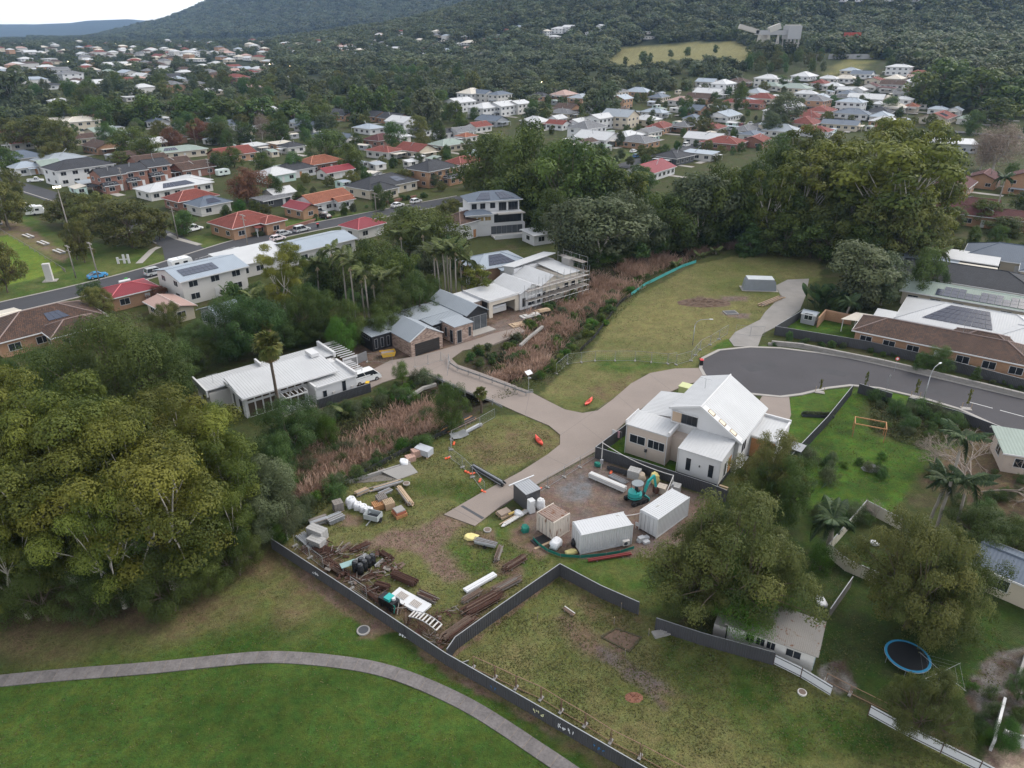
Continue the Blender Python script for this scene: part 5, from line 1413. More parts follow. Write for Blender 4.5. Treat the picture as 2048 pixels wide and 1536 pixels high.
H('brown tiled house with two rooftop collectors at the far left edge',95,672,17,11,48,h=3,rm='brown',wm='brick',wing=(3,-7,9,6,3),sol=(3,1,.5,.35,.75,.7,SOLARG))
H('white metal roofed garage below the street at the left edge',5,668,7,9,48,h=2.8,roof='gable',rm='cream',wm='off',pitch=.15,name='shed',cat='shed')
H('orange brick corner house with red hipped roof facing the junction',492,464,14,11,52,h=3.2,rm='red',wm='brick',wing=(4.5,-5.5,6,5,3.2),porch=True)
H('brick garage with crimson gable roof beside the brick wall',604,432,9,5.5,142,h=2.8,roof='gable',rm='crimson',wm='brick',garage=True,name='garage',cat='garage')
H('orange tiled house with white gable end and clipped shrubs',650,416,15,9,52,h=3.1,roof='gable',rm='orange',wm='white',pitch=.4,wing=(3,-5,6,4,2.8))
H('long charcoal roofed house with solar panels and front gables',765,384,22,12,52,h=3.1,rm='charcoal',wm='cream',wing=(-6,-6,8,8,3.1),sol=(6,2,.62,.25,.85,.7,SOLARG),garage=True)
H('two-storey brick house with charcoal hipped roof',866,367,15,11,52,h=5.8,rm='charcoal',wm='brick',storeys=2,wing=(4,-6.5,8,3.5,2.9))
H('red tiled house with grey solar extension by the bushy street trees',385,412,13,9,52,h=3,rm='red',wm='redbrick',chimney=True)
H('blue-grey hipped extension with solar panels behind the corner house',420,424,10,8,52,h=3,rm='slate',wm='off',sol=(5,2,.25,.2,.75,.7))
H('sprawling white roofed house with three solar arrays',352,388,22,10,52,h=3,rm='white',wm='off',pitch=.3,wing=(8,4,9,12,3.2),sol=(8,2,.2,.2,.75,.75))
for k,(u,v,lab) in enumerate(((222,380,'leftmost of the three stepped brick townhouses'),(266,371,'middle of the three stepped brick townhouses'),(312,360,'rightmost of the three stepped brick townhouses'))):
    H('two-storey red brick townhouse, ' + lab,u,v,8,9,52,h=5.6,roof='gable',rm='charcoal',wm='redbrick',storeys=2,pitch=.4,wing=(-2.5,-5.6,4,3,2.8),group='stepped brick townhouses')
H('two-storey white house with wide dark grey hipped roof and balcony',165,362,20,12,52,h=5.6,rm='charcoal',wm='white',storeys=2,pitch=.38)
H('grey hipped house at the far left behind the two-storey white house',48,328,14,11,52,rm='slate',wm='off')
H('small blue-grey porch roofed cottage beside the driveway ute',55,348,9,7,52,rm='bluegrey',wm='white',porch=True)
H('grey-green roofed garage left of the two-storey white house',100,345,7,8,52,roof='gable',rm='green',wm='off',name='garage',cat='garage')
for k,(u,v) in enumerate(((300,335),(345,342),(388,350),(270,326))):
    H('brown tiled brick unit, %s from left in the low row behind the townhouses' % ordinal(sorted((300,345,388,270)).index(u)),u,v,13,9,52,rm='brown',wm='redbrick',roof='gable',group='brown tiled units',lod=1)
H('long grey-green sheet roofed house with solar in the left suburb',352,314,24,11,45,rm='green',wm='cream',pitch=.25,sol=(6,2,.2,.3,.5,.8),lod=1)
H('white house with dark roof above the red roofed garage',588,352,14,9,52,rm='charcoal',wm='white',lod=1)
H('pale sea green boarded house behind the russet tree',553,362,11,9,52,rm='white',wm='greenw',lod=1)
H('red tiled brick house with white awning beyond the dark roofed house',640,338,16,10,52,rm='orange',wm='redbrick',lod=1)
H('low crimson roofed garage below the red tiled brick house',672,354,13,6,52,h=2.6,roof='gable',rm='crimson',wm='off',lod=1)
H('white metal shed roof behind the orange tiled house',560,400,8,6,52,h=2.6,roof='gable',rm='white',wm='off',name='shed',cat='shed',lod=1)
H('grey carport roof beside the brick garage',545,410,10,6,52,h=2.5,roof='flat',rm='grey',wm='dark',name='carport',cat='carport',lod=1)
H('rose-red tiled house behind the two-storey brick house',928,338,14,9,52,rm='red',wm='cream',lod=1)
H('pale blue boarded house with red tiled roof beside the white three-storey house',1062,404,12,10,52,h=4.2,rm='red',wm='blue',lod=1)
H('raised white boarded house with brown tiled roof on open stumps',928,470,11,8,50,h=4.6,rm='brown',wm='white',lod=1,storeys=1)
H('small crimson roof peeping from the trees above the palms',727,470,9,7,52,h=3,rm='crimson',wm='off',lod=1)
H('blue-grey hipped brick house with dark solar array above the unfinished house',985,546,13,9,30,h=3.0,rm='bluegrey',wm='brick',pitch=.35,sol=(6,3,.25,.15,.8,.85),porch=True)
H('flat white cottage with carport below the three-storey house',1085,482,9,6,30,h=2.8,roof='flat',rm='white',wm='white')
H('low white garage stepping down beside the flat white cottage',1115,478,6,5,30,h=2.4,roof='flat',rm='cream',wm='off',name='garage',cat='garage')
def big_white():
    p=G(985,462)
    t=thing('three_storey_house','white three-storey house with grey hipped roofs and glazed balconies','house',p,math.radians(18))
    KEEP.append((p[0],p[1],12))
    SL=ROOFS['slate']
    MB().box(-8,-4.5,-1,8,5,3.0).build('ground_wall',WHITE,t)
    MB().box(-8.2,-4.6,3.01,7.4,5,6.0).split('middle_wall',WHITE,t)
    MB().box(-7,-2.5,6.01,7,5,9.0).build('upper_wall',WHITE,t)
    for (x0,x1,y0,y1,z) in ((-9,-1.4,-5.6,-1.0,6.05),(-7.7,7.7,-3.2,5.8,9.03)):
        r=(y1 - y0)/2;zr=z + .42*r;cy=(y0 + y1)/2
        o=MB().poly([(x0,y0,z),(x1,y0,z),(x1 - r,cy,zr),(x0 + r,cy,zr)]).poly([(x1,y1,z),(x0,y1,z),(x0 + r,cy,zr),(x1 - r,cy,zr)]).poly([(x0,y1,z),(x0,y0,z),(x0 + r,cy,zr)]).poly([(x1,y0,z),(x1,y1,z),(x1 - r,cy,zr)]).poly([(x0,y0,z - .02),(x0,y1,z - .02),(x1,y1,z - .02),(x1,y0,z - .02)]).build('roof',SL,t)
        MB().box(x0 - .1,y0 - .1,z - .22,x1 + .1,y0 - .003,z).build('gutter',WHITE,o)
    solar(t,[(-7.7,-3.2,9.03),(7.7,-3.2,9.03),(3.2,1.3,10.9),(-3.2,1.3,10.9)],8,2,.12,.15,.9,.8,SOLARG,skip=((3,0),(3,1),(4,0),(4,1)))
    for x in (-5.8,-3.4,-.6): win(t,(x,-2.5),-math.pi/2,1.3,1.3,7.0,1,CHAR)
    win(t,(2.2,-2.5),-math.pi/2,2.0,2.1,6.2,2,CHAR);win(t,(5.2,-2.5),-math.pi/2,2.6,2.1,6.2,2,CHAR)
    for x in (-6.6,-4.6,-2.6): win(t,(x,-4.6),-math.pi/2,1.6,1.0,4.2,1,WHITE,mk('warm_lit_glass',(.30,.22,.10),.2))
    win(t,(3.0,-4.6),-math.pi/2,7.6,2.1,3.5,6,BLACK,GLASS)
    for k in range(6): win(t,(-1 + k*1.5,-4.5),-math.pi/2,1.3,2.2,.2,0,CHAR,GLASS2)
    MB().slab([(0,-6.2,6.0),(7.6,-6.2,6.0),(7.6,-4.61,6.0),(0,-4.61,6.0)],.2).build('balcony_slab',KERB,t)
    MB().box(-2,-9,-.2,12,-4.6,.35).build('terrace',OFFW,t);MB().box(-2,-9.2,-.5,12,-9.0,1.1).build('terrace_wall',WHITE,t)
    for y in (-1.5,2.5): win(t,(8,y),0,1.2,1.2,1.0,1,CHAR);win(t,(7.4,y),0,1.2,1.2,4.0,1,CHAR);win(t,(7,y),0,1.2,1.2,7.0,1,CHAR)
big_white()

# ------------------------------------------------------------------ right side: long tiled house and its neighbours
def right_houses():
    ax,ay=G0(1705,690);rot=math.radians(-35.3)
    c,s=math.cos(rot),math.sin(rot)
    def W(x,y): return (ax + x*c - y*s,ay + x*s + y*c,0)
    house('long orange brick house with weathered brown tiled roof behind the cul-de-sac fence',W(13,4),rot,26,8,h=2.9,rm='brown',wm='brick',pitch=.4,wing=(6,3.5,9,6,2.9),aerial=True)
    house('wide white metal roofed house with large dark solar array',W(17,17),rot,24,13,h=3.0,rm='white',wm='dark',pitch=.33,sol=(10,4,.12,.22,.62,.92),wing=(9,-4,13,10,3.05))
    cp=thing('carport','white flat roofed carport beside the large solar array','carport',W(0,0),rot)
    roofplane(cp,[(1.0,9.6,2.9),(11.5,9.6,2.9),(11.5,13.5,3.1),(1.0,13.5,3.1)],ROOFS['white'],.25,.4)
    for x,y in ((1.3,9.8),(11.2,9.8),(1.3,13.2),(11.2,13.2)): MB().box(x - .06,y - .06,0,x + .06,y + .06,2.65).build('post',WHITE,cp)
    po=thing('awning','long pale corrugated awning between the tiled house and white roofed house','awning',W(0,0),rot)
    roofplane(po,[(3,8.8,2.75),(27,8.8,2.75),(27,11.0,2.95),(3,11.0,2.95)],ROOFS['cream'],.06,.3)
    for k in range(7): MB().box(3.2 + k*3.9,8.85,0,3.3 + k*3.9,8.95,2.68).build('post',WHITE,po)
    pa=thing('awning','small cream patio awning at the left end of the tiled house','awning',W(0,0),rot)
    roofplane(pa,[(-3.6,5.2,2.5),(1.5,6.5,2.5),(3.0,10.5,2.7),(-2.0,10.0,2.7)],ROOFS['cream'],.06,.4)
    for x,y in ((-3.3,5.5),(-1.8,9.6)): MB().box(x,y,0,x + .12,y + .12,2.44).build('post',WHITE,pa)
    house('green roofed house with solar panels behind the white roofed house',W(15,33),rot,24,9,h=2.9,rm='green',wm='cream',pitch=.25,roof='gable',sol=(12,3,.25,.1,.85,.8,SOLAR,tuple((k,2) for k in (0,4,5,9))))
    house('wide slate roofed house with small skylights behind the green roof',W(13,46),rot,26,13,h=3.0,rm='charcoal',wm='cream',pitch=.32)
    house('white carport roofed house under the gum belt at right',W(6,62),rot,22,7,h=3.2,roof='skillion',rm='white',wm='dark',pitch=.04)
    house('slate hipped house above the white carport roof',W(19,70),rot,17,12,h=3.0,rm='slate',wm='cream',pitch=.4,wing=(9,-8,12,10,3.05),lod=1)
    house('grey sheet roofed cottage below the white carport roof',W(2,55),rot,15,6,h=2.8,roof='gable',rm='bluegrey',wm='off',pitch=.2,lod=1)
    house('small pale skillion roofed granny flat beside the slate house',W(13,54),rot,8,5,h=2.6,roof='skillion',rm='cream',wm='cream',pitch=.05,lod=1)
    # rubbish shed in the corner garden
    q=G0(1617,645)
    house('small grey metal garden shed in the corner of the fence',(q[0],q[1],0),rot,2.6,2.2,h=2.0,roof='gable',rm='metal',wm='grey',pitch=.3,over=.08,name='shed',cat='shed',lod=1,dwin=False)
    b=thing('brick_courtyard_wall','orange brick courtyard wall around the barbecue corner','wall',W(0,0),rot)
    for x0,y0,x1,y1 in ((-7.5,5.0,-7.25,10),(-7.5,10,-2.5,10.25)): MB().box(x0,y0,0,x1,y1,2.0).build('wall',WALLS['brick'],b)
right_houses()
for k,(u,v,w,d,r,lab) in enumerate(((1905,385,15,10,50,'nearest the gum trees'),(1905,425,22,8,-35,'long roof in the middle'),(1965,450,26,8,-35,'long roof nearest the hedge'),(1965,372,12,9,50,'beside the white awning'),(2040,385,12,9,50,'at the right edge of the photo'))):
    H('cream brick villa with maroon tiled roof, ' + lab,u,v,w,d,r,h=3.2 if k != 4 else 5.4,roof='gable',rm='maroon',wm='brick',lod=1,storeys=2 if k == 4 else 1,group='maroon roofed villas')
# lower right outbuildings
ga,gb=G0(1930,1166),G0(2048,1218);gr=math.atan2(gb[1] - ga[1],gb[0] - ga[0]);q=(ga[0] + math.cos(gr)*5 - math.sin(gr)*2.6,ga[1] + math.sin(gr)*5 + math.cos(gr)*2.6)
house('cream garage with dark blue ribbed roof at the right edge',(q[0],q[1],0),gr,10,5.2,h=2.6,roof='gable',rm='slate',wm='cream',pitch=.35,over=.15,name='garage',cat='garage')
q=G0(2030,930)
house('grey-green flat roofed cottage behind the bare branches',(q[0] + 2,q[1],0),math.radians(-20),8,6,h=2.9,roof='flat',rm='green',wm='beige',name='cottage')

def old_shed():
    q=G0(1622,1345)
    rot=math.radians(-29)
    t=thing('old_shed','old white shed with rusty corrugated skillion roof behind the olive tree','shed',(q[0],q[1],0),rot)
    COR=corrmat('old_corrugated_iron',(.27,.255,.24),.16,.6,.25,rust=.1)
    MB().box(-7.4,0,-.1,0,3.6,2.15).build('wall',mk('flaking_white_paint',(.58,.57,.55),.9,.2,1.6),t)
    roofplane(t,[(-7.7,-.35,2.25),(.25,-.35,2.25),(.25,3.8,2.75),(-7.7,3.8,2.75)],COR,.05,.16)
    for x in (-1.7,-3.6,-4.5,-5.4): win(t,(x,0),-math.pi/2,1.2 if x > -3 else .7,.8,.95,1,OFFW)
    MB().box(.002,.3,-.1,.06,3.3,2.1).build('end_boards',mk('pale_aqua_boards',(.48,.60,.60),.8,.15,1.2),t)
    door(t,(.06,1.2),0,.85,1.9,0,GREYM)
    MB().box(-8.6,-.2,0,-7.5,2.4,1.7).build('lean_to',CONC,t)
old_shed()

# ------------------------------------------------------------------ houses of the wider suburb
def town(region,rows,lod=2):
    by={}
    for r in rows: by.setdefault(r[3],[]).append(r)
    for rm,lst in by.items():
        lst.sort(key=lambda r: r[0])
        for i,(u,v,wpx,rm_,wm,*rest) in enumerate(lst):
            opt=rest[0] if rest else {}
            p=G(u,v);dep=depth_of(p)
            rnd=random.Random(int(u*7 + v*13))
            w=max(8,wpx*dep/FPX*.98);d=min(max(7,w*rnd.uniform(.6,.85)),14)
            rot=opt.get('rot',rnd.choice((52,-38,52,-38)) + rnd.uniform(-5,5))
            st=opt.get('st',1)
            lab='%s house, ' % WNAME[wm] + ('%s roof, %s from left of these %s' % (RNAME[rm],ordinal(i),region) if len(lst) > 1 else 'the only %s roof %s' % (RNAME[rm],region))
            house(lab,p,math.radians(rot),w,d,h=3.0*st,roof=opt.get('roof',rnd.choice(('hip','hip','gable'))),rm=rm,wm=wm,storeys=st,lod=lod,pitch=opt.get('pitch',rnd.uniform(.3,.45)),group='houses ' + region,sol=opt.get('sol'),dwin=False)
town('in the far left suburb',[(84,143,51,'white','off',dict(roof='flat',sol=(6,2,.3,.3,.7,.8))),(120,152,36,'grey','white',dict(st=2)),(142,160,42,'grey','white',dict(st=2)),(103,178,38,'charcoal','white'),(150,173,34,'white','white'),(190,174,45,'white','white',dict(roof='gable')),
    (232,134,48,'white','off'),(262,138,28,'cream','off'),(218,148,24,'green','cream'),(256,151,42,'bluegrey','off'),(287,159,44,'white','off',dict(roof='gable')),(321,117,38,'red','cream'),(380,113,44,'white','white',dict(st=2)),(393,122,46,'cream','white',dict(roof='flat')),
    (311,134,50,'brown','brick'),(331,143,34,'white','white'),(406,139,32,'white','off'),(434,132,32,'white','white'),(466,138,28,'red','white'),(487,143,28,'bluegrey','white'),(504,150,28,'red','off'),(475,168,50,'red','redbrick',dict(st=2)),(455,110,26,'pink','off'),(198,109,30,'pink','off'),
    (167,112,28,'white','white'),(99,122,28,'white','off',dict(roof='flat')),(51,122,24,'white','white'),(30,150,30,'grey','off'),(10,175,30,'brown','brick'),(545,135,30,'cream','off'),(560,160,34,'white','white',dict(roof='flat')),(350,160,34,'charcoal','off'),(370,150,30,'white','off'),(420,150,34,'grey','white'),(60,108,24,'white','off'),(250,106,22,'white','white'),(300,104,22,'white','off'),(500,120,26,'white','white'),(345,104,20,'red','off'),(130,106,20,'cream','off')])
town('in the left middle suburb',[(205,272,50,'green','cream'),(238,280,56,'green','brick'),(164,288,46,'brown','cream'),(208,304,66,'brown','brick'),(24,276,50,'red','cream'),(42,298,40,'red','off'),(318,254,38,'slate','off'),(597,254,34,'bluegrey','white'),(586,244,34,'maroon','off'),(262,202,26,'white','off',dict(roof='flat')),(445,240,40,'slate','white'),
    (512,302,46,'white','grey',dict(roof='flat')),(562,298,40,'cream','brick',dict(roof='flat')),(585,305,40,'charcoal','off'),(690,238,60,'charcoal','brick',dict(roof='gable')),(745,240,64,'charcoal','brick',dict(roof='gable')),(790,246,60,'charcoal','brick',dict(roof='gable')),(160,240,40,'brown','brick'),(70,250,40,'slate','off'),(120,210,36,'white','off'),(350,285,44,'brown','brick'),(480,270,40,'grey','cream'),(420,275,36,'maroon','cream'),(640,285,40,'slate','cream')],1)
town('behind the fig trees',[(806,265,56,'white','white',dict(st=2)),(838,272,40,'grey','white'),(796,284,40,'white','off'),(762,290,56,'maroon','redbrick'),(921,274,48,'grey','white',dict(roof='gable')),(888,277,34,'charcoal','white'),(957,263,46,'red','off'),(933,284,30,'orange','off'),(897,300,66,'green','cream'),(832,312,66,'red','cream'),(770,314,60,'red','off'),(984,250,55,'slate','grey'),
    (1080,200,36,'charcoal','brick'),(1128,197,46,'pink','brick'),(1114,247,36,'white','white'),(1116,258,40,'red','white'),(1157,254,52,'white','white'),(1234,240,46,'pink','white'),(1309,234,48,'bluegrey','white'),(1363,210,44,'pink','off'),(1195,287,78,'white','white'),(1254,282,60,'white','dark'),(1294,274,58,'grey','off'),(1320,264,60,'red','brick'),
    (1300,352,96,'crimson','white'),(1345,325,70,'charcoal','dark'),(1400,318,60,'bluegrey','off',dict(roof='flat')),(1385,246,40,'slate','off'),(1170,296,46,'brown','white')],1)
town('of the townhouse block',[(919,222,54,'white','white',dict(st=2,rot=52)),(944,203,48,'cream','white',dict(st=2,rot=52)),(970,234,60,'white','white',dict(st=2,rot=52)),(1004,230,56,'white','white',dict(st=2,rot=52)),(1036,226,40,'white','off',dict(st=2,rot=52)),(966,204,40,'slate','off',dict(st=2)),(1000,206,44,'slate','off',dict(st=2))],1)
town('in the right-hand suburb',[(1796,150,44,'white','white',dict(st=2)),(1700,149,34,'bluegrey','cream'),(1724,156,40,'slate','white'),(1608,160,48,'white','white'),(1656,165,36,'white','off'),(1690,165,40,'cream','white'),(1748,168,34,'red','cream'),(1789,165,46,'cream','cream'),(1832,162,34,'pink','brick'),(1823,172,34,'white','off'),(1838,153,30,'orange','brick'),
    (1403,184,26,'white','white'),(1445,185,48,'white','white',dict(st=2)),(1418,195,54,'white','white',dict(roof='gable')),(1587,184,60,'green','cream'),(1693,188,34,'white','off'),(1717,189,34,'white','white'),(1740,181,36,'maroon','off'),(1775,184,40,'maroon','off',dict(roof='flat')),(1823,191,38,'red','off'),(1806,196,36,'grey','off'),
    (1611,196,40,'white','off'),(1637,206,50,'bluegrey','white'),(1683,204,56,'charcoal','grey',dict(roof='flat')),(1731,206,66,'white','off'),(1772,207,34,'cream','off'),(1802,218,34,'white','white',dict(st=2)),(1755,217,30,'white','white'),(1464,214,36,'red','cream'),(1505,216,42,'red','redbrick'),(1587,221,50,'white','off'),(1640,231,66,'red','brick'),(1703,236,64,'slate','white'),(1758,234,56,'charcoal','off'),
    (1821,222,34,'orange','cream'),(1847,206,44,'maroon','off'),(1447,240,66,'bluegrey','white'),(1609,256,62,'red','cream'),(1680,258,68,'slate','cream',dict(roof='gable')),(1874,244,84,'red','cream',dict(sol=(6,1,.25,.3,.5,.8))),(1874,228,34,'bluegrey','white'),(1908,230,30,'bluegrey','white'),(1929,247,34,'green','off'),(1990,240,34,'pink','off'),(1502,279,52,'slate','off'),(1448,296,72,'red','redbrick'),(1510,292,56,'red','redbrick'),(1540,180,40,'green','off'),(1665,180,34,'white','off'),(1640,175,34,'red','off'),(1855,180,34,'white','off'),(1870,195,36,'cream','off')],1)
town('on the forested hillside',[(1094,72,24,'cream','white',dict(st=2)),(1118,67,26,'white','white',dict(st=2)),(1140,64,28,'white','white',dict(st=2)),(1108,78,24,'white','off'),(1183,70,24,'grey','white'),(1202,62,18,'white','white',dict(st=2)),(1016,64,18,'orange','brick'),(1042,58,26,'bluegrey','white'),(760,73,22,'pink','white'),(716,82,20,'white','white'),(803,76,16,'white','off'),(775,98,18,'white','off'),(861,121,44,'white','white',dict(roof='flat')),(899,115,26,'white','white'),
    (838,97,18,'cream','off'),(868,94,22,'red','off'),(915,93,24,'white','white'),(940,90,30,'cream','off'),(1295,78,32,'grey','off',dict(roof='flat')),(1290,68,30,'green','off',dict(roof='flat')),(1680,4,26,'white','white',dict(st=2)),(1720,4,22,'white','white'),(1780,3,20,'white','white'),(1830,4,22,'white','white'),(1600,2,18,'white','white')])
p=G(1892,300)
house('long white sawtooth roofed depot beside the main road',p,math.radians(-20),22,16,h=4,roof='flat',rm='white',wm='grey',name='depot',cat='building',lod=1)

# further houses along the back streets, placed clear of the others
def infill(region,poly_px,n,seed,lod,gap):
    rnd=random.Random(seed);rows=[]
    us=[p[0] for p in poly_px];vs=[p[1] for p in poly_px];tr=0
    while len(rows) < n and tr < 4000:
        tr += 1
        u,v=rnd.uniform(min(us),max(us)),rnd.uniform(min(vs),max(vs))
        if not inside(np.array([u]),np.array([v]),poly_px)[0]: continue
        p=G(u,v)
        if any((p[0] - q[0]) ** 2 + (p[1] - q[1]) ** 2 < (q[2] + gap) ** 2 for q in KEEP): continue
        KEEP.append((p[0],p[1],9));rows.append((u,v,16*FPX/depth_of(p)*rnd.uniform(.85,1.15),rnd.choice(('white','white','cream','bluegrey','grey','brown','red','red','metal','slate')),rnd.choice(('white','off','cream','brick')),dict(st=rnd.choice((1,1,1,2)))))
    town(region,rows,lod)
infill('of the right infill',((1080,205),(1400,172),(1860,155),(1900,235),(1560,285),(1240,300),(1060,270)),42,1,1,3)
infill('of the left infill',((-60,270),(300,235),(760,225),(960,280),(640,310),(440,330),(-60,345)),14,2,1,7)

def yard_sheds(region,poly_px,n,seed):
    rnd=random.Random(seed);us=[p[0] for p in poly_px];vs=[p[1] for p in poly_px];spots=[];tr=0
    while len(spots) < n and tr < 6000:
        tr += 1
        u,v=rnd.uniform(min(us),max(us)),rnd.uniform(min(vs),max(vs));p=G(u,v)
        if not inside(np.array([u]),np.array([v]),poly_px)[0] or any((p[0] - q[0]) ** 2 + (p[1] - q[1]) ** 2 < (q[2] + 2.5) ** 2 for q in KEEP): continue
        KEEP.append((p[0],p[1],3.5));spots.append((u,p))
    for i,(u,p) in enumerate(sorted(spots)): house('small backyard shed, %s from left of the sheds %s' % (ordinal(i),region),p,math.radians(rnd.choice((52,-38)) + rnd.uniform(-5,5)),rnd.uniform(3.5,7),rnd.uniform(3,4.5),h=2.3,roof=rnd.choice(('gable','skillion')),rm=rnd.choice(('white','cream','metal','bluegrey','green')),wm=rnd.choice(('off','cream','grey','greenw')),pitch=.15,over=.12,lod=2,name='shed',cat='shed',group='backyard sheds ' + region)
yard_sheds('in the right-hand suburb',((1080,205),(1400,172),(1860,155),(1900,240),(1560,290),(1240,320),(1060,270)),44,3)
yard_sheds('in the left-hand suburb',((-60,270),(300,240),(760,230),(960,300),(900,380),(640,400),(440,400),(-60,380)),40,4)
def distant_suburb():
    """far roofs past counting, one mesh"""
    rnd=random.Random(12);kinds=['white','white','cream','bluegrey','grey','brown','red','pink']
    mb=MB();mi=[]
    for k in range(270):
        if k < 210: u,v=rnd.uniform(-120,700),rnd.choice((rnd.uniform(84,110),rnd.uniform(96,150),rnd.uniform(100,190)))
        else: u,v=rnd.uniform(640,1000),rnd.uniform(70,125)
        if v > 120 and u > 540: continue
        p=G(u,v)
        if p[1] > 3600 or any((p[0] - q[0]) ** 2 + (p[1] - q[1]) ** 2 < (q[2] + 6) ** 2 for q in KEEP): continue
        KEEP.append((p[0],p[1],8));a=math.radians(rnd.choice((52,-38)) + rnd.uniform(-6,6));w,d,h=rnd.uniform(11,20),rnd.uniform(8,12),rnd.choice((3,3,5.8));c,s_=math.cos(a),math.sin(a)
        L=lambda x,y,z: (p[0] + x*c - y*s_,p[1] + x*s_ + y*c,p[2] + z)
        X,Y=w/2,d/2;o=.5;r=Y + o
        def add(pts,m): mb.poly([L(*q) for q in pts]);mi.append(m)
        wm=rnd.choice((8,8,9,10));rm=rnd.randrange(8)
        for q in (((-X,-Y),(X,-Y)),((X,-Y),(X,Y)),((X,Y),(-X,Y)),((-X,Y),(-X,-Y))): add([(*q[0],-.5),(*q[1],-.5),(*q[1],h),(*q[0],h)],wm)
        X += o;Y += o;z=h + .4*r
        add([(-X,-Y,h),(X,-Y,h),(X - r,0,z),(-X + r,0,z)],rm);add([(X,Y,h),(-X,Y,h),(-X + r,0,z),(X - r,0,z)],rm);add([(-X,Y,h),(-X,-Y,h),(-X + r,0,z)],rm);add([(X,-Y,h),(X,Y,h),(X - r,0,z)],rm)
        for x in (-w*.25,w*.25): add([(x - 1,-d/2 - .05,1),(x + 1,-d/2 - .05,1),(x + 1,-d/2 - .05,2.2),(x - 1,-d/2 - .05,2.2)],11)
    o=mb.build('distant_suburb',None);me=o.data
    for k in kinds: me.materials.append(ROOFS[k])
    for m in (OFFW,CREAM,WALLS['brick'],GLASS): me.materials.append(m)
    me.polygons.foreach_set('material_index',np.array(mi,np.int32));tag(o,'scattered pale roofs of the farthest suburb across the plain','suburb',None,'stuff')
distant_suburb()
# ------------------------------------------------------------------ scattered suburban trees and the far woods
scatter([('dense',3),('deep',2),('olive',1.4),('grey',1.2)],((-120,260),(300,225),(680,215),(860,205),(1000,262),(900,300),(640,300),(300,320),(-120,340)),90,(6,13),(.38,.5),'between the left middle houses',5,8)
scatter([('dense',3),('deep',2),('grey',1.6),('olive',1)],((1060,190),(1400,170),(1900,165),(2150,230),(2048,280),(1900,262),(1500,255),(1250,300),(1040,260)),140,(3,8),(.38,.5),'between the right hand houses',6,8)
scatter([('dense',3),('deep',1)],((980,330),(1250,330),(1560,330),(1900,340),(1880,500),(1640,495),(1480,478),(1330,500),(1180,520),(1080,420)),30,(6,11),(.45,.6),'in the creek belt understorey',8,5)
scatter([('deep',2),('dense',2),('shrub',2)],((430,620),(700,560),(900,520),(930,590),(720,680),(640,730),(400,760)),24,(4,7.5),(.45,.6),'under the garden palms',9,3.6)
scatter([('dense',2),('deep',1)],((1880,420),(2100,430),(2100,540),(1880,530)),7,(4,7),(.4,.5),'between the right hand roofs',10,7)

# creek banks: shrubs one by one
def bank(n,seed,px,kinds,hr,region):
    rnd=random.Random(seed);line=np.array([G0(*p) for p in px])
    seg=np.hypot(*np.diff(line,axis=0).T);cu=np.concatenate([[0],np.cumsum(seg)])
    for k in range(n):
        s=(k + rnd.random())/n*cu[-1]
        x=np.interp(s,cu,line[:,0]) + rnd.gauss(0,.9);y=np.interp(s,cu,line[:,1]) + rnd.gauss(0,.9)
        h=rnd.uniform(*hr)
        add_tree(rnd.choice(kinds),x,y,h,h*rnd.uniform(.55,.8),region,0 if y < 110 else 1)
bank(34,1,((1270,572),(1232,596),(1192,645),(1143,695),(1095,745),(1072,770)),('flaxshrub','brightshrub','flaxshrub','shrub'),(.8,1.7),'on the reserve creek bank')
bank(14,2,((1385,512),(1325,532),(1270,560)),('brightshrub','flaxshrub','shrub'),(.8,1.6),'below the teal creek fence')
bank(26,3,((1150,560),(1120,600),(1080,640),(1040,670),(980,705),(930,715)),('shrub','flaxshrub','greyshrub'),(1.0,2.2),'on the building-site creek bank')
bank(30,4,((870,760),(820,775),(780,800),(720,820),(660,845),(600,880),(540,920)),('shrub','shrub','greyshrub','brightshrub'),(1.2,2.8),'below the long white house')
bank(30,5,((860,880),(800,900),(740,930),(690,960),(640,1000),(600,1040),(570,1070)),('shrub','brightshrub','greyshrub','shrub'),(.9,2.2),'on the storage-yard creek bank')
bank(34,6,((1040,740),(1000,720),(1060,690),(1100,680),(1130,640),(1190,600),(1240,565)),('shrub','greyshrub','flaxshrub'),(1.0,2.0),'in the creek bed above the bridge')
bank(16,7,((700,880),(640,900),(600,930),(580,960)),('greyshrub','shrub'),(1.2,2.6),'in the creek bed below the bridge')
bank(34,20,((860,812),(790,850),(700,900),(640,930),(600,955)),('shrub','brightshrub','greyshrub','shrub'),(1.2,2.2),'among the lower reeds')
bank(16,8,((1740,800),(1800,830),(1850,830),(1900,850),(1830,870),(1760,850)),('shrub','greyshrub','shrub'),(1.2,2.8),'in the overgrown block')
bank(8,9,((1600,930),(1640,910),(1650,960)),('greyshrub','shrub'),(1.0,2.4),'beside the overgrown block fence')
bank(9,10,((1700,940),(1750,930),(1770,960)),('shrub','brightshrub','greyshrub'),(.8,1.6),'on the overgrown block mound')
bank(26,11,((1560,688),(1660,692),(1760,712),(1850,730),(1950,755),(2048,785)),('shrub','shrub','brightshrub'),(.6,1.2),'on the wall beside the cul-de-sac')
bank(10,12,((940,716),(980,705),(1010,700)),('shrub','greyshrub'),(.7,1.5),'in the garden bed by the bridge')
bank(12,13,((800,765),(850,770),(770,790)),('shrub','greyshrub'),(.5,1.0),'in the bed beside the van')
bank(14,14,((1860,940),(1930,1000),(2000,1010),(2040,960)),('shrub','greyshrub','shrub'),(.8,1.8),'under the big bare tree')
bank(9,15,((1620,1010),(1660,1040),(1690,1050),(1730,1020)),('greyshrub','brightshrub','shrub'),(1.2,2.4),'behind the white gabled house')
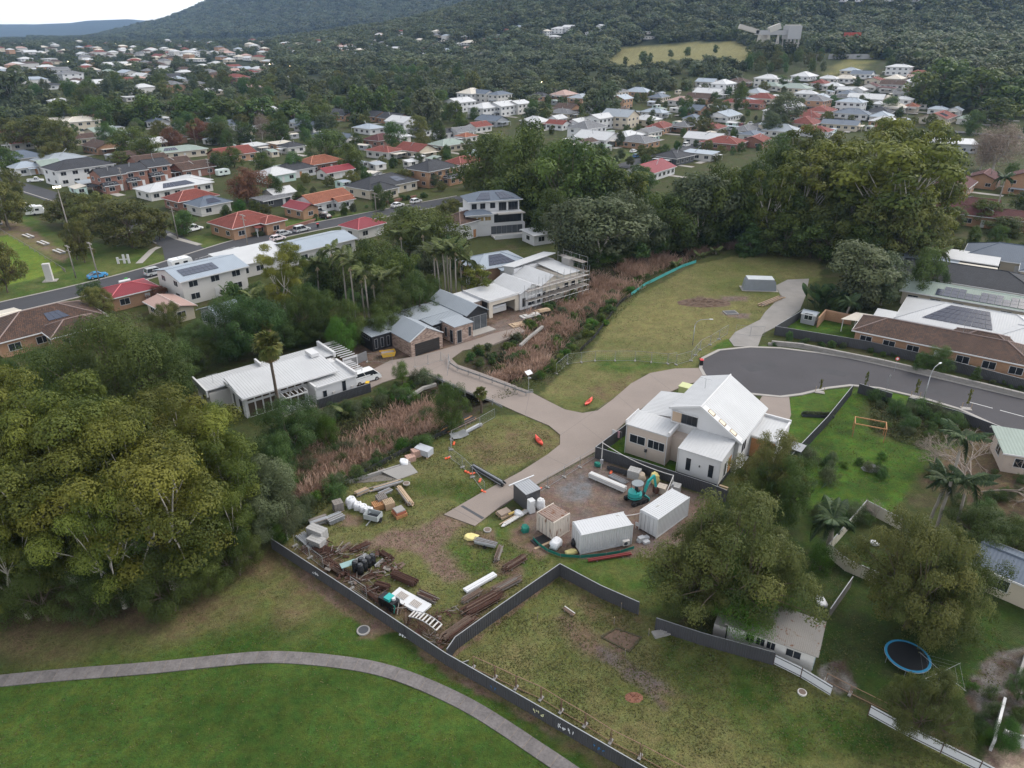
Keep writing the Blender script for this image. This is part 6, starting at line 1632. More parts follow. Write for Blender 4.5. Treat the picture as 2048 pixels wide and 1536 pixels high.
bank(12,16,((420,455),(470,478),(520,470),(570,455)),('shrub','flaxshrub'),(.8,1.5),'in the corner house garden')
bank(14,17,((620,440),(700,422),(760,410),(840,395)),('shrub','brightshrub'),(.9,2.0),'in the street front gardens')
bank(10,18,((1960,1430),(2010,1400),(1990,1490),(2040,1440)),('brightshrub','shrub'),(.8,1.6),'by the lower right concrete')
bank(20,19,((1470,486),(1500,490),(1540,500),(1640,500)),('shrub','shrub','greyshrub'),(1.2,2.6),'at the foot of the creek belt')
scatter([('dense',3),('deep',1.5),('olive',1),('grey',1)],((-120,185),(300,172),(560,165),(900,150),(1010,190),(880,232),(560,240),(300,255),(-120,265)),120,(9,16),(.36,.46),'in the tall left-middle tree band',20,9)
scatter([('deep',2),('dense',2),('olive',1),('shrub',2),('bright',.5)],((540,330),(760,300),(960,300),(960,400),(840,392),(560,440),(440,440),(360,420)),40,(2.5,6),(.4,.55),'in yards along the street',21,4)
scatter([('dense',3),('grey',1)],((1480,150),(1500,118),(1640,120),(1660,150)),26,(7,13),(.35,.45),'in front of the mine',22,6)
scatter([('dense',3),('deep',1)],((1740,125),(1850,95),(1900,140),(1760,145)),22,(8,14),(.38,.48),'right of the mine',23,6)
scatter([('deep',2),('dense',2),('shrub',2)],((1180,330),(1420,285),(1520,262),(1560,300),(1400,335),(1230,350)),20,(2.5,6),(.4,.5),'along the back street',24,5)
plant_all()

# dry reeds in the creek: nobody could count them
def reeds():
    rng=np.random.default_rng(4)
    patches=[((1460,478),3.5,26),((1400,490),4,30),((1330,512),4,40),((1270,530),4.5,46),((1220,560),4.5,46),((1185,590),4.5,50),((1150,610),3.5,40),((1110,640),3.5,36),((1075,672),3.5,36),((1050,700),2.8,26),((1030,735),2.6,24),((1075,730),2.2,16),((990,748),1.6,12),
               ((830,830),3.2,52),((790,845),3.2,48),((850,812),2.2,30),((750,870),2.6,26),((690,890),2.6,32),((640,910),2.8,34),((600,935),2.4,26),((660,940),2.2,26),((570,960),2,14),((620,965),2,18),((720,905),2,20)]
    V,tint=[],[]
    for (u,v),r,n in patches:
        cx,cy=G0(u,v)
        for _ in range(int(n*6.5)):
            x,y=cx + rng.normal(0,r*.55),cy + rng.normal(0,r*.55)
            z=Tz(x,y);k=rng.integers(9,14);hh=rng.uniform(.9,1.9);ct=rng.normal(.5,.2)
            bx=x + rng.normal(0,.18,k);by=y + rng.normal(0,.18,k)
            an=rng.uniform(0,6.28,k);ln=rng.uniform(.1,.85,k)*hh;h=hh*rng.uniform(.7,1.15,k)
            w=rng.uniform(.025,.06,k);pa=an + rng.uniform(1,2,k)
            tx,ty=bx + np.cos(an)*ln,by + np.sin(an)*ln
            wx,wy=np.cos(pa)*w,np.sin(pa)*w
            q=np.stack([np.stack([bx - wx,by - wy,np.full(k,z)],1),np.stack([bx + wx,by + wy,np.full(k,z)],1),np.stack([tx + wx*1.6,ty + wy*1.6,z + h*.85],1),np.stack([tx*1 + (tx - bx)*.25,ty + (ty - by)*.25,z + h],1)],1)
            V.append(q);tint.append(np.clip(rng.normal(ct,.2,k),0,1))
    me=quads_mesh('reed_bed',np.concatenate(V),np.concatenate(tint));me.materials.append(LF['reed'])
    tag(link('reed_bed',me),'pinkish dry reeds filling the creek bed above and below the bridge','reeds',None,'stuff')
    # low weeds on the banks and in the rough blocks
    V,tint=[],[]
    def cover(px,n,hr,seed):
        rg=np.random.default_rng(seed);poly=[G0(*p) for p in px];xs=[p[0] for p in poly];ys=[p[1] for p in poly]
        x=rg.uniform(min(xs),max(xs),n*3);y=rg.uniform(min(ys),max(ys),n*3);m=inside(x,y,poly);x,y=x[m][:n],y[m][:n]
        z=T(x,y);h=rg.uniform(*hr,len(x));k=len(x)
        pos=np.stack([x,y,z + h*rg.uniform(.2,1,k)],1)
        nor=unit(rg.normal(size=(k,3)) + np.array([0,0,.6]))
        V.append(leaf_quads(rg,pos,nor,.07,.16));tint.append(rg.random(k))
    cover(((1310,560),(1100,770),(1000,800),(900,790),(1000,690),(1140,580),(1200,520),(1420,480),(1470,490)),26000,(.2,.9),1)
    cover(((890,770),(930,850),(700,975),(580,1080),(520,1060),(560,900),(740,800)),26000,(.2,.9),2)
    cover(((1740,795),(1960,860),(1840,900),(1740,860)),5000,(.1,.6),3)
    me=quads_mesh('creek_weeds',np.concatenate(V),np.concatenate(tint));me.materials.append(leafmat('weed_leaf',(.035,.055,.014),(.10,.10,.035),.2))
    tag(link('creek_weeds',me),'low green weeds covering the creek banks and rough blocks','weeds',None,'stuff')
reeds()
def tufts():
    """rough grass too fine to count"""
    V,tint=[],[]
    for px,n,seed in ((((892,1318),(1118,1152),(1275,1226),(1545,1325),(1740,1430),(1960,1545),(1280,1560)),30000,1),(((560,1085),(690,975),(890,875),(1062,832),(1120,892),(888,1030),(1110,1120),(890,1318)),30000,2),(((-200,1200),(560,1110),(1290,1560),(-400,1560)),9000,3),(((1100,770),(1240,610),(1390,530),(1640,500),(1540,650),(1400,738),(1290,748),(1165,826)),26000,4),(((1570,930),(1705,778),(1960,860),(1790,1020)),9000,5),(((1290,1090),(1700,1100),(1960,1150),(2048,1400),(1650,1340),(1280,1225)),10000,6)):
        rg=np.random.default_rng(seed);poly=[G0(*p) for p in px];xs=[p[0] for p in poly];ys=[p[1] for p in poly]
        x=rg.uniform(min(xs),max(xs),n*2);y=rg.uniform(min(ys),max(ys),n*2);m=inside(x,y,poly) & (fbm(x,y,2.5,seed) > rg.uniform(.25,.75,len(x)));x,y=x[m][:n],y[m][:n];k=len(x)
        pos=np.stack([x,y,T(x,y) + .035],1);V.append(leaf_quads(rg,pos,unit(rg.normal(size=(k,3))*.5 + np.array([0,0,.8])),.045,.10));tint.append(np.clip(rg.normal(.5 if seed != 3 else .2,.3,k),0,1))
    me=quads_mesh('grass_tufts',np.concatenate(V),np.concatenate(tint));me.materials.append(leafmat('tuft_leaf',(.065,.085,.02),(.17,.155,.065),.3));tag(link('grass_tufts',me),'fine grass tufts over the lawns and paddocks','grass',None,'stuff')
tufts()

# far woods: geometry-node copies of existing crowns over the plain and the hills
def woods(name,label,pts,hs,kinds,seed,ws=None):
    rng=np.random.default_rng(seed)
    me=bpy.data.meshes.new(name)
    me.vertices.add(len(pts));me.vertices.foreach_set('co',np.asarray(pts,np.float32).ravel())
    a=me.attributes.new('tree_scale','FLOAT_VECTOR','POINT')
    wv=hs*rng.uniform(.95,1.5,len(hs)) if ws is None else ws;a.data.foreach_set('vector',np.stack([wv,wv,hs],1).astype(np.float32).ravel())
    b=me.attributes.new('tree_turn','FLOAT_VECTOR','POINT');b.data.foreach_set('vector',np.stack([hs*0,hs*0,rng.uniform(0,6.28,len(hs))],1).astype(np.float32).ravel())
    o=tag(link(name,me),label,'woodland',None,'stuff')
    ng=bpy.data.node_groups.new(name,'GeometryNodeTree')
    ng.interface.new_socket('Geometry',in_out='INPUT',socket_type='NodeSocketGeometry');ng.interface.new_socket('Geometry',in_out='OUTPUT',socket_type='NodeSocketGeometry')
    gi=ng.nodes.new('NodeGroupInput');go=ng.nodes.new('NodeGroupOutput');jn=ng.nodes.new('GeometryNodeJoinGeometry')
    ip=ng.nodes.new('GeometryNodeInstanceOnPoints');ip.inputs['Pick Instance'].default_value=True
    for s in kinds:
        oi=ng.nodes.new('GeometryNodeObjectInfo');oi.inputs['Object'].default_value=s;oi.inputs['As Instance'].default_value=True
        ng.links.new(oi.outputs['Geometry'],jn.inputs[0])
    for attr,sock in (('tree_scale','Scale'),('tree_turn','Rotation')):
        na=ng.nodes.new('GeometryNodeInputNamedAttribute');na.data_type='FLOAT_VECTOR';na.inputs['Name'].default_value=attr
        ng.links.new(na.outputs['Attribute'],ip.inputs[sock])
    rv=ng.nodes.new('FunctionNodeRandomValue');rv.data_type='INT';rv.inputs[4].default_value=0;rv.inputs[5].default_value=len(kinds) - 1
    ng.links.new(rv.outputs[2],ip.inputs['Instance Index'])
    ng.links.new(gi.outputs[0],ip.inputs['Points']);ng.links.new(jn.outputs[0],ip.inputs['Instance']);ng.links.new(ip.outputs[0],go.inputs[0])
    md=o.modifiers.new('trees','NODES');md.node_group=ng
    return o

def unit_far_crowns():
    """three small source crowns, standing as ordinary far trees"""
    src=[]
    spots=[G(690,118),G(1290,132),G(1420,140)]
    for k,p in enumerate(spots):
        leaf=[LF['far'],LF['far'],LF['grey']][k]
        cr,tr=make_tree('far_tree_%d' % k,300 + k,leaves=420,lw=.055,ll=.08,leaf=leaf,bark=BARK_D,wr=.42,crown0=.05,npuff=16,pr=.2,shape='dome',squash=.8,up=.35)
        t=thing('tree',['dark tree on the near edge of the far woods, left of the tan slope','dark tree at the foot of the tan grass slope','grey-green tree on the right of the tan grass slope'][k],'tree',p,0)
        c=link('crown',cr,None,t);link('trunk',tr,None,t,scale=(12,12,12))
        c.scale=(12,12,12);src.append(c)
    return src
SRC=unit_far_crowns()
def gen_woods():
    rng=np.random.default_rng(8)
    def sample(a0,a1,y0,y1,n,dens=None):
        a=rng.uniform(a0,a1,n);y=np.sqrt(rng.uniform(y0*y0,y1*y1,n));x=a*y
        m=np.ones(n,bool)
        for q in KEEP:
            if q[1] > y0 - 60: m &= ((x - q[0]) ** 2 + (y - q[1]) ** 2 > (q[2]*.95 + 3) ** 2) & ~((np.abs(x - q[0]*y/max(q[1],1)) < q[2]*.8) & (y < q[1]) & (y > q[1] - 26 - q[1]*.02))
        for zi in OPEN: m &= ~inside(x,y,zi)
        return x[m],y[m]
    OPEN=[PX((1195,132),(1240,96),(1330,86),(1480,80),(1525,100),(1500,132),(1350,128),(1260,146)),PX((1640,150),(1700,116),(1740,120),(1720,157)),PX((1500,110),(1530,92),(1600,92),(1620,108),(1690,102),(1720,112),(1600,118))]
    woods('suburb_tree_cover','smaller trees filling the yards between the suburban houses',np.array([(t[1],t[2],t[3] - .1) for t in REST]),np.array([t[4] for t in REST]),PICK,5,np.array([t[4]*t[5]*KIND_WR[t[0]]/.57 for t in REST]))
    woods('low_shrub_cover','smallest shrubs filling gaps along the creek and gardens',np.array([(t[1],t[2],t[3] - .05) for t in LOW]),np.array([t[4] for t in LOW]),PICKS,6,np.array([t[4]*t[5] for t in LOW]))
    # plain: loose tree cover between the houses
    x,y=sample(-.75,.05,430,900,900);x2,y2=sample(-.8,-.1,900,3000,3600);x3,y3=sample(-.15,.3,560,900,800)
    X=np.concatenate([x,x2,x3]);Y=np.concatenate([y,y2,y3])
    woods('plain_woods','loose dark woodland between the far houses of the plain',np.stack([X,Y,T0(X,Y) - .5],1),rng.uniform(5,11,len(X)),SRC,1)
    # forested hills
    x,y=sample(-.36,.75,840,1700,15000);rid=np.interp(x/y,RIDGE_A,RIDGE_Z);k=(rid > 30)
    x,y=x[k],y[k]
    xs,ys=sample(.28,.75,560,860,1500)
    k=(xs/ys > .5) | (ys > 700);xs,ys=xs[k],ys[k]
    X=np.concatenate([x,xs]);Y=np.concatenate([y,ys])
    zz=T0(X,Y) + np.where(Y > 900,26*(fbm(X,Y,420,9) - .5)*sstep(900,1300,Y),0) - 1
    woods('hill_forest','dark eucalypt forest covering the near hills',np.stack([X,Y,zz],1),rng.uniform(9,18,len(X)),SRC,2)
    x,y=sample(-.62,.02,2400,3700,9000);mz=np.interp(x/y,MOUNT_A,MOUNT_Z);k=mz > 15;x,y=x[k],y[k];mz=mz[k]
    zz=T0(x,y) + 26*(fbm(x,y,420,9) - .5) - 1
    woods('mountain_forest','hazy blue forest on the mountain at upper left',np.stack([x,y,zz],1),rng.uniform(16,28,len(x))*np.clip((mz - 10)/60,.4,1),SRC,3)
gen_woods()
# ------------------------------------------------------------------ palms and big-leaved plants
def frond_mesh(name,seed,n=28,droop=.55,lift=.45,leaflet=.30):
    rng=np.random.default_rng(seed);V,tt=[],[]
    def P(t): return np.array([t*(1 - .18*t*droop),0,lift*t - droop*1.15*t*t])
    for i in range(10):
        a,b=P(i/10),P((i + 1)/10);w=np.array([0,.018*(1 - i/11),0]);V.append([a - w,a + w,b + w,b - w]);tt.append(.9)
    for i in range(n):
        t=.12 + .88*i/(n - 1);p=P(t);L=leaflet*(math.sin(math.pi*min(1,t*.92 + .1))*.9 + .18)
        for s in (-1,1):
            tip=p + np.array([L*.55,s*L*.75,-L*rng.uniform(.25,.6)]);m=(p + tip)/2 + np.array([.02,0,.03])
            w=np.array([.030,0,.008]);V.append([p - w,p + w,m + w*.9,m - w*.9]);tt.append(rng.random());V.append([m - w*.9,m + w*.9,tip + w*.2,tip - w*.2]);tt.append(rng.random())
    return quads_mesh(name,np.array(V),np.array(tt))
PALMLEAF=leafmat('palm_leaf',(.050,.075,.020),(.140,.160,.050),.2,hue=.02)
PALMDARK=leafmat('dark_palm_leaf',(.022,.050,.022),(.075,.110,.040),.2,hue=.02)
FANLEAF=leafmat('fan_palm_leaf',(.055,.075,.015),(.170,.165,.045),.2,hue=.02)
DEADF=leafmat('dead_fan_leaf',(.16,.11,.05),(.28,.20,.10),.1,hue=.01)
FR=[frond_mesh('palm_frond_%d' % k,k,droop=d,lift=l) for k,(d,l) in enumerate(((.55,.75),(.8,.6),(.95,.35),(.5,1.1)))]
FR2=[m.copy() for m in FR]
for m in FR: m.materials.append(PALMLEAF)
for m in FR2: m.materials.append(PALMDARK)
def fan_mesh(name,seed):
    rng=np.random.default_rng(seed);V,t=[],[]
    V.append([(0,-.02,0),(0,.02,0),(.55,.015,.12),(.55,-.015,.12)]);t.append(.8)
    for k in range(15):
        a=-2.2 + 4.4*k/14;L=.48*(1 - .12*abs(a));c,s=math.cos(a),math.sin(a);z=.12 + .04*(k % 2)
        V.append([(.52,0,.12),(.52 + L*.6*c - s*.07,L*.6*s + c*.07,z),(.52 + L*c,L*s,z - .16*rng.uniform(.4,1.2)),(.52 + L*.6*c + s*.07,L*.6*s - c*.07,z - .02)]);t.append(rng.random())
    return quads_mesh(name,np.array(V,float),np.array(t))
FAN=[fan_mesh('fan_leaf_%d' % k,k) for k in range(2)];FAND=fan_mesh('dead_fan_leaf',9)
for m in FAN: m.materials.append(FANLEAF)
FAND.materials.append(DEADF)
def trunk_mb(h,r0,r1,lean,seed,n=7):
    rnd=random.Random(seed);mb=MB();pts=[]
    for k in range(n + 1):
        t=k/n;pts.append((lean[0]*t*t + rnd.uniform(-.03,.03)*(0 < t < 1),lean[1]*t*t,h*t))
    for k in range(n): mb.tube(pts[k],pts[k + 1],r0 + (r1 - r0)*k/n,r0 + (r1 - r0)*(k + 1)/n,7,False)
    return mb,pts[-1]
def feather_palm(label,p,h,L=2.6,n=13,seed=0,dark=False,r=.13,group=None,seedhead=True,shaft=True):
    t=thing('palm_tree',label,'palm',(p[0],p[1],Tz(p[0],p[1]) - .1),0,group);rnd=random.Random(seed)
    mb,top=trunk_mb(h,r*1.3,r,(rnd.uniform(-.4,.4),rnd.uniform(-.4,.4)),seed);mb.build('trunk',PALMB,t,smooth=True)
    if shaft: MB().tube(top,(top[0],top[1],top[2] + .9),r*1.15,r*.6,8).build('crownshaft',mk('palm_crownshaft',(.11,.15,.05),.6),t,smooth=True)
    top=(top[0],top[1],top[2] + (.8 if shaft else 0))
    for k in range(n):
        m=(FR2 if dark else FR)[(k*7 + seed) % 4]
        link('frond',m,None,t,top,(rnd.uniform(-.25,.25),rnd.uniform(-.15,.2),k*2.399 + seed),(L*rnd.uniform(.85,1.15),)*3)
    if seedhead:
        sm=MB()
        for k in range(14): a=k*.45;sm.tube((top[0],top[1],top[2] - .75),(top[0] + .42*math.cos(a),top[1] + .42*math.sin(a),top[2] - 1.45 - .1*(k % 3)),.05,.03,4)
        sm.build('seed_cluster',mk('cream_palm_seeds',(.42,.33,.21),.9),t)
def fan_palm(label,p,h,R=1.15,n=34,seed=0,r=.16,dead=8,trunkmat=None):
    t=thing('fan_palm',label,'palm',(p[0],p[1],Tz(p[0],p[1]) - .1));rnd=random.Random(seed)
    mb,top=trunk_mb(h,r*1.25,r,(rnd.uniform(-.2,.2),0),seed);mb.build('trunk',trunkmat or BARK_D,t,smooth=True)
    for k in range(n):
        pit=rnd.uniform(-1.4,.85)       # from upright to hanging
        link('fan_leaf',FAN[k % 2],None,t,(top[0],top[1],top[2] + .1),(rnd.uniform(-.3,.3),pit,k*2.399),(R*rnd.uniform(.9,1.15),)*3)
    for k in range(dead): link('dead_leaf',FAND,None,t,(top[0],top[1],top[2] - .1),(rnd.uniform(-.3,.3),rnd.uniform(.9,1.3),k*2.399),(R*.95,)*3)
def palm_px(fn,label,u,vb,vt,drop=1.2,**k):
    p=G(u,vb);fn(label,p,max(1.0,height_for(p,vt) - drop),**k)
palm_px(fan_palm,'tall fan palm with shaggy round head in front of the long white house',562,838,672,drop=1.6,R=2.3,n=60,seed=1,r=.19,dead=20)
palm_px(fan_palm,'lone round-headed fan palm standing before the dark creek belt',1408,480,402,drop=2.0,R=2.7,n=46,seed=2,r=.17,dead=12,trunkmat=PALMB)
palm_px(fan_palm,'small fan palm beside the concrete bridge end',963,826,779,drop=.6,R=1.15,n=26,seed=3,dead=3)
palm_px(fan_palm,'fan palm at the belt edge left of the yellow shrub',1545,500,432,R=1.7,n=30,seed=4)
palm_px(fan_palm,'fan palm at the belt edge beside the yellow shrub',1588,503,447,R=1.6,n=30,seed=5)
palm_px(fan_palm,'distant tall fan palm among the left middle houses',394,300,243,R=2.0,n=24,seed=6,dead=6)
palm_px(fan_palm,'short fan palm in the garden above the long white house',545,720,640,R=1.3,n=26,seed=7)
BP=[(713,655,520),(742,668,535),(757,660,555),(770,655,548),(697,640,505),(730,640,545),(785,640,540)]
for k,(u,b,v) in enumerate(sorted(BP)): palm_px(feather_palm,'slender pale-trunked palm, %s from left in the left garden clump' % ordinal(k),u,b,v,seed=k + 10,L=2.7,group='left palm clump')
BP=[(872,596,492),(881,600,500),(892,598,486),(903,600,498),(913,602,492),(924,596,508),(936,592,515),(897,590,480)]
for k,(u,b,v) in enumerate(sorted(BP)): palm_px(feather_palm,'slender pale-trunked palm, %s from left in the clump above the brick house' % ordinal(k),u,b,v,seed=k + 30,L=2.6,group='right palm clump')
for k,(u,b,v) in enumerate(((805,520,462),(850,525,458),(640,600,520),(672,600,495))): palm_px(feather_palm,'feathery palm %s' % ['left of the seed-hung palm behind the garden trees','hung with pale seeds behind the garden trees','behind the white roof among garden trees','with shaggy head above the left palm clump'][k],u,b,v,seed=k + 50,L=2.9)
for k,(u,b,v,lab) in enumerate(((1857,1052,950,'leftmost of the three by the cream shed'),(1870,1064,868,'tallest of the three by the cream shed'),(1906,1072,955,'rightmost of the three by the cream shed'))):
    palm_px(feather_palm,'king palm with cream seed clusters, ' + lab,u,b,v,seed=k + 70,L=2.5,n=15,dark=True,r=.14)
palm_px(feather_palm,'stout feather palm beside the pale courtyard fence',1655,1100,1035,drop=.2,seed=80,L=2.6,n=20,dark=True,r=.24,seedhead=False,shaft=False)
for k,(u,b,v,lab) in enumerate(((1858,585,500,'hanging queen palm beside the grey bushy tree'),(1985,445,352,'palm among the maroon roofed villas'),(1690,560,498,'bright palm behind the grey bushy tree'),(1690,640,600,'small clumping palm by the garden shed'),(520,690,585,'dark palm among the garden trees'),(1130,560,520,'small palm at the foot of the grey gums'))):
    palm_px(feather_palm,lab,u,b,v,seed=90 + k,L=2.6,n=16,dark=k % 2 == 1,seedhead=False,r=.16)

def paddle_mesh(name):
    V=[]
    for i in range(6):
        a,b=i/6,(i + 1)/6
        def q(t): return t,.16*math.sin(math.pi*min(1,max(0,(t - .35)/.65))) + .012,1.5*t - .55*t*t
        x0,w0,z0=q(a);x1,w1,z1=q(b)
        V.append([(x0*.45,-w0,z0),(x0*.45,0,z0 - .03),(x1*.45,0,z1 - .03),(x1*.45,-w1,z1)]);V.append([(x0*.45,0,z0 - .03),(x0*.45,w0,z0),(x1*.45,w1,z1),(x1*.45,0,z1 - .03)])
    me=quads_mesh(name,np.array(V,float),np.random.default_rng(1).random(len(V)));me.materials.append(PALMDARK);return me
PADDLE=paddle_mesh('paddle_leaf')
def big_leaf(label,u,v,s,n,spread,seed):
    p=G(u,v);t=thing('broad_leaf_plant',label,'plant',p);rnd=random.Random(seed)
    for k in range(n): link('leaf',PADDLE,None,t,(rnd.gauss(0,spread),rnd.gauss(0,spread*.6),0),(0,rnd.uniform(-.1,.45),rnd.uniform(0,6.28)),(s*rnd.uniform(.7,1.15),)*3)
big_leaf('large clump of paddle-leaved bird of paradise beside the pale driveway',1645,618,5.0,46,1.5,3)
big_leaf('banana clump below the raised grey-roofed house',470,600,3.2,22,1.4,4)
big_leaf('broad-leaved clump behind the white gabled house',1600,985,1.8,18,1.0,5)
big_leaf('dark broad-leaved clump above the unfinished house',1120,455,5,30,2.5,6)
# tree ferns by the reeds
for k,(u,v,lab) in enumerate(((1400,512,'left of the two tree ferns at the top of the reeds'),(1432,508,'right of the two tree ferns at the top of the reeds'),(1352,530,'single tree fern beside the teal fence'),(700,830,'tree fern below the long white house'))):
    p=G(u,v);feather_palm('spreading ' + lab if 'fern' in lab[:12] else 'spreading fern, ' + lab,p,.9,L=2.0,n=12,seed=120 + k,seedhead=False,shaft=False)

# bare branching tree and dead scrub
def bare_tree(label,p,h,spread,seed,depth=5,r=.12,stems=1):
    rnd=random.Random(seed);t=thing('bare_tree',label,'tree',(p[0],p[1],Tz(p[0],p[1])))
    def grow(mb,a,d,L,r,n):
        b=Vector(a) + d*L;mb.tube(a,tuple(b),r,r*.72,5 if n > 2 else 3,False)
        if n == 0: return
        for _ in range(rnd.choice((2,3,3))):
            nd_=(d + Vector((rnd.gauss(0,spread),rnd.gauss(0,spread),rnd.gauss(.05,spread*.6)))).normalized()
            grow(mb,tuple(b),nd_,L*rnd.uniform(.62,.85),r*.66,n - 1)
    for s in range(stems):
        mb=MB();grow(mb,(rnd.gauss(0,.3),rnd.gauss(0,.3),-.1),Vector((rnd.gauss(0,.25)*stems,rnd.gauss(0,.25)*stems,1)).normalized(),h*.28,r,depth);mb.build('limb',BARK_T,t,smooth=True)
bare_tree('big leafless tree with pale branches before the grey-green cottage',G(1955,985),8.5,.5,3,6,.16,3)
bare_tree('leafless sprawling tree beside the king palms',G(1880,930),5.0,.6,4,5,.09,3)
bare_tree('leafless tree at the right edge over the tangled block',G(2035,1000),7.0,.55,5,6,.12,2)
bare_tree('small leafless shrub tree behind the pale courtyard fence',G(1745,1030),3.0,.5,6,5,.05,2)
bare_tree('pale leafless tree at the far right edge above the main road',G(2040,300),13,.4,7,5,.25,2)

# ------------------------------------------------------------------ fences
def run_pts(px): return [G0(u,v) for u,v in px]
def rib_panel(L,h,n=10,dep=.035):
    mb=MB();pts=[]
    for k in range(n):
        x=L*k/n;w=L/n
        pts += [(x,0),(x + w*.55,0),(x + w*.65,-dep),(x + w*.9,-dep)]
    pts.append((L,0))
    for (xa,ya),(xb,yb) in zip(pts[:-1],pts[1:]): mb.poly([(xa,ya,0),(xb,yb,0),(xb,yb,h),(xa,ya,h)])
    mb.poly([(0,.03,0),(0,.03,h),(L,.03,h),(L,.03,0)])
    return mb.mesh('ribbed_panel')
_PAN={}
def metal_fence(label,px,h=1.75,mat=None,cap=None,bay=2.35,pts=None,z=0.0):
    mat=mat or CHAR;pts=pts or run_pts(px);cap=cap or GREYM
    t=thing('metal_fence',label,'fence',(pts[0][0],pts[0][1],z));o=pts[0]
    key=(h,mat.name)
    if key not in _PAN:
        me=rib_panel(bay,h);me.materials.append(mat);pm=MB().box(-.03,-.045,-.05,.03,.045,h + .02).mesh('fence_post');pm.materials.append(mat)
        rm=MB().box(0,-.03,h,bay,.04,h + .035).mesh('fence_rail');rm.materials.append(cap);_PAN[key]=(me,pm,rm)
    me,pm,rm=_PAN[key]
    for a,b in zip(pts[:-1],pts[1:]):
        L=math.hypot(b[0] - a[0],b[1] - a[1]);n=max(1,round(L/bay));ang=math.atan2(b[1] - a[1],b[0] - a[0])
        for k in range(n):
            x=a[0] - o[0] + (b[0] - a[0])*k/n;y=a[1] - o[1] + (b[1] - a[1])*k/n
            link('panel',me,None,t,(x,y,0),(0,0,ang),(L/n/bay,1,1));link('post',pm,None,t,(x,y,0),(0,0,ang));link('rail',rm,None,t,(x,y,0),(0,0,ang),(L/n/bay,1,1))
    link('post',pm,None,t,(pts[-1][0] - o[0],pts[-1][1] - o[1],0),(0,0,ang))
    return t
FCH=mk('charcoal_fence_sheet',(.062,.063,.070),.55,.14,.8)
f1=metal_fence('long charcoal metal fence with graffiti along the park',((545,1098),(700,1200),(892,1330),(1060,1427),(1300,1568),(1420,1640)),1.45,FCH)
metal_fence('charcoal metal fence cornering between storage yard and paddock',((895,1325),(912,1300),(1000,1236),(1119,1152),(1200,1196),(1276,1230)),1.6,FCH)
metal_fence('charcoal metal fence panel by the rubble under the olive tree',((1310,1260),(1400,1290),(1545,1330)),1.5,FCH)
metal_fence('charcoal metal fence between gravel yard and white gabled house',((1350,822),(1280,848),(1190,916),(1290,948),(1420,992),(1450,1005)),1.7,FCH)
metal_fence('charcoal metal fence between lawn and overgrown block',((1568,946),(1600,908),(1650,855),(1702,790)),1.7,FCH)
metal_fence('short charcoal fence at the kerb of the overgrown block, left of the gap',((1715,786),(1780,806)),1.6,FCH)
metal_fence('charcoal fence at the kerb of the overgrown block, right of the gap',((1812,814),(1912,842),(2010,880)),1.6,FCH)
metal_fence('charcoal fence on the stone wall behind the cul-de-sac',((1606,634),(1548,670),(1575,674),(1660,688),(1730,700),(1824,722),(1912,744),(2048,780),(2150,806)),1.7,FCH)
metal_fence('charcoal fence below the long white house',((636,818),(690,800),(742,784)),1.5,FCH)
metal_fence('pale grey fence between long white house and brick house',((690,738),(734,720)),1.6,GALV)
metal_fence('cream metal fence around the small courtyard at right',((1800,1060),(1728,1022),(1652,1110),(1690,1142),(1750,1168)),1.5,mk('cream_fence_sheet',(.56,.52,.44),.6))
metal_fence('dark weathered fence between the lower right backyards',((1700,1175),(1655,1240)),1.4,mk('old_grey_boards',(.16,.15,.14),.9,.3,1.5))
metal_fence('charcoal fence left of the orange brick courtyard',((1840,580),(1880,592)),1.6,FCH)
# graffiti on the long fence: painted strokes a few millimetres proud
def graffiti():
    a=G0(892,1330);b=G0(1060,1427);c=G0(1300,1568);d0=G0(545,1098);d1=G0(700,1200)
    def scribble(p,q,t,w,h,mat,seed,z0=.45):
        rnd=random.Random(seed);ang=math.atan2(q[1] - p[1],q[0] - p[0]);x=p[0] + (q[0] - p[0])*t;y=p[1] + (q[1] - p[1])*t
        mb=MB();cx=0
        while cx < w:
            lw=rnd.uniform(.22,.34);pts=[]
            for k in range(rnd.randint(5,7)): pts.append((cx + rnd.uniform(0,lw),-.052,z0 + rnd.uniform(0,h)))
            pts.sort(key=lambda s: rnd.random())
            for s,e in zip(pts[:-1],pts[1:]): mb.tube(s,e,.03,n=4)
            cx += lw*1.25
        o=mb.build('graffiti',mat,f1,(x - f1.location.x,y - f1.location.y,0),ang);o['label']='painted graffiti tag'
    scribble(b,c,-.02 + .05,1.1,.5,mk('pale_yellow_spray',(.62,.62,.38)),1);scribble(b,c,.25,1.5,.6,mk('white_spray',(.62,.64,.66)),2,.35)
    scribble(b,c,.55,1.0,.4,mk('blue_spray',(.04,.16,.34)),3);scribble(d0,d1,.55,.9,.45,mk('white_spray',(.62,.64,.66)),4);scribble(a,b,-.62,.7,.3,mk('white_spray',(.62,.64,.66)),5);scribble(a,b,.55,.6,.3,mk('blue_spray',(.04,.16,.34)),6)
graffiti()

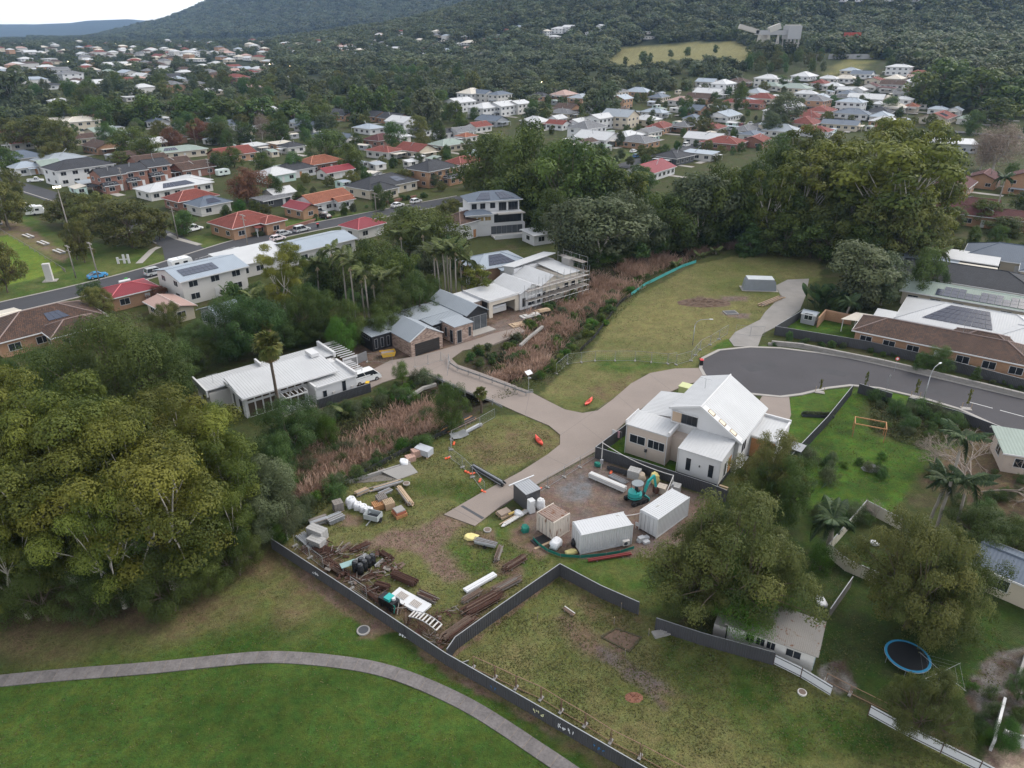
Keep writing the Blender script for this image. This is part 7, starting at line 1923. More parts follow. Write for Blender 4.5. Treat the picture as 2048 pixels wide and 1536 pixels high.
def low_fence(label,px,h,cloth,n_post=None,postmat=None,name='silt_fence',step=2.2,pts=None,gap=.06):
    pts=pts or run_pts(px);t=thing(name,label,'fence',(pts[0][0],pts[0][1],0));o=pts[0]
    dl=densify(pts,step)
    for a,b in zip(dl[:-1],dl[1:]):
        z0,z1=Tz(*a),Tz(*b);mb=MB();A=(a[0] - o[0],a[1] - o[1]);B=(b[0] - o[0],b[1] - o[1])
        ang=math.atan2(B[1] - A[1],B[0] - A[0]);nx,ny=-math.sin(ang)*.012,math.cos(ang)*.012
        mb.prism([(A[0] - nx,A[1] - ny),(B[0] - nx,B[1] - ny),(B[0] + nx,B[1] + ny),(A[0] + nx,A[1] + ny)],[z0 + gap,z1 + gap,z1 + gap,z0 + gap],[z0 + h,z1 + h*.96,z1 + h*.96,z0 + h]);mb.build('cloth',cloth,t)
        MB().box(A[0] - .025,A[1] - .025,z0 - .1,A[0] + .025,A[1] + .025,z0 + h + .08).build('stake',postmat or TIMBG,t)
low_fence('teal shade-cloth fence along the top of the reserve',((1262,592),(1290,572),(1330,552),(1365,535),(1392,526)),.75,mk('teal_cloth',(.06,.33,.32),.8))
low_fence('black silt fence along the creek edge of the reserve',((1262,592),(1240,608),(1222,632),(1205,655),(1190,676),(1160,705)),.8,mk('black_silt_cloth',(.012,.012,.013),.8))
low_fence('black silt fence on the edge of the building sites',((1150,578),(1110,610),(1060,660),(1040,668)),.7,mk('black_silt_cloth',(.012,.012,.013),.8))
low_fence('green shade-cloth fence around the white site containers',((1066,1080),(1078,1092),(1095,1104),(1121,1114),(1160,1117),(1212,1112),(1240,1107),(1268,1098)),.42,TEALD)
low_fence('dark timber edging fence along the storage yard creek bank',((905,862),(860,884),(800,912),(740,944),(690,972)),.85,mk('dark_mesh_cloth',(.03,.032,.032),.8))

def temp_fence(label,px,h=1.9,rust=False,panel=2.4,foot='conc',pts=None,wires=True,skip=()):
    pts=pts or run_pts(px);t=thing('temporary_fence',label,'fence',(pts[0][0],pts[0][1],0));o=pts[0]
    m=mk('rusty_fence_tube',(.23,.145,.10),.9) if rust else mk('dull_fence_tube',(.27,.28,.29),.5);dl=densify(pts,panel)
    wm=mk('fence_wire',(.34,.35,.36),.5) if not rust else RUST
    for i,(a,b) in enumerate(zip(dl[:-1],dl[1:])):
        if i in skip: continue
        A=Vector((a[0] - o[0],a[1] - o[1],Tz(*a) + .1));B=Vector((b[0] - o[0],b[1] - o[1],Tz(*b) + .1));d=(B - A)*.02;A2,B2=A + d,B - d;up=Vector((0,0,h - .15))
        r=.022 if not rust else .036
        for p,q in ((A2,A2 + up),(B2,B2 + up),(A2 + up,B2 + up),(A2,B2)): MB().tube(p,q,r,n=5).build('frame_tube',m,t)
        if wires:
            mb=MB();n=9
            for k in range(1,n): p=A2.lerp(B2,k/n);mb.tube(p,p + up,.0035,n=3,cap=False)
            for k in range(1,5): mb.tube(A2 + up*(k/5),B2 + up*(k/5),.0035,n=3,cap=False)
            w=mb.build('wire_mesh',wm,t);w['kind']='stuff'
        ang=math.atan2(B.y - A.y,B.x - A.x)
        MB().obox((0,0,.07),(.24,.62,.14),0).build('foot_block',ORANGE if foot == 'orange' else CONC,t,(A.x,A.y,A.z - .1),ang)
    return t
temp_fence('mesh site fence on concrete feet across the reserve',((1112,748),(1135,728),(1190,722),(1270,722),(1335,728),(1352,725)))
temp_fence('mesh site fence leaning beside the bent street lamp',((1352,730),(1382,722),(1400,700),(1420,690),(1455,668)))
temp_fence('mesh site fence across the pale reserve driveway',((1470,668),(1500,672),(1528,672)))
temp_fence('mesh site gate panels in front of the mottled brick garage',((830,735),(882,722),(898,738),(895,752)),1.8)
temp_fence('mesh site fence around the skip beside the black wing',((734,724),(786,726)),1.6)
temp_fence('mesh site fence between driveway and gravel yard',((1070,990),(1095,975),(1190,916)),1.7,wires=True)
temp_fence('mesh site fence with orange feet across the vacant lot',((898,915),(925,935),(945,955),(970,988)),1.7)
temp_fence('bright mesh site fence corner by the corrugated sheet',((902,900),(903,880),(960,852),(990,835)),1.5)
temp_fence('mesh site fence beside the rusty scaffold piles',((590,1092),(620,1116),(648,1138)),1.6)
temp_fence('mesh site fence panel behind the black barrels',((703,1178),(735,1200)),1.7)
temp_fence('long rusty frame fence inside the paddock',((946,1337),(990,1357),(1032,1377),(1082,1399),(1122,1424),(1170,1452),(1221,1485),(1280,1515),(1400,1580)),1.55,rust=True)
temp_fence('low wire fence behind the trampoline garden bed',((1650,1362),(1700,1388),(1780,1428)),1.0,rust=True)
# guard rails of the concrete bridge
def rail(label,px,h=.85):
    pts=run_pts(px);t=thing('guard_rail',label,'guard rail',(pts[0][0],pts[0][1],0));o=pts[0];dl=densify(pts,1.9)
    for a,b in zip(dl[:-1],dl[1:]):
        A=Vector((a[0] - o[0],a[1] - o[1],.1));B=Vector((b[0] - o[0],b[1] - o[1],.1));L=(B - A).length;ang=math.atan2(B.y - A.y,B.x - A.x)
        MB().box(-.05,-.05,-.3,.05,.05,h).build('post',GALV,t,tuple(A),ang)
        MB().box(0,-.09,.38,L,-.05,.50).box(0,-.075,.50,L,-.055,.56).box(0,-.09,.56,L,-.05,.68).build('beam',GALV,t,tuple(A),ang)
        MB().tube((0,0,h),(L,0,h),.03,n=5).build('top_rail',GALV,t,tuple(A),ang)
rail('galvanised guard rail on the reserve side of the bridge',((897,718),(900,732),(915,742),(960,758),(1010,776),(1052,792),(1066,790)))
rail('galvanised guard rail on the storage yard side of the bridge',((828,760),(855,755),(885,768),(930,790),(985,810),(1005,822)))
# panel fence at lower right and low white walls
def panel_fence(label,px):
    pts=run_pts(px);t=thing('panel_fence',label,'fence',(pts[0][0],pts[0][1],0));o=pts[0];dl=densify(pts,2.0);wp=mk('white_sheet_panel',(.60,.61,.64),.7,.08)
    for a,b in zip(dl[:-1],dl[1:]):
        A=Vector((a[0] - o[0],a[1] - o[1],0));L=math.hypot(b[0] - a[0],b[1] - a[1]);ang=math.atan2(b[1] - a[1],b[0] - a[0])
        MB().box(.03,.01,.15,L - .03,.035,1.25).build('panel',wp,t,tuple(A),ang);MB().box(-.03,-.03,0,.03,.03,1.3).build('post',RUST,t,tuple(A),ang)
        for z in (.28,1.05): MB().box(.03,-.03,z,L - .03,.01,z + .06).build('rail',CHAR,t,tuple(A),ang)
panel_fence('white panel fence with dark rails beside the old shed',((1546,1330),(1600,1357),(1660,1394)))
panel_fence('longer white panel fence with dark rails below the garden tree',((1735,1432),(1800,1468),(1880,1508),(1955,1545),(2010,1575)))
for k,(px,lab) in enumerate(((((1980,1502),(2002,1415)),'white rendered garden wall at the lower right corner'),(((2000,1480),(2060,1500)),'short white wall by the sandy corner'),(((2030,1370),(2050,1310)),'grey concrete wall at the right edge beside the clothes hoist'))):
    a,b=run_pts(px);L=math.hypot(b[0] - a[0],b[1] - a[1])
    solo('garden_wall',MB().box(0,-.1,-.1,L,.1,1.2),WHITE if k < 2 else CONC,lab,'wall',(a[0],a[1],0),math.atan2(b[1] - a[1],b[0] - a[0]))
# stone wall behind the cul-de-sac: blocks
STONE=mk('rough_stone',(.27,.255,.24),.95,.35,1.2,.5,4,fine=.2)
def stone_wall(label,px,h,name='stone_wall',bl=1.0,course=.45,mat=None,z=0):
    pts=run_pts(px);t=thing(name,label,'wall',(pts[0][0],pts[0][1],z));o=pts[0];rnd=random.Random(4);ms=[]
    for k in range(5):
        me=MB().box(0,-.2 + rnd.uniform(-.05,.03),0,1,.25,1).mesh('stone_block');me.materials.append(mat or STONE);ms.append(me)
    for c in range(int(h/course)):
        dl=densify(pts,bl)
        for a,b in zip(dl[:-1],dl[1:]):
            L=math.hypot(b[0] - a[0],b[1] - a[1]);ang=math.atan2(b[1] - a[1],b[0] - a[0]);off=(c % 2)*.5*L
            link('stone',rnd.choice(ms),None,t,(a[0] - o[0] + math.cos(ang)*off,a[1] - o[1] + math.sin(ang)*off,c*course),(0,0,ang),(L - .03,1,course - .02))
stone_wall('rough stone retaining wall behind the cul-de-sac',((1536,690),(1600,696),(1680,712),(1760,728),(1850,749),(1950,773),(2060,800)),.92)
stone_wall('pale stone wall on the creek bank above the bridge',((1085,652),(1060,672),(1040,690)),.5,mat=STONE,z=-.35)
stone_wall('pale stone wall on the creek bank below the bridge',((872,770),(845,778),(815,798)),.5,mat=STONE,z=-.1)
stone_wall('brick garden wall along the street corner',((548,470),(580,458),(628,444)),.9,'brick_wall',1.2,.45,WALLS['redbrick'])
stone_wall('low brick front wall beside the charcoal roofed house',((760,410),(800,402),(830,396)),.9,'brick_wall',1.2,.45,WALLS['redbrick'])
# concrete culvert headwall in the storage yard
hw=thing('culvert_headwall','grey concrete culvert headwall with sloping wings in the storage yard','headwall',(*G0(700,968),0),math.radians(32))
MB().prism([(0,0),(8.2,0),(8.2,.25),(0,.25)],-.5,.45).build('wall',CONC,hw);MB().prism([(.2,-.05),(5.5,-2.4),(8.2,-2.2),(8.0,-.05)],-.4,.04).build('apron',mk('dark_wet_concrete',(.15,.135,.12)),hw)
MB().slab([(4.2,-.05,.4),(8.0,-.05,.42),(8.2,-2.1,.05),(5.4,-2.3,.05)],.12).build('sloping_slab',CONC,hw)
# ------------------------------------------------------------------ vehicles
def car(label,loc,rot,rgb,kind='sedan',group=None):
    t=thing('car' if kind not in ('caravan','van','ute') else kind,label,'car' if kind not in ('caravan','van','ute') else kind,(loc[0],loc[1],loc[2] + (.06 if loc[2] < 1 else .3)),rot,group)
    P=mk('car_paint_%d_%d_%d' % tuple(int(c*100) for c in rgb),rgb,.25,.03,1,spec=.6,fine=.01)
    if kind == 'caravan':
        mb=MB();pr=[(-2.5,.5),(2.3,.5),(2.5,1.3),(2.2,2.5),(1.6,2.65),(-2.2,2.65),(-2.5,2.3)]
        n=len(pr);mb.v += [(x,-1.15,z) for x,z in pr] + [(x,1.15,z) for x,z in pr];mb.f += [tuple(range(n - 1,-1,-1)),tuple(range(n,2*n))] + [(k,(k + 1) % n,(k + 1) % n + n,k + n) for k in range(n)]
        mb.build('body',P,t)
        for s in (-1,1):
            for x in (-1.3,.7): MB().box(x - .5,s*1.15 - .02,1.4,x + .5,s*1.15 + .02,2.0).build('window',GLASS,t)
            MB().tube((-.2,s*1.0,.33),(-.2,s*1.2,.33),.33,n=12).build('wheel',RUBBER,t)
        MB().box(2.5,-.06,.45,3.6,.06,.55).build('drawbar',CHAR,t);MB().box(-.5,-.4,2.65,.5,.4,2.8).build('roof_hatch',WPLAS,t)
        return t
    L,W,Hh=dict(sedan=(4.7,1.82,1.45),hatch=(4.1,1.75,1.5),suv=(4.8,1.9,1.78),ute=(5.2,1.88,1.8),van=(4.9,1.9,2.0),beetle=(4.1,1.6,1.45))[kind]
    hL=L/2;belt=.92 if kind != 'van' else 1.15
    lower=[(-hL,.32),(hL,.32),(hL,.62),(hL - .12,belt - .12),(hL*.45,belt),(-hL + .1,belt),(-hL,.7)]
    if kind == 'van': lower=[(-hL,.32),(hL,.32),(hL,.75),(hL - .35,belt),(-hL,belt)]
    mb=MB();n=len(lower);ins=[0,0,.02,.1,.06,.06,.02][:n]
    mb.v += [(x,-W/2 + i,z) for (x,z),i in zip(lower,ins)] + [(x,W/2 - i,z) for (x,z),i in zip(lower,ins)]
    mb.f += [tuple(range(n - 1,-1,-1)),tuple(range(n,2*n))] + [(k,(k + 1) % n,(k + 1) % n + n,k + n) for k in range(n)]
    mb.build('body',P,t)
    gh=dict(sedan=(-hL*.78,-hL*.42,hL*.12,hL*.48),hatch=(-hL*.95,-hL*.7,hL*.1,hL*.5),suv=(-hL*.96,-hL*.85,hL*.12,hL*.45),ute=(-hL*.12,-hL*.05,hL*.22,hL*.48),van=(-hL*.99,-hL*.97,hL*.5,hL*.82),beetle=(-hL*.8,-hL*.3,hL*.15,hL*.4))[kind]
    a,b,c,d=gh;wi,wo=W/2 - .2,W/2 - .07
    mb=MB();z0,z1=belt - .01,Hh - .05
    mb.v += [(a,-wo,z0),(d,-wo,z0),(d,wo,z0),(a,wo,z0),(b,-wi,z1),(c,-wi,z1),(c,wi,z1),(b,wi,z1)]
    mb.f += [(0,3,2,1),(4,5,6,7),(0,1,5,4),(1,2,6,5),(2,3,7,6),(3,0,4,7)]
    mb.build('windows',GLASS,t)
    MB().prism([(b - .06,-wi - .02),(c + .06,-wi - .02),(c + .06,wi + .02),(b - .06,wi + .02)],z1 - .01,Hh).build('roof',P,t)
    pil=MB()
    for s in (-1,1):
        pil.tube((a,s*wo,z0),(b,s*(wi + .01),z1),.05,n=4).tube((d,s*wo,z0),(c,s*(wi + .01),z1),.045,n=4).tube(((a + d)/2,s*(wo + .005),z0),((b + c)/2,s*(wi + .01),z1),.04,n=4)
    pil.split('pillar',P,t)
    if kind == 'van':
        for s in (-1,1): MB().box(-hL*.9,s*wo - .05,belt + .05,hL*.2,s*wo + .0,belt + .25).build('side_trim',P,t)
    if kind == 'ute':
        for s in (-1,1): MB().box(-hL + .02,s*(W/2 - .1) - .04,belt,-hL*.14,s*(W/2 - .1) + .04,belt + .28).build('tray_side',P,t)
        MB().box(-hL + .02,-W/2 + .15,belt,-hL + .08,W/2 - .15,belt + .28).build('tailgate',P,t);MB().box(-hL + .1,-W/2 + .16,belt + .001,-hL*.14,W/2 - .16,belt + .02).build('tray',CHAR,t)
    for s in (-1,1):
        MB().box(hL - .06,s*W*.33 - .17,.6,hL + .015,s*W*.33 + .17,.74).build('headlight',WPLAS,t);MB().box(-hL - .015,s*W*.36 - .12,.68,-hL + .06,s*W*.36 + .12,.86).build('tail_light',REDP,t)
        for x in (-hL*.62,hL*.64):
            w=MB().tube((x,s*(W/2 - .2),.33),(x,s*(W/2 + .01),.33),.33,n=14).build('wheel',RUBBER,t);MB().tube((x,s*(W/2 + .011),.33),(x,s*(W/2 + .02),.33),.2,n=10).build('rim',GALV,w)
        MB().box(hL*.36,s*(W/2 + .01),belt,hL*.44,s*(W/2 + .16),belt + .13).build('mirror',P,t)
    return t
def C(label,u,v,rot,rgb,kind='sedan'): return car(label,G(u,v),math.radians(rot),rgb,kind)
Wc,Sv,Bk,Rd,Bl=(.72,.73,.74),(.42,.44,.46),(.02,.02,.022),(.38,.03,.04),(.05,.18,.40)
C('silver four wheel drive parked by the brick corner wall',604,463,52,Sv,'suv');C('silver hatchback parked behind the silver four wheel drive',568,471,52,Sv,'hatch');C('white hatchback with red stripe parked left of the silver hatchback',556,481,52,(.7,.62,.64),'hatch')
C('white sedan on the street above the flat white roof',480,507,52,Wc);C('pale wagon parked in front of the white caravan',313,549,48,Sv,'suv');C('white caravan parked along the left street',364,538,48,Wc,'caravan');C('blue car with white front and red stripe on the street',196,556,46,(.06,.28,.55),'beetle');C('white sedan in the driveway above the crimson roof',290,574,120,Wc)
C('white caravan parked among the trees by the side street',72,430,30,Wc,'caravan');C('white four wheel drive behind the side street caravan',54,417,30,Wc,'suv');C('white ute at the far left driveway',72,364,20,Wc,'ute');C('white car on the street above the palms',832,406,52,Wc,'hatch');C('white car half hidden by the street tree',795,414,52,Wc);C('black hatchback in the brick garage driveway',651,437,142,Bk,'hatch');C('white ute beside the black hatchback',640,428,142,Wc,'ute');C('white ute in the garden of the corner house',388,462,60,Wc,'ute');C('white and teal caravan beside the russet tree',447,352,50,(.6,.68,.66),'caravan')
C('white van parked at the long white house',731,763,40,Wc,'van');C('red car parked behind the white gabled house',1438,772,20,Rd,'hatch')
for k,(u,v,col,kd,lab) in enumerate(((1267,305,Wc,'sedan','white sedan nearest the reserve end'),(1272,315,Bl,'hatch','blue hatchback'),(1412,272,Wc,'ute','white ute left of the paired utes'),(1430,268,Wc,'ute','white ute right of the paired utes'),(1438,277,Wc,'ute','white ute on the near kerb'),(1462,261,Sv,'sedan','silver sedan'),(1483,255,Rd,'suv','dark red four wheel drive'),(1500,251,Wc,'ute','white ute beyond the dark red one'),(1386,279,Sv,'ute','silver ute at the lawn'),(1373,293,Wc,'van','white van'),(1330,300,Bk,'sedan','black sedan'))):
    C(lab + ' on the back street',u,v,52,col,kd)
C('pale four wheel drive by the far main road',1845,268,70,Wc,'suv');C('white sedan in the front yard of the red roofed house',1660,234,60,Wc);C('teal ute under the brick carport',1643,231,60,(.1,.25,.3),'ute')

# ------------------------------------------------------------------ poles and lamps
def power_pole(label,u,vb,vt,arm=True,lean=0.0):
    p=G(u,vb);h=height_for(p,vt);t=thing('power_pole',label,'pole',p,math.radians(52));MB().tube((0,0,-.3),(lean,0,h),.16,.11,8).build('pole',mk('grey_pole_timber',(.22,.2,.185),.9),t,smooth=True)
    if arm:
        for z in (.35,1.3): MB().box(lean - .06,-1.2,h - z - .12,lean + .06,1.2,h - z).build('cross_arm',mk('grey_pole_timber',(.22,.2,.185)),t)
        for y in (-1.0,-.4,.4,1.0): MB().tube((lean,y,h - .35),(lean,y,h - .12),.05,.03,6).build('insulator',OFFW,t)
for u,b,v,lab in ((356,478,412,'at the side street junction'),(497,502,428,'beside the corner house'),(423,368,317,'left of the russet tree'),(753,432,385,'in front of the orange tiled house'),(963,368,317,'beside the fig trees'),(152,556,490,'on the verge by the stone pillar'),(200,567,484,'leaning over the blue car'),(1038,365,330,'above the pale blue house'),(250,385,335,'at the brick townhouses'),(1810,250,205,'right of the slate roof by the gum'),(1470,195,160,'behind the red roofs right of the orange tree'),(1630,135,108,'below the coal bin'),(1110,215,178,'beside the townhouse block'),(1010,205,175,'behind the townhouse block')):
    power_pole('timber power pole with cross arms ' + lab,u,b,v)
def flood(label,u,vb,vt,lit):
    p=G(u,vb);h=height_for(p,vt);t=thing('floodlight_pole',label,'floodlight',p,math.radians(20));MB().tube((0,0,0),(0,0,h),.2,.1,8).build('pole',mk('grey_pole_timber',(.22,.2,.185)),t,smooth=True)
    MB().box(-.9,-.12,h - .2,.9,.12,h).build('cross_bar',GALV,t)
    for x in (-.6,0,.6):
        f=MB().box(x - .22,-.4,h,x + .22,.05,h + .35).build('lamp_head',CHAR,t);MB().box(x - .2,-.42,h + .02,x + .2,-.4,h + .33).build('lens',glowmat('lit_floodlight',(1,.9,.6),9.0) if lit else GLASS2,f)
flood('tall lit floodlight pole beside the sports field',155,520,375,True);flood('tall floodlight pole at the left edge of the sports field',20,460,345,True)
def street_lamp(label,u,vb,vt,rot,arm=2.0):
    p=G(u,vb);h=height_for(p,vt);t=thing('street_lamp',label,'street lamp',p,rot);mb=MB().tube((0,0,0),(0,0,h*.72),.08,.06,8)
    MB().tube((0,0,0),(0,0,h*.75),.08,.06,8).build('pole',GALV,t,smooth=True)
    pts=[(0,0,h*.75),(arm*.12,0,h*.88),(arm*.35,0,h*.96),(arm,0,h)];MB().pipe(pts,.045,6).build('arm',GALV,t);MB().obox((arm + .25,0,h),(.6,.22,.1)).build('lamp_head',WPLAS,t)
street_lamp('bent steel street lamp standing in the reserve',1385,690,637,math.radians(-8),2.4);street_lamp('white street lamp on the grass beside the cul-de-sac',1845,806,733,math.radians(35),1.8)
def solar_lamp(label,u,vb,vt):
    p=G(u,vb);h=height_for(p,vt);t=thing('solar_lamp',label,'lamp',p,.4);MB().tube((0,0,0),(0,0,h),.05,.05,6).build('pole',GALV,t);MB().obox((0,0,h),(1.1,.8,.06),.3,.5).build('solar_panel',WPLAS,t);MB().obox((0,-.3,h - .8),(.5,.2,.12)).build('lamp_head',GREYM,t)
solar_lamp('pole with white tilted panel at the end of the bridge rail',1057,786,745)
for k,(u,vb,vt,lab) in enumerate(((1786,712,712 - 0,''),)):
    p=G(1788,744);t=thing('road_sign','round red road sign on a post at the cul-de-sac','sign',p,-.3);MB().tube((0,0,0),(0,0,2.6),.03,n=6).build('post',GALV,t);MB().tube((0,-.05,2.4),(0,-.02,2.4),.32,n=18).build('disc',mk('sign_red',(.55,.05,.04)),t);MB().tube((0,-.055,2.4),(0,-.051,2.4),.2,n=18).build('disc_face',mk('sign_white',(.7,.7,.7)),t)
p=G(1772,785);t=thing('sign_post','bare metal post on the kerb right of the staked trees','post',p);MB().tube((0,0,0),(0,0,3.0),.035,n=6).build('post',GALV,t);MB().box(-.1,-.05,2.7,.1,.05,2.95).build('bracket',GALV,t)
for k,(u,v) in enumerate(((1639,785),(1728,780),(1830,795),(1932,818))):
    p=G(u,v);t=thing('tree_guard','timber tree guard at the kerb, %s from left' % ordinal(k),'tree guard',(p[0],p[1],0),-.3,'kerb tree guards')
    for x in (-.6,.6): MB().box(x - .03,-.03,0,x + .03,.03,1.0).build('stake',TIMB,t)
    MB().box(-.7,-.45,.02,.7,.45,.12).build('planting_box',KERB,t)
# cables
def cable(label,pts,r=.03,sag=.6,mat=None,cat='cable'):
    mb=MB()
    for a,b in zip(pts[:-1],pts[1:]):
        a,b=Vector(a),Vector(b);q=[a.lerp(b,k/8) - Vector((0,0,sag*4*(k/8)*(1 - k/8))) for k in range(9)];mb.pipe(q,r,5)
    return solo('cable',mb,mat or BLKPL,label,cat)
def top(u,vb,vt,dz=.3): p=G(u,vb);return (p[0],p[1],p[2] + height_for(p,vt) - dz)
cable('power lines between the leaning pole and the junction pole',[top(200,567,484),top(356,478,412)],.02,1.0);cable('power lines between the junction pole and the corner house pole',[top(356,478,412),top(497,502,428)],.02,1.0);cable('power lines between the corner house pole and the orange house pole',[top(497,502,428),top(753,432,385)],.02,1.2)

# ------------------------------------------------------------------ site containers, excavator, sheds
def container(label,a,b,mat,L=6.06,Wd=2.44,Hh=2.6,rust=False,ac=False,doors_left=True):
    """a, b: ground pixels of the near long side, left and right"""
    p,q=G0(*a),G0(*b);rot=math.atan2(q[1] - p[1],q[0] - p[0])
    t=thing('site_container',label,'container',(p[0],p[1],0.02),rot)
    def corr(x0,y0,x1,y1,n):
        mb=MB();dx,dy=x1 - x0,y1 - y0;l=math.hypot(dx,dy);nx,ny=dy/l,-dx/l;pts=[]
        for k in range(n):
            for f,dpt in ((0,0),(.35,0),(.5,-.04),(.85,-.04)): s=(k + f)/n;pts.append((x0 + dx*s + nx*dpt,y0 + dy*s + ny*dpt))
        pts.append((x1,y1))
        for (xa,ya),(xb,yb) in zip(pts[:-1],pts[1:]): mb.poly([(xa,ya,.15),(xb,yb,.15),(xb,yb,Hh - .12),(xa,ya,Hh - .12)])
        return mb
    MB().box(.06,.08,.12,L - .06,Wd - .08,Hh - .14).build('inner_box',mat,t)
    corr(.1,0.02,L - .1,0.02,int(L/.28)).build('side_panel',mat,t);corr(L - .1,Wd - .02,.1,Wd - .02,int(L/.28)).build('side_panel',mat,t);corr(L - .02,.1,L - .02,Wd - .1,8).build('end_panel',mat,t)
    if doors_left:
        for k in (0,1):
            d=MB().box(-.0,.12 + k*1.12,.16,.05,1.2 + k*1.12,Hh - .14).build('door',mat,t)
            for y in (.4,.9): MB().tube((-.03,.12 + k*1.12 + y,.2),(-.03,.12 + k*1.12 + y,Hh - .2),.018,n=5).build('lock_bar',GALV,d)
    else: corr(.02,Wd - .1,.02,.1,8).build('end_panel',mat,t)
    for x in (0,L - .1):
        for y in (0,Wd - .1): MB().box(x,y,0,x + .1,y + .1,Hh).build('corner_post',mat,t)
    for y in (0,Wd - .1):
        for z in (0,Hh - .12): MB().box(.1,y,z + .001,L - .1,y + .1,z + .12).build('rail',mat,t)
    top_m=corrmat('rusty_container_roof',(.27,.20,.17),.25,.8,.3,rust=.3) if rust else mat
    MB().box(.1,.1,Hh - .13,L - .1,Wd - .1,Hh - .03).build('roof_sheet',top_m,t)
    for k in range(int(L/.3)): MB().box(.15 + k*.3,.12,Hh - .03,.27 + k*.3,Wd - .12,Hh).build('roof_rib',top_m,t)
    if ac:
        a_=MB().box(L - 1.2,-.4,.25,L - .45,-.03,.85).build('air_conditioner',OFFW,t);MB().tube((L - .92,-.41,.55),(L - .92,-.4,.55),.22,n=14).build('fan_grille',CHAR,a_)
    return t
WCON=mk('white_container_paint',(.55,.56,.58),.5,.08,.8);RCON=corrmat('rust_streaked_white',(.56,.50,.44),.9,.7,.15,rust=.12)
container('white shipping container with air conditioner nearest the paddock',(1160,1110),(1263,1088),WCON,ac=True)
container('white shipping container half hidden by the olive tree',(1312,1078),(1372,1034),WCON)
container('rusty white half-length container with rusted roof',(1106,1083),(1140,1062),RCON,L=2.6,Wd=2.6,Hh=2.5,rust=True)
bx=thing('tool_shed','dark grey steel box shed beside the driveway','shed',(*G0(1052,1022),0),math.radians(34))
MB().box(0,0,0,2.0,2.6,2.3).build('body',mk('dark_grey_sheet',(.07,.07,.075),.5),bx);MB().slab([(-.08,-.08,2.36),(2.08,-.08,2.36),(2.08,2.68,2.42),(-.08,2.68,2.42)],.06).build('roof',GREYM,bx);ribs(bx,[(-.08,-.08,2.36),(2.08,-.08,2.36),(2.08,2.68,2.42),(-.08,2.68,2.42)],.3,GREYM);door(bx,(1.0,0),-math.pi/2,.9,1.9,.1,CHAR)
solo('white_plank',MB().obox((0,0,0),(3.6,.15,.06),.6,0,-.02),WPLAS,'long white plank lying on the grey shed roof','plank',(*G0(1043,995),2.47))
fr=thing('fridge','upright white fridge standing beside the grey steel shed','fridge',(*G0(1062,1024),0),math.radians(30));MB().box(-.35,-.35,.05,.35,.35,1.75).build('cabinet',WPLAS,fr);MB().box(-.34,-.4,.7,.34,-.352,1.72).build('door',WPLAS,fr);MB().box(-.34,-.4,.08,.34,-.352,.67).build('freezer_door',WPLAS,fr);MB().box(.24,-.44,.9,.28,-.4,1.4).build('handle',GREYM,fr)

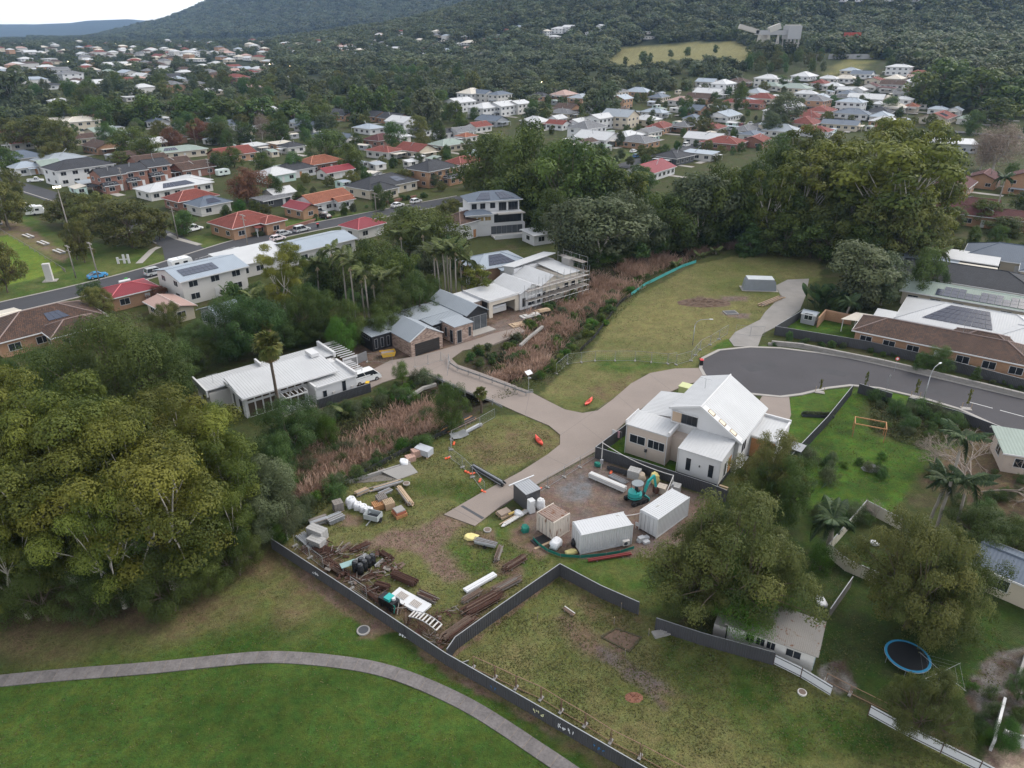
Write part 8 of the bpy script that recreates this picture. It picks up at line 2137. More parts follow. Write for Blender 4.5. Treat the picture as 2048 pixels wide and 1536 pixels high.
def excavator():
    p=G0(1272,1002);t=thing('mini_excavator','teal mini excavator with canopy and folded boom in the gravel yard','excavator',(p[0],p[1],0.0),math.radians(28))
    for y in (-.75,.75):
        mb=MB();pr=[(-1.15,.12),(-1.0,0),(1.0,0),(1.15,.12),(1.2,.35),(1.05,.55),(-1.05,.55),(-1.2,.35)]
        n=len(pr);mb.v += [(x,y - .17,z) for x,z in pr] + [(x,y + .17,z) for x,z in pr];mb.f += [tuple(range(n)),tuple(range(2*n - 1,n - 1,-1))] + [(k + n,(k + 1) % n + n,(k + 1) % n,k) for k in range(n)]
        tr=mb.build('track',RUBBER,t)
        for x in (-.75,0,.75): MB().tube((x,y - .19,.27),(x,y + .19,.27),.16,n=10).build('roller',CHAR,tr)
    MB().box(-.6,-.58,.25,.6,.58,.62).build('undercarriage',CHAR,t)
    MB().lathe([(.45,0),(.45,.12)],14,(0,0,.62)).build('slew_ring',CHAR,t)
    mb=MB();out=[]
    for k in range(16): a=2*math.pi*k/16;out.append((-.15 + .95*math.cos(a)*(1.05 if math.cos(a) < 0 else .75),.82*math.sin(a)))
    mb.prism(out,.74,1.25);mb.build('upper_body',TEAL,t);MB().prism([(x*.95 - .05,y*.93) for x,y in out if x < .1],1.25,1.55).build('engine_cover',TEAL,t);MB().prism([(x*1.01,y*1.01) for x,y in out],.92,1.0).build('stripe',BLKPL,t)
    MB().obox((.15,.05,1.45),(.45,.5,.15)).build('seat',BLKPL,t);MB().obox((-.05,.05,1.75),(.12,.5,.55)).build('seat_back',BLKPL,t)
    for x,y in ((.55,-.5),(.55,.55),(-.45,-.5),(-.45,.55)): MB().tube((x,y,1.2),(x,y,2.45),.035,n=6).build('canopy_post',BLKPL,t)
    mb=MB();mb.prism([(.04 + .75*math.cos(k*math.pi/8)*1.0,.02 + .68*math.sin(k*math.pi/8)) for k in range(16)],2.45,2.55);mb.build('canopy_roof',mk('faded_canopy',(.20,.23,.25),.5),t)
    def arm(name,a,b,w,h,mat=TEAL):
        a,b=Vector(a),Vector(b);m=(a + b)/2;d=b - a;return MB().obox(m,(d.length,w,h),math.atan2(d.y,d.x),0,-math.atan2(d.z,math.hypot(d.x,d.y))).build(name,mat,t)
    arm('swing_bracket',(.6,-.1,.85),(1.05,-.1,.95),.35,.4,CHAR);arm('boom',(1.0,-.1,.9),(1.55,-.1,2.5),.22,.32);arm('boom',(1.5,-.1,2.4),(2.35,-.1,2.95),.22,.30);arm('dipper_arm',(2.3,-.1,3.0),(2.75,-.1,1.15),.18,.24);arm('boom_cylinder',(1.1,-.1,.8),(1.9,-.1,2.2),.1,.1,GALV)
    b=MB();pr=[(2.55,1.2),(2.9,1.2),(3.1,.75),(2.95,.35),(2.6,.3),(2.5,.7)];n=len(pr);b.v += [(x,-.4,z) for x,z in pr] + [(x,.2,z) for x,z in pr];b.f += [tuple(range(n)),tuple(range(2*n - 1,n - 1,-1))] + [(k + n,(k + 1) % n + n,(k + 1) % n,k) for k in range(n)]
    bk=b.build('bucket',RUST,t)
    for y in (-.35,-.1,.15): MB().obox((2.75,y,.24),(.25,.06,.05)).build('tooth',GREYM,bk)
    MB().box(1.25,-.85,.1,1.35,.85,.5).build('dozer_blade',TEAL,t)
excavator()

# ------------------------------------------------------------------ stacks, bundles, bags
def rotpx(a,b): p,q=G0(*a),G0(*b);return p,math.atan2(q[1] - p[1],q[0] - p[0]),math.hypot(q[0] - p[0],q[1] - p[1])
def bundle(label,a,b,width,height,mats,n,r=.03,seed=0,jit=.12,name='tube_bundle',cat='bundle',flatb=False):
    """long pieces lying between two ground pixels"""
    p,rot,L=rotpx(a,b);t=thing(name,label,cat,(p[0],p[1],0),rot);rnd=random.Random(seed)
    for z in (.0,):
        for x in (.2,.8): MB().box(L*x - .06,-width/2 - .05,0,L*x + .06,width/2 + .05,.1).build('bearer',TIMBG,t)
    per=max(2,int(width/(r*2.3)));rows=max(1,math.ceil(n/per));k=0
    for j in range(rows):
        for i in range(per):
            if k >= n: break
            y=-width/2 + width*(i + .5)/per + rnd.uniform(-.3,.3)*r;z=.1 + r + j*min(2.0*r,(height - .1)/rows) + rnd.uniform(0,.3)*r
            x0=rnd.uniform(-jit,jit)*L;x1=L + rnd.uniform(-jit,jit)*L;dy=rnd.uniform(-.12,.12)*width*jit*4
            m=rnd.choice(mats);rr=r*rnd.uniform(.6,1.15) if not flatb else r
            if flatb: MB().box(x0,y - r,z - r*.5,x1,y + r*.9,z + r*.5).build('plank',m,t)
            else: MB().tube((x0,y,z),(x1,y + dy,z + rnd.uniform(-.5,1.2)*r),rr,n=5).build('tube',m,t)
            k += 1
    return t
RR=[RUST,RUST,RUST2];GG=[GALV,GREYM,TIMBG]
bundle('rusty scaffold tubes bundled upright to the camera left of the tall rack',(992,1125),(1002,1098),.55,.6,[RUST2,TIMBG],22,.05,1)
bundle('rusty scaffold tube rack below the drain grate end',(1010,1142),(1050,1118),.9,1.0,RR + [RUST2],34,.05,2)
bundle('rusty tube bundle right of the white beams',(988,1186),(1038,1160),1.0,.7,[RUST2,RUST2,TIMBG],34,.05,3)
bundle('rusty tube bundle below the white beams',(925,1206),(960,1185),.6,.5,[RUST2,TIMBG],20,.045,4)
bundle('largest rusty tube pile against the cornering fence',(932,1230),(1000,1192),1.3,.8,RR,46,.05,5)
bundle('rusty tube pile in the corner of the two fences',(890,1280),(945,1240),1.0,.6,RR,34,.05,6)
bundle('rusty mesh roll bundle in the middle of the yard',(786,1152),(832,1172),.9,.8,[RUST],40,.05,7,.04)
bundle('short rusty bundle behind the white panels',(752,1172),(778,1180),.8,.8,[RUST],26,.05,8,.05)
bundle('rusty tube heap nearest the concrete blocks',(630,1096),(668,1108),1.2,.5,RR,36,.035,9,.2)
bundle('rusty tube heap left of the grey frames',(675,1108),(700,1092),.8,.5,[RUST,RUST2,TIMBG],26,.035,10,.2)
bundle('rusty tube heap behind the grey frames',(704,1104),(738,1090),.7,.6,RR + [TIMBG],24,.04,11,.12)
bundle('rusty heap in front of the teal bench',(655,1128),(690,1150),1.0,.6,RR,36,.04,12,.2)
bundle('rusty bundle left of the green rack',(762,1108),(785,1122),.6,.5,[RUST],20,.045,13)
bundle('dark tube heap right of the white panels',(838,1190),(872,1205),.8,.6,[RUST2,TIMBG,RUST],24,.05,14)
bundle('rusty frames heap below the black barrels',(730,1160),(755,1150),.8,.5,RR,22,.03,15,.25)
bundle('rusty pipes lying along the long fence',(730,1178),(765,1208),.8,.4,RR,22,.04,16,.15)
bundle('pale tubes beside the black barrels',(752,1135),(768,1122),.5,.3,[TIMBG,GALV],12,.04,17)
bundle('white wrapped beams lying on bearers in the yard',(930,1186),(990,1152),.75,.35,[WPLAS],8,.1,18,.01,'beam_pack','beams',True)
bundle('long white wrapped board pack beside the excavator',(1180,955),(1250,985),.75,.75,[WPLAS,OFFW],18,.1,19,.01,'board_pack','boards',True)
bundle('grey steel lengths behind the white board pack',(1222,953),(1252,968),.9,.4,[GREYM,TIMBG],24,.04,20,.08,'steel_stack','steel')
bundle('black pipe bundle by the gravel yard fence',(1216,938),(1256,950),.7,.4,[BLKPL],14,.07,21,.06,'pipe_bundle','pipes')
bundle('grey steel planks leaning beside the concrete blocks',(602,1072),(626,1096),1.1,.4,[GREYM,GALV],14,.06,22,.1,'steel_stack','steel',True)
bundle('long grey planks below the culvert headwall',(745,982),(798,966),1.0,.3,[TIMBG,GREYM,TIMB],14,.07,23,.15,'plank_stack','planks',True)
bundle('grey and brown plank stack left of the headwall planks',(712,992),(736,982),.9,.5,[TIMBG,TIMB,GREYM],16,.07,24,.08,'plank_stack','planks',True)
bundle('steel section stack below the long grey planks',(760,992),(782,982),.9,.4,[GREYM,TIMBG],12,.07,25,.1,'steel_stack','steel',True)
bundle('timber offcut stack at the right of the pallets',(798,980),(822,1012),.8,.4,[TIMB,TIMBG,TIMB],16,.08,26,.1,'plank_stack','planks',True)
bundle('grey bundled frames stack left of the white bags',(620,1052),(655,1040),1.3,.9,[GREYM,GALV,TIMBG],30,.07,27,.03,'steel_stack','steel',True)
bundle('second grey bundled frames stack beside the first',(655,1047),(685,1034),1.4,.8,[GREYM,GALV,TIMBG],30,.07,28,.03,'steel_stack','steel',True)
bundle('dark roof trusses stack beside the bridge tree',(885,866),(945,838),1.6,.5,[BLKPL,RUST2,TIMBR],22,.07,29,.06,'truss_stack','trusses',True)
bundle('pale timber lengths right of the corrugated sheet',(928,868),(962,850),.8,.3,[WPLAS,GALV],10,.05,30,.05,'plank_stack','planks',True)
bundle('long white planks on the grass before the rusty container',(1005,1052),(1058,1020),.7,.25,[WPLAS,OFFW,TIMB],8,.06,31,.1,'plank_stack','planks',True)
bundle('red steel beam lying below the white container',(1176,1124),(1262,1110),.35,.3,[mk('dull_red_steel',(.20,.035,.035),.7,.3,2)],4,.07,32,.01,'steel_beam','beam',True)
bundle('small pile of pinkish boards in the paddock',(1128,1218),(1148,1232),.45,.25,[OFFW,RUST2,TIMB],7,.05,33,.06,'plank_stack','planks',True)
bundle('black wrapped roll lying beside the driveway',(945,936),(1006,972),.8,.5,[BLKPL,BLKPL,GREYM],14,.1,34,.05,'wrapped_roll','roll')
bundle('timber and pipes pile at the edge of the reserve driveway',(1522,612),(1562,596),1.4,.5,[TIMBG,TIMB,RUST2],18,.07,35,.12,'plank_stack','planks',True)
bundle('grey scaffold frames laid over the black barrels',(712,1128),(738,1112),1.2,.5,[GALV],14,.04,36,.05)
def scrap(label,u,v,seed,n=11,R=1.0,mats=None):
    t=thing('scrap_heap',label,'scrap',(*G0(u,v),0),0,'scrap heaps along the long fence');rnd=random.Random(seed)
    for k in range(n):
        a=rnd.uniform(0,6.28);L=rnd.uniform(.5,1.5);x,y=rnd.gauss(0,R*.4),rnd.gauss(0,R*.4);z=rnd.uniform(.06,.4);c,s_=math.cos(a)*L/2,math.sin(a)*L/2
        m=rnd.choice(mats or (RUST,RUST,RUST,RUST2,TIMBG))
        if rnd.random() < .3: MB().obox((x,y,z),(L*.6,rnd.uniform(.12,.4),.05),a,rnd.uniform(-.4,.4),rnd.uniform(-.3,.3)).build('offcut',m,t)
        else: MB().tube((x - c,y - s_,z),(x + c,y + s_,z + rnd.uniform(-.05,.4)),rnd.uniform(.025,.05),n=5).build('tube',m,t)
HEAPS=[(612,1102),(640,1112),(660,1116),(672,1102),(690,1112),(668,1140),(682,1152),(700,1160),(715,1162),(742,1152),(760,1150),(772,1140),(778,1128),(790,1140),(742,1185),(760,1196),(800,1222),(822,1240),(838,1268),(862,1278),(878,1292),(868,1240),(900,1222),(722,1104),(752,1112),(650,1090)]
for k,(u,v) in enumerate(sorted(HEAPS)): scrap('loose heap of rusty scrap steel, %s from left along the long fence' % ordinal(k),u,v,200 + k)
def bags(name,lab,u,v,dims,mat,seed=0,cat='bag',extra=None):
    t=solo(name,MB().bagform((0,0,0),dims,seed*.7,seed),mat,lab,cat,(*G0(u,v),.02),0,smooth=True);return t
BAG=mk('white_woven_bag',(.66,.67,.70),.8,.12,3,.4,6)
for u,v,d,lab,s in ((703,1013,(1.2,1.1,1.2),'tallest white bulk bag beside the timber pallets',1),(716,1018,(1.0,1.0,.9),'white bulk bag next to the tallest one',2),(727,1022,(1.0,1.0,.8),'third white bulk bag along the row',3),(738,1027,(1.1,1.0,.8),'white bulk bag beside the grey skip bin',4),(1081,1015,(1.1,1.1,1.1),'full white bulk bag beside the fridge',5),(1112,1092,(1.6,1.2,.8),'crumpled white plastic heap by the rusty container',6),(808,930,(1.3,1.2,.7),'open white bulk bag on the grass near the headwall',7),(1037,1030,(1.2,.9,.5),'white plastic sacks in front of the grey shed',8)):
    bags('bulk_bag',lab,u,v,d,BAG,s)
bags('bulk_bag','beige bulk bag by the gravel yard fence',1283,960,(1.1,1.0,.9),mk('beige_woven_bag',(.45,.38,.30),.85),11);bags('bulk_bag','yellow bulk bag behind the excavator boom',1309,966,(1.1,1.0,1.3),YELL,12);bags('bulk_bag','yellow bag ring under the driveway end',943,1076,(1.6,1.3,.28),YELL,13);bags('bulk_bag','yellow bag lying in the green fence corner',1142,1107,(1.3,.8,.4),YELL,14)
bags('garbage_bag','black garbage bags beside the white container',1150,1090,(.9,.8,.8),BLKPL,15);bags('green_bag','green bag on the grass left of the rusty container',1050,1062,(1.0,.9,.7),TEALD,16);bags('green_bag','green mesh heap by the conduit pole',1196,932,(1.0,.8,.5),TEALD,17)
solo('debris_heap',MB().mound(1.6,1.1,.3,18),mk('rusty_debris',(.26,.12,.08),.9,.4,3),'orange debris heap in the paddock','heap',(*G0(1268,1395),0));solo('debris_heap',MB().mound(2.4,1.6,.7,19),mk('grey_rubbish',(.30,.30,.31),.9,.4,3),'pale rubbish heap on the overgrown mound','heap',(*G0(1742,938),0))
bags('rubbish_heap','white plastic rubbish behind the old shed',1642,1205,(1.6,1.0,.3),WPLAS,20,'rubbish');bags('rubbish_heap','white plastic litter in the cream fenced courtyard',1748,1088,(1.0,.8,.3),WPLAS,21,'rubbish');solo('soil_heap',MB().mound(11,5,.7,22,20),mk('fresh_soil',(.12,.08,.058),.95,.35,1.5,.6,3),'dug brown soil heap on the reserve','heap',(*G0(1408,606),0))
def pallet_stack(label,u,v,rot,levels,top=None,dims=(1.15,1.15),mat=None):
    t=thing('pallet_stack',label,'pallets',(*G0(u,v),0),math.radians(rot));a,b=dims;m=mat or TIMB
    for k in range(levels):
        z=k*.145
        for y in (-b/2,-.05,b/2 - .1): MB().box(-a/2,y,z,a/2,y + .1,z + .1).build('bearer',m,t)
        for i in range(6): x=-a/2 + i*(a - .12)/5;MB().box(x,-b/2,z + .1,x + .12,b/2,z + .125).build('slat',m,t)
    if top: top(t,levels*.145)
    return t
pallet_stack('stack of timber pallets in the middle of the pallet group',778,1014,30,6);pallet_stack('stack of pale pallets behind the brown ones',764,1006,30,7,mat=TIMBG);pallet_stack('orange timber crate stack left of the pallets',756,1016,30,5,mat=TIMBR)
pallet_stack('orange pallet loaded with red sheets and grey slab',799,1030,35,3,lambda t,z: (MB().box(-.6,-.6,z,.6,.6,z + .3).build('red_sheets',mk('terracotta',(.34,.11,.07)),t),MB().box(-.55,-.55,z + .3,.55,.55,z + .45).build('grey_slab',CONC,t)),mat=TIMBR,dims=(1.4,1.4))
pallet_stack('pallet with brown slabs and yellow timber before the grey shed',1008,1030,35,2,lambda t,z: (MB().box(-.7,-.5,z,.7,.5,z + .25).build('slabs',mk('brown_slabs',(.27,.21,.17)),t),MB().box(.2,-.75,z,1.0,-.55,z + .2).build('yellow_timber',mk('yellow_timber',(.5,.36,.12)),t)),dims=(1.5,1.3))
def brick_pack(label,u,v,rot,dims,mat,name='brick_pack',cat='bricks',rows=(4,3,4)):
    t=thing(name,label,cat,(*G0(u,v),0),math.radians(rot));a,b,c=dims;nx,ny,nz=rows;MB().box(-a/2,-b/2,0,a/2,b/2,.1).build('pallet',TIMB,t)
    for i in range(nx):
        for j in range(ny):
            for k in range(nz): MB().box(-a/2 + a*i/nx + .01,-b/2 + b*j/ny + .01,.1 + c*k/nz + .004,-a/2 + a*(i + 1)/nx - .01,-b/2 + b*(j + 1)/ny - .01,.1 + c*(k + 1)/nz - .004).build('block',mat,t)
    return t
BLK=mk('grey_block',(.36,.355,.35),.9,.15,2);PBR=mk('pink_brick',(.42,.27,.22),.9,.2,3)
brick_pack('pallet of pale grey concrete blocks in the left yard corner',636,1075,-28,(2.2,1.1,1.2),BLK,'block_pack','blocks',(6,3,5));brick_pack('lower pallet of grey concrete blocks below the first',634,1090,-28,(1.9,1.1,.8),BLK,'block_pack','blocks',(5,3,3))
brick_pack('pink brick pallet nearest the open white bag',821,921,30,(1.2,1.0,.6),PBR);brick_pack('pink brick pallet beside the wrapped grey pallet',833,912,30,(1.2,1.0,.9),PBR)
brick_pack('grey block pallet by the gravel yard fence',1268,955,-28,(1.5,1.2,1.1),BLK,'block_pack','blocks',(4,3,4));brick_pack('beige block pallet behind the excavator',1323,984,-28,(1.1,1.1,.8),mk('beige_block',(.50,.44,.37),.9),'block_pack','blocks',(3,3,3));brick_pack('grey block pallet beside the white pole',1350,986,-28,(1.1,1.1,1.1),BLK,'block_pack','blocks',(3,3,3));brick_pack('brown crate of blocks above the grey frames',677,1020,30,(1.1,1.1,1.1),TIMBG,'block_pack','blocks',(3,3,4))
wp=thing('wrapped_pallet','grey plastic wrapped pallet on trestle legs by the creek edge','pallet',(*G0(848,910),0),math.radians(-30));MB().prism([(-1.1,-.6),(1.1,-.6),(1.15,.6),(-1.1,.65)],.25,[1.1,1.1,1.2,1.2]).build('wrapped_load',mk('grey_wrap',(.42,.44,.48),.35),wp)
for x in (-.9,.9): MB().box(x - .06,-.7,0,x + .06,.7,.25).build('bearer',TIMB,wp)
sb=thing('skip_trailer','grey steel box trailer with drawbar among the white bags','trailer',(*G0(747,1040),0),math.radians(-20))
for q in ((-.9,-.6,.9,-.55),(-.9,.55,.9,.6),(-.9,-.549,-.85,.549),(.85,-.549,.9,.549)): MB().box(q[0],q[1],.35,q[2],q[3],1.0).build('side',mk('pale_grey_steel',(.36,.39,.4),.5),sb)
MB().box(-.85,-.55,.35,.85,.55,.4).build('floor',CHAR,sb);MB().box(-.05,-1.6,.3,.05,-.6,.38).build('drawbar',GALV,sb)
for x in (-.95,.95): MB().tube((x - .08,0,.28),(x + .08,0,.28),.28,n=12).build('wheel',RUBBER,sb)
for k,(u,v) in enumerate(((712,1142),(722,1148),(730,1140),(738,1133),(746,1128),(724,1136))):
    t=thing('black_drum','black plastic drum in the huddle by the teal bench, %s from left' % ordinal(sorted((712,722,730,738,746,724)).index(u)),'drum',(*G0(u,v),0),0,'black drums');MB().lathe([(.3,0),(.34,.1),(.34,.55),(.36,.58),(.34,.61),(.34,1.15),(.28,1.28)],14).build('body',BLKPL,t,smooth=True);MB().lathe([(.2,1.28),(.2,1.33)],10).build('lid',CHAR,t)
tb=thing('work_bench','teal topped work bench among the rusty heaps','bench',(*G0(698,1140),0),math.radians(30));MB().box(-.8,-.4,.8,.8,.4,.86).build('top',mk('pale_teal',(.25,.38,.38)),tb)
for x in (-.7,.65):
    for y in (-.35,.3): MB().box(x,y,0,x + .06,y + .06,.8).build('leg',GALV,tb)
wpan=thing('white_panel_stack','white panels with two grilles lying on the grass','panels',(*G0(820,1205),0),math.radians(-38))
for k in range(3): MB().obox((0,0,.12 + k*.07),(4.2,1.6,.06),k*.03).build('panel',WPLAS,wpan)
for x in (-1.0,.8):
    g=MB().obox((x,0,.32),(1.1,.8,.02),.05).build('grille',OFFW,wpan)
    for i in range(7): MB().obox((x - .45 + i*.15,0,.34),(.05,.7,.02),.05).build('slat',RUST2,g)
pw=thing('power_pack','teal and black compressor machine by the long fence','machine',(*G0(780,1212),0),math.radians(-35));MB().box(-1.0,-.5,.3,.9,.5,1.0).build('body',BLKPL,pw);MB().box(-.3,-.45,1.0,.4,.35,1.3).build('engine_cover',TEAL,pw);MB().tube((.5,.1,1.0),(.5,.1,1.25),.2,n=12).build('air_filter',WPLAS,pw);MB().pipe([(.8,-.4,.9),(1.2,-.5,1.0),(1.2,-.7,.3)],.06).build('hose',TEALD,pw)
for x in (-.7,.6): MB().tube((x,-.55,.25),(x,.55,.25),.25,n=12).build('wheel',RUBBER,pw)
cr=thing('curved_rack','curved pale steel rack leaning near the fence corner','rack',(*G0(845,1258),0),math.radians(-32))
for y in (0,.9):
    MB().pipe([(-1.6 + k*.4,y,.7 + .35*math.sin(k*.39)) for k in range(9)],.04).build('side_rail',GALV,cr)
for k in range(9): MB().box(-1.65 + k*.4,0,.68 + .35*math.sin(k*.39),-1.5 + k*.4,.9,.72 + .35*math.sin(k*.39)).build('slat',OFFW,cr)
for x in (-1.5,1.5):
    for y in (0,.9): MB().tube((x,y,0),(x,y,.75),.03).build('leg',GALV,cr)
cs=thing('corrugated_sheet','curled grey corrugated iron sheet beside the truss stack','iron sheet',(*G0(918,872),0),math.radians(30));mb=MB()
for i in range(14):
    for j in range(1):
        x0,x1=-1.2 + i*.17,-1.2 + (i + 1)*.17;f=lambda x: .12 + .15*abs(x) ** 1.5 + .03*math.sin(x*37);mb.poly([(x0,-.8,f(x0)),(x1,-.8,f(x1)),(x1,.8,f(x1) + .1),(x0,.8,f(x0) + .1)])
mb.build('sheet',GALV,cs)
wb=thing('wheelbarrow','wheelbarrow tray loaded with steel below the driveway end','wheelbarrow',(*G0(972,1092),0),math.radians(-20));MB().prism([(-1.2,-.45),(1.2,-.4),(1.2,.4),(-1.2,.45)],.35,.6).build('tray',GREYM,wb)
for k in range(6): MB().tube((-1.4,-.3 + k*.12,.65),(1.3,-.28 + k*.11,.68),.03,n=5).build('steel_length',RUST2 if k % 2 else GALV,wb)
for x in (-.8,.8): MB().box(x - .04,-.04,0,x + .04,.04,.35).build('leg',RUST,wb)
MB().tube((0,-.5,.2),(0,-.42,.2),.2,n=12).build('wheel',RUBBER,wb)
for k,(u,v,lab) in enumerate(((1335,0,''),)): pass
for k,(u,v,r,lab,mt) in enumerate(((975,1061,.45,'pale concrete manhole ring near the driveway end',KERB),(727,1262,.62,'round concrete manhole lid on the park lawn',CONC),(762,940,.45,'pale manhole ring beside the culvert headwall',KERB),(813,968,.45,'manhole ring beside the timber planks',KERB),(1604,1386,.38,'white ringed manhole in the paddock',OFFW),(1456,625,.1,'x',CHAR))):
    if lab == 'x': continue
    t=thing('manhole',lab,'manhole',(*G0(u,v),0));MB().lathe([(r,0),(r,.14),(r*.78,.15)],22).build('ring',mt,t);MB().lathe([(r*.76,.1),(r*.76,.157)],22).build('lid',CHAR if r > .5 else mk('rusty_lid',(.16,.12,.1)),t)
pit=thing('drain_pit','square dark grated drain pit on the reserve','drain',(*G0(1461,626),0),.15);MB().box(-1.3,-1.0,0,1.3,1.0,.18).build('surround',CONC,pit);MB().box(-1.1,-.8,.18,1.1,.8,.2).build('grate',CHAR,pit)
for k,(u,v) in enumerate(((895,917),(908,888),(934,945),(945,948),(960,962),(967,984),(1078,978),(1222,946))):
    t=thing('barrier_foot','orange plastic fence foot, %s from left on the yard ground' % ordinal(sorted((895,908,934,945,960,967,1078,1222)).index(u)),'fence foot',(*G0(u,v),0),.5 + k,'orange fence feet');MB().prism([(-.35,-.12),(.35,-.12),(.38,0),(.35,.12),(-.35,.12),(-.38,0)],0,.16).build('block',ORANGE,t);MB().box(-.06,-.05,.16,.06,.05,.2).build('socket',CHAR,t)
def kayak(label,u,v,rot):
    t=thing('kayak',label,'kayak',(*G0(u,v),.05),math.radians(rot));mb=MB();n=10;rings=[]
    for k in range(n + 1):
        s=-1 + 2*k/n;w=.36*(1 - abs(s) ** 2.4) + .01;x=s*1.35;z=.12*abs(s) ** 2
        rings.append([(x,-w,z + .2),(x,-w*.6,z + .02),(x,w*.6,z + .02),(x,w,z + .2),(x,w*.5,z + .34),(x,-w*.5,z + .34)])
    i=len(mb.v)
    for r in rings: mb.v += r
    for k in range(n):
        for q in range(6): mb.f.append((i + k*6 + q,i + k*6 + (q + 1) % 6,i + (k + 1)*6 + (q + 1) % 6,i + (k + 1)*6 + q))
    mb.build('hull',mk('orange_red_hull',(.70,.07,.04),.35),t,smooth=True);MB().lathe([(.28,.3),(.3,.37),(.22,.36)],14,sx=1.6,sy=.8).build('cockpit',mk('orange_dark',(.3,.03,.02)),t)
kayak('orange-red kayak lying on the reserve grass',1177,806,60);kayak('orange-red kayak tipped on the vacant lot grass',1078,884,110)
ka=thing('pallet_cube','pale green square electrical kiosk beside the driveway bend','kiosk',(*G0(1372,790),0),math.radians(-34));MB().box(-1.0,-.8,0,1.0,.8,1.5).build('cabinet',mk('lime_cabinet',(.42,.46,.20),.6),ka);MB().box(-1.08,-.88,1.5,1.08,.88,1.62).build('roof',mk('lime_lid',(.50,.53,.27),.6),ka);MB().box(-.8,-.82,.2,-.05,-.8,1.4).build('door',mk('lime_cabinet',(.42,.46,.20)),ka);MB().box(.05,-.82,.2,.8,-.8,1.4).build('door',mk('lime_cabinet',(.42,.46,.20)),ka);ka.name='electrical_kiosk'
tk=thing('covered_tank','silver covered trailer tank standing at the reserve driveway','tank',(*G0(1518,578),.0),math.radians(-6));mb=MB();pr=[(-3.6,0),(3.4,0),(3.0,2.0),(2.6,2.5),(-2.9,2.5),(-3.3,1.9)];n=len(pr);mb.v += [(x,-1.3,z) for x,z in pr] + [(x*.96,1.3,z) for x,z in pr];mb.f += [tuple(range(n)),tuple(range(2*n - 1,n - 1,-1))] + [(k + n,(k + 1) % n + n,(k + 1) % n,k) for k in range(n)]
mb.build('body',mk('dull_silver_tarp',(.24,.26,.29),.4,.15,1.2),tk);MB().box(-2.9,-1.34,2.45,2.6,1.34,2.56).build('roof',mk('pale_silver',(.5,.53,.56),.35),tk);MB().box(-3.9,-1.8,-.05,3.7,1.6,.08).build('slab',KERB,tk)
def wheelie(label,u,v,lid,rot=0):
    t=thing('wheelie_bin',label,'bin',(*G(u,v)[:2],G(u,v)[2] + .08),rot);MB().prism([(-.24,-.28),(.24,-.28),(.26,.3),(-.26,.3)],.06,.98).build('body',BLKPL,t);MB().slab([(-.29,-.36,1.02),(.29,-.36,1.02),(.29,.34,1.08),(-.29,.34,1.08)],.06).build('lid',lid,t)
    for x in (-.24,.24): MB().tube((x - .03,.3,.1),(x + .03,.3,.1),.1,n=10).build('wheel',RUBBER,t)
wheelie('wheelie bin with red lid at the cul-de-sac kerb',1402,731,mk('bin_red',(.5,.04,.05)));wheelie('wheelie bin with yellow lid at the long white house',736,777,mk('bin_yellow',(.65,.42,.03)));wheelie('wheelie bin with green lid on the left street kerb',254,566,mk('bin_green',(.05,.3,.06)));wheelie('wheelie bin with red lid by the brick garage driveway',636,455,mk('bin_red',(.5,.04,.05)))
sk=thing('skip_bin','small yellow skip bin on the concrete beside the black wing','skip bin',(*G0(776,712),.1),math.radians(20));mb=MB();pr=[(-1.0,0),(1.0,0),(1.3,.8),(-1.3,.8)];n=4
mb.v += [(x,-.7,z) for x,z in pr] + [(x,.7,z) for x,z in pr];mb.f += [tuple(range(n)),tuple(range(2*n - 1,n - 1,-1)),(0,4,5,1),(1,5,6,2),(3,7,4,0)];mb.build('hull',mk('skip_yellow',(.62,.38,.05),.6,.2,2),sk);MB().box(-1.1,-.65,.4,1.1,.65,.6).build('rubble',DRIVE,sk)
# conduit line over the gravel yard
ps=thing('conduit_pole','white pole carrying the temporary cable at the yard corner','pole',(*G0(1202,938),0));MB().tube((0,0,0),(0,0,4.0),.06,n=8).build('pole',OFFW,ps);MB().box(-.2,-.25,.9,.2,-.06,1.5).build('meter_box',GREYM,ps)
ps2=thing('conduit_pole','white pole carrying the temporary cable beside the half-hidden container','pole',(*G0(1342,992),0));MB().tube((0,0,0),(0,0,3.0),.05,n=8).build('pole',OFFW,ps2);MB().box(-.12,-.2,1.4,.12,-.05,1.8).build('socket_box',GREYM,ps2)
a=G0(1202,938);b=G0(1342,992);c=G0(1312,1050);d=G0(1230,1070)
cable('white temporary cable strung over the gravel yard to the containers',[(a[0],a[1],3.9),(b[0],b[1],2.95),(c[0],c[1],2.7),(d[0],d[1],2.7)],.045,.5,OFFW)
# paddock stakes and small litter
for k,(u,v) in enumerate(((1075,1240),(1228,1248),(1297,1272),(1250,1313),(1242,1220))):
    t=thing('survey_stake','thin survey stake in the paddock, %s from left' % ordinal(sorted((1075,1228,1297,1250,1242)).index(u)),'stake',(*G0(u,v),0),.3,'survey stakes');MB().box(-.025,-.025,-.1,.025,.025,.95).build('stake',TIMBG,t);MB().box(-.027,-.027,.8,.027,.027,.95).build('painted_top',YELL if k == 1 else TIMB,t)
solo('steel_plate',MB().obox((0,0,.35),(1.1,.05,.7),.4,.5),GREYM,'blue-grey metal plate leaning in the paddock corner','plate',(*G0(925,1332),0));solo('rubble_slabs',MB().obox((0,0,.1),(1.6,.8,.2),.3).obox((.4,.3,.25),(1.0,.6,.1),.8),CONC,'broken concrete slabs under the olive tree','slabs',(*G0(1322,1268),0))
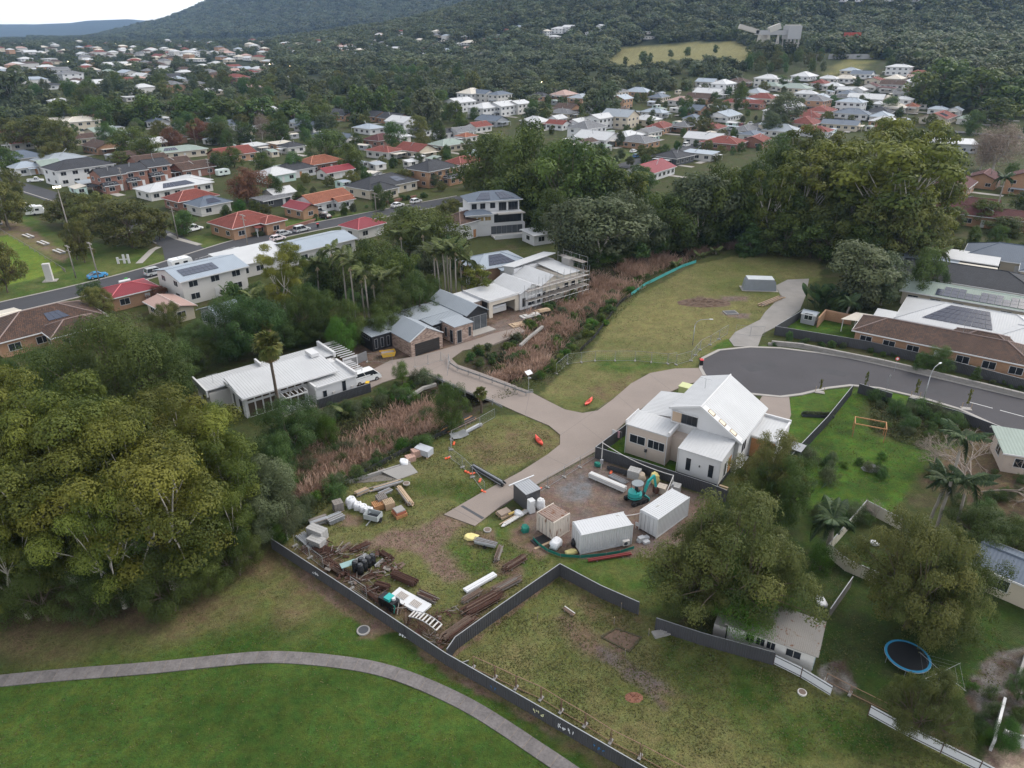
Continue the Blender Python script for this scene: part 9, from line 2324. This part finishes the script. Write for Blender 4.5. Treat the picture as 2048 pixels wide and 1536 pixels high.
# trampoline, clothes hoist, swing frame and garden bits
def trampoline(label,u,v,R,col):
    t=thing('trampoline',label,'trampoline',G(u,v));mb=MB()
    ring=lambda r0,r1,z0,z1,n=36: [mb.poly([(r0*math.cos(a),r0*math.sin(a),z0),(r1*math.cos(a),r1*math.sin(a),z1),(r1*math.cos(b),r1*math.sin(b),z1),(r0*math.cos(b),r0*math.sin(b),z0)]) for a,b in ((2*math.pi*k/n,2*math.pi*(k + 1)/n) for k in range(n))]
    ring(R*.89,R,.84,.84);ring(R,R,.84,.78);mb.build('padding',mk(col[0],col[1],.5),t)
    MB().lathe([(R*.9,.80),(R*.9,.81)],36).build('mat',BLKPL,t);MB().pipe([(R*math.cos(k*math.pi/12),R*math.sin(k*math.pi/12),.76) for k in range(25)],.03,5).build('frame',GALV,t)
    for k in range(6): a=k*math.pi/3;MB().tube((R*.97*math.cos(a),R*.97*math.sin(a),0),(R*.97*math.cos(a),R*.97*math.sin(a),.78),.025,n=5).build('leg',GALV,t)
trampoline('round trampoline with blue padding in the lower right backyard',1811,1325,1.85,('trampoline_blue',(.03,.22,.40)));trampoline('small trampoline with blue rim beside the solar roofed brick house',1068,524,1.8,('trampoline_rim_blue',(.06,.3,.55)))
ch=thing('clothes_hoist','rotary clothes hoist beside the trampoline','clothes line',G(1872,1375));MB().tube((0,0,0),(0,0,1.9),.03).build('pole',GALV,ch)
for k in range(4): a=.4 + k*math.pi/2;MB().tube((0,0,1.85),(2.2*math.cos(a),2.2*math.sin(a),1.95),.02,n=5).build('arm',GALV,ch)
for r in (.9,1.5,2.1): MB().pipe([(r*math.cos(.4 + k*math.pi/2),r*math.sin(.4 + k*math.pi/2),1.93) for k in range(5)],.006,3).build('line',GALV,ch)
pg=thing('garden_pergola','open orange timber pergola frame in the overgrown block','pergola',(*G0(1735,872),0),math.radians(-24))
for x0,y0,x1,y1 in ((-2.0,-1.1,2.0,-1.0),(-2.0,1.0,2.0,1.1),(-2.0,-1.0,-1.9,1.0),(1.9,-1.0,2.0,1.0)): MB().box(x0,y0,2.0,x1,y1,2.12).build('beam',TIMBR,pg)
for x in (-1.95,1.95):
    for y in (-1.05,1.05): MB().box(x - .05,y - .05,0,x + .05,y + .05,2.0).build('post',TIMBR,pg)
pb=thing('planter_box','long dark planter box on the lawn right of the white gabled house','planter',(*G0(1635,833),0),math.radians(-6));MB().box(-2.2,-.4,0,2.2,.4,.4).build('box',CHAR,pb)
for k in range(9): link('plant',lib('greyshrub',1)[k % 3][0],None,pb,(-1.9 + k*.47,0,.3),(0,0,k),(.55,.5,.5))
cv=thing('garden_shed','small pale roofed shed against the lawn fence','shed',(*G0(1583,918),0),math.radians(-40));MB().box(-1.1,-.8,0,1.1,.8,1.9).build('wall',CHAR,cv);MB().slab([(-1.25,-.95,2.0),(1.25,-.95,2.0),(1.25,.95,2.12),(-1.25,.95,2.12)],.08).build('roof',mk('pale_shed_roof',(.27,.28,.30),.6),cv)
wl=thing('clothes_airer','clothes airer with pink and white washing beside the beige wing','clothes airer',(*G0(1232,882),0),math.radians(-30));MB().tube((-.7,0,0),(-.7,0,1.6),.02).tube((.7,0,0),(.7,0,1.6),.02).split('post',GALV,wl);MB().tube((-.7,0,1.6),(.7,0,1.6),.02).build('rail',GALV,wl)
for x,m in ((-.35,WPLAS),(.2,mk('pink_cloth',(.62,.36,.42),.8))): MB().box(x - .25,-.03,.6,x + .25,.03,1.62).build('cloth',m,wl)
for k,(u,v,lab) in enumerate(((1276,1056,'white plastic chair beside the half-hidden container'),)):
    t=thing('plastic_chair',lab,'chair',(*G0(u,v),0),2.5);MB().box(-.25,-.25,.42,.25,.25,.46).build('seat',WPLAS,t);MB().box(-.25,.22,.46,.25,.26,.9).build('backrest',WPLAS,t)
    for x in (-.22,.18):
        for y in (-.22,.18): MB().box(x,y,0,x + .04,y + .04,.42).build('leg',WPLAS,t)
ac=thing('appliance_stack','grey plastic trays stacked in front of the half-hidden container','trays',(*G0(1288,1080),0),.5)
for x,y,z in ((-.5,0,0),(.3,.1,0),(-.1,-.5,0),(-.4,0,.3)): MB().box(x - .35,y - .25,z,x + .35,y + .25,z + .28).build('tray',mk('pale_grey_tray',(.45,.46,.48),.6),ac)
bl=thing('black_sheet','black plastic sheet on boards beside the rusty container','sheet',(*G0(1080,1082),0),.6);MB().box(-.9,-.6,.05,.9,.6,.12).build('sheet',BLKPL,bl);MB().box(-1.3,-.9,.0,1.2,-.62,.06).build('board',TIMB,bl)
# sports field seats and verge things
for k,(u,v) in enumerate(((57,474),(87,488),(119,505),(-5,448))):
    t=thing('bench_seat','white double bench on the sports field bank, %s from left' % ordinal(sorted((57,87,119,-5)).index(u)),'bench',G(u,v),math.radians(-38),'sports field benches')
    for y in (-.5,.5): MB().box(-2.4,y - .22,.42,2.4,y + .22,.48).build('plank',OFFW,t)
    for x in (-2,2): MB().box(x - .05,-.7,0,x + .05,.7,.42).build('support',GALV,t)
pl=thing('memorial_pillar','white stone pillar on a slab at the verge','pillar',G(101,562),.3);MB().box(-1.4,-1,0,1.4,1,.15).build('slab',KERB,pl);MB().prism([(-.7,-.5),(.7,-.5),(.7,.5),(-.7,.5)],.15,4.0).build('pillar',OFFW,pl)
hg=thing('gate_frame','white timber stock shapes on the verge by the junction','frame',G(248,527),.2)
for x in (-1.2,.2,1.2): MB().box(x - .25,-.1,0,x + .25,.1,1.6 + .6*(x > 0)).build('board',WHITE,hg)
MB().box(-1.4,-.12,.9,1.4,-.1,1.2).build('rail',WHITE,hg)
lf=thing('picket_line','low timber post rail along the sports field','fence',G(0,462));o0=G(0,462)
ptl=[G(u,v) for u,v in ((0,462),(60,498),(125,540),(132,545))]
for a_,b_ in zip(ptl[:-1],ptl[1:]):
    n=6
    for k in range(n): x=a_[0] + (b_[0] - a_[0])*k/n - o0[0];y=a_[1] + (b_[1] - a_[1])*k/n - o0[1];MB().box(x - .05,y - .05,0,x + .05,y + .05,.8).build('post',TIMBG,lf)
    MB().tube((a_[0] - o0[0],a_[1] - o0[1],.75),(b_[0] - o0[0],b_[1] - o0[1],.75),.05,n=5).build('rail',TIMBG,lf)
# coal mine on the hill
def mine():
    p=G(1545,103);t=thing('coal_bin','grey steel coal loading bins on A-frame trestles below the hill','coal loader',p,0);k=depth_of(p)/FPX;S=lambda px: px*k
    GRY=mk('mine_grey',(.33,.33,.34),.8,.15,.05);GRD=mk('mine_pale',(.42,.40,.37),.8,.15,.05)
    MB().box(S(20),-8,S(22),S(46),8,S(46)).build('bin',GRY,t);MB().prism([(S(22),-7),(S(44),-7),(S(44),7),(S(22),7)],S(46),S(48)).build('bin_roof',GRD,t)
    for x in (21,28,36,43):
        for y in (-7,6): MB().box(S(x),y,0,S(x) + 1.0,y + 1,S(22)).build('bin_leg',GRD,t)
    for z in (7,14): MB().box(S(20),-7.5,S(z),S(46),-6.8,S(z) + .9).build('brace',GRD,t)
    MB().lathe([(S(9),0),(S(10),S(25)),(S(8),S(30))],14,(S(-18),4,0)).build('silo',GRD,t)
    for x in (-34,-14,4):
        for dx in (-4,4): MB().tube((S(x + dx),-4,-2),(S(x),-4,S(34)),.7,n=6).build('trestle_leg',GRD,t)
        MB().tube((S(x - 2.5),-4,S(14)),(S(x + 2.5),-4,S(14)),.8,n=5).build('trestle_brace',GRD,t)
    MB().obox((S(-8),-3,S(34)),(S(66),5,4)).build('conveyor',GRY,t);MB().obox((S(-55),-3,S(40)),(S(40),5,4),0,0,.25).build('conveyor',GRD,t);MB().obox((S(-5),-3,S(42)),(S(22),6,5),0,0,-.35).build('transfer_house',GRD,t)
    MB().box(S(-30),-14,-2,S(16),-6,S(5)).build('base_shed',BLKPL,t);MB().box(S(-25),-22,-2,S(-18),-15,S(6)).box(S(4),-22,-2,S(16),-15,S(6)).split('white_shed',WHITE,t)
    q=G(1700,100);r=thing('red_shed','red steel hopper shed beside the coal loader','shed',q,0);MB().prism([(-6,-5),(6,-5),(7,5),(-7,5)],6,16).build('hopper',mk('mine_red',(.34,.06,.04),.7),r)
    for x in (-5,4): MB().box(x,-4,-1,x + 1.2,4,6).build('leg',GRY,r)
    MB().box(-1.5,-5.1,8,1.5,-5,13).build('panel',mk('mine_tan',(.45,.28,.2)),r)
    b=thing('concrete_bunker','pale concrete bunker left of the red hopper shed','building',G(1680,102),0);MB().box(-9,-5,0,9,5,5).build('wall',GRD,b);MB().box(-5,-4.5,5,6,4.5,9).build('upper_wall',GRD,b)
    sp=thing('retaining_wall','grey panel retaining wall below the coal mine','wall',G(1697,118),0)
    for x in range(-5,6): MB().box(x*3.6,0,0,x*3.6 + 3.4,.6,4).build('panel',GRY,sp)
mine()
# lit windows and street lights twinkling in the dusk
for k,(u,v,lab) in enumerate(((541,136,'left'),(569,134,'middle'),(581,141,'right'),(1083,176,'single bright'),(233,90,'far left')
        ,(139,130,'plain'))):
    p=G(u,v + 6);h=7 if k != 3 else 6;t=thing('lit_street_light','glowing %s street light in the distant suburb' % lab,'street lamp',p);MB().tube((0,0,0),(0,0,h),.12,n=6).build('pole',GALV,t);MB().lathe([(.15,h),(.35,h + .3),(.15,h + .6)],8).build('lamp',glowmat('warm_lamp',(1.0,.75,.42),12.0),t)
# ------------------------------------------------------------------ haze: one closed box of air around everything
def haze():
    hz=MB().box(-7500,-400,-4,7500,9200,460)
    m=bpy.data.materials.new('air');m.use_nodes=True;nt=m.node_tree
    nt.nodes.remove(nt.nodes['Principled BSDF'])
    pv=nd(nt,'ShaderNodeVolumePrincipled');pv.inputs['Color'].default_value=(.42,.64,1.0,1);pv.inputs['Density'].default_value=.00007;pv.inputs['Anisotropy'].default_value=0.1
    nt.links.new(pv.outputs[0],nt.nodes['Material Output'].inputs['Volume'])
    o=hz.build('haze',m);o['kind']='stuff';o['label']='pale blue evening haze over the whole valley';o['category']='haze'
haze()
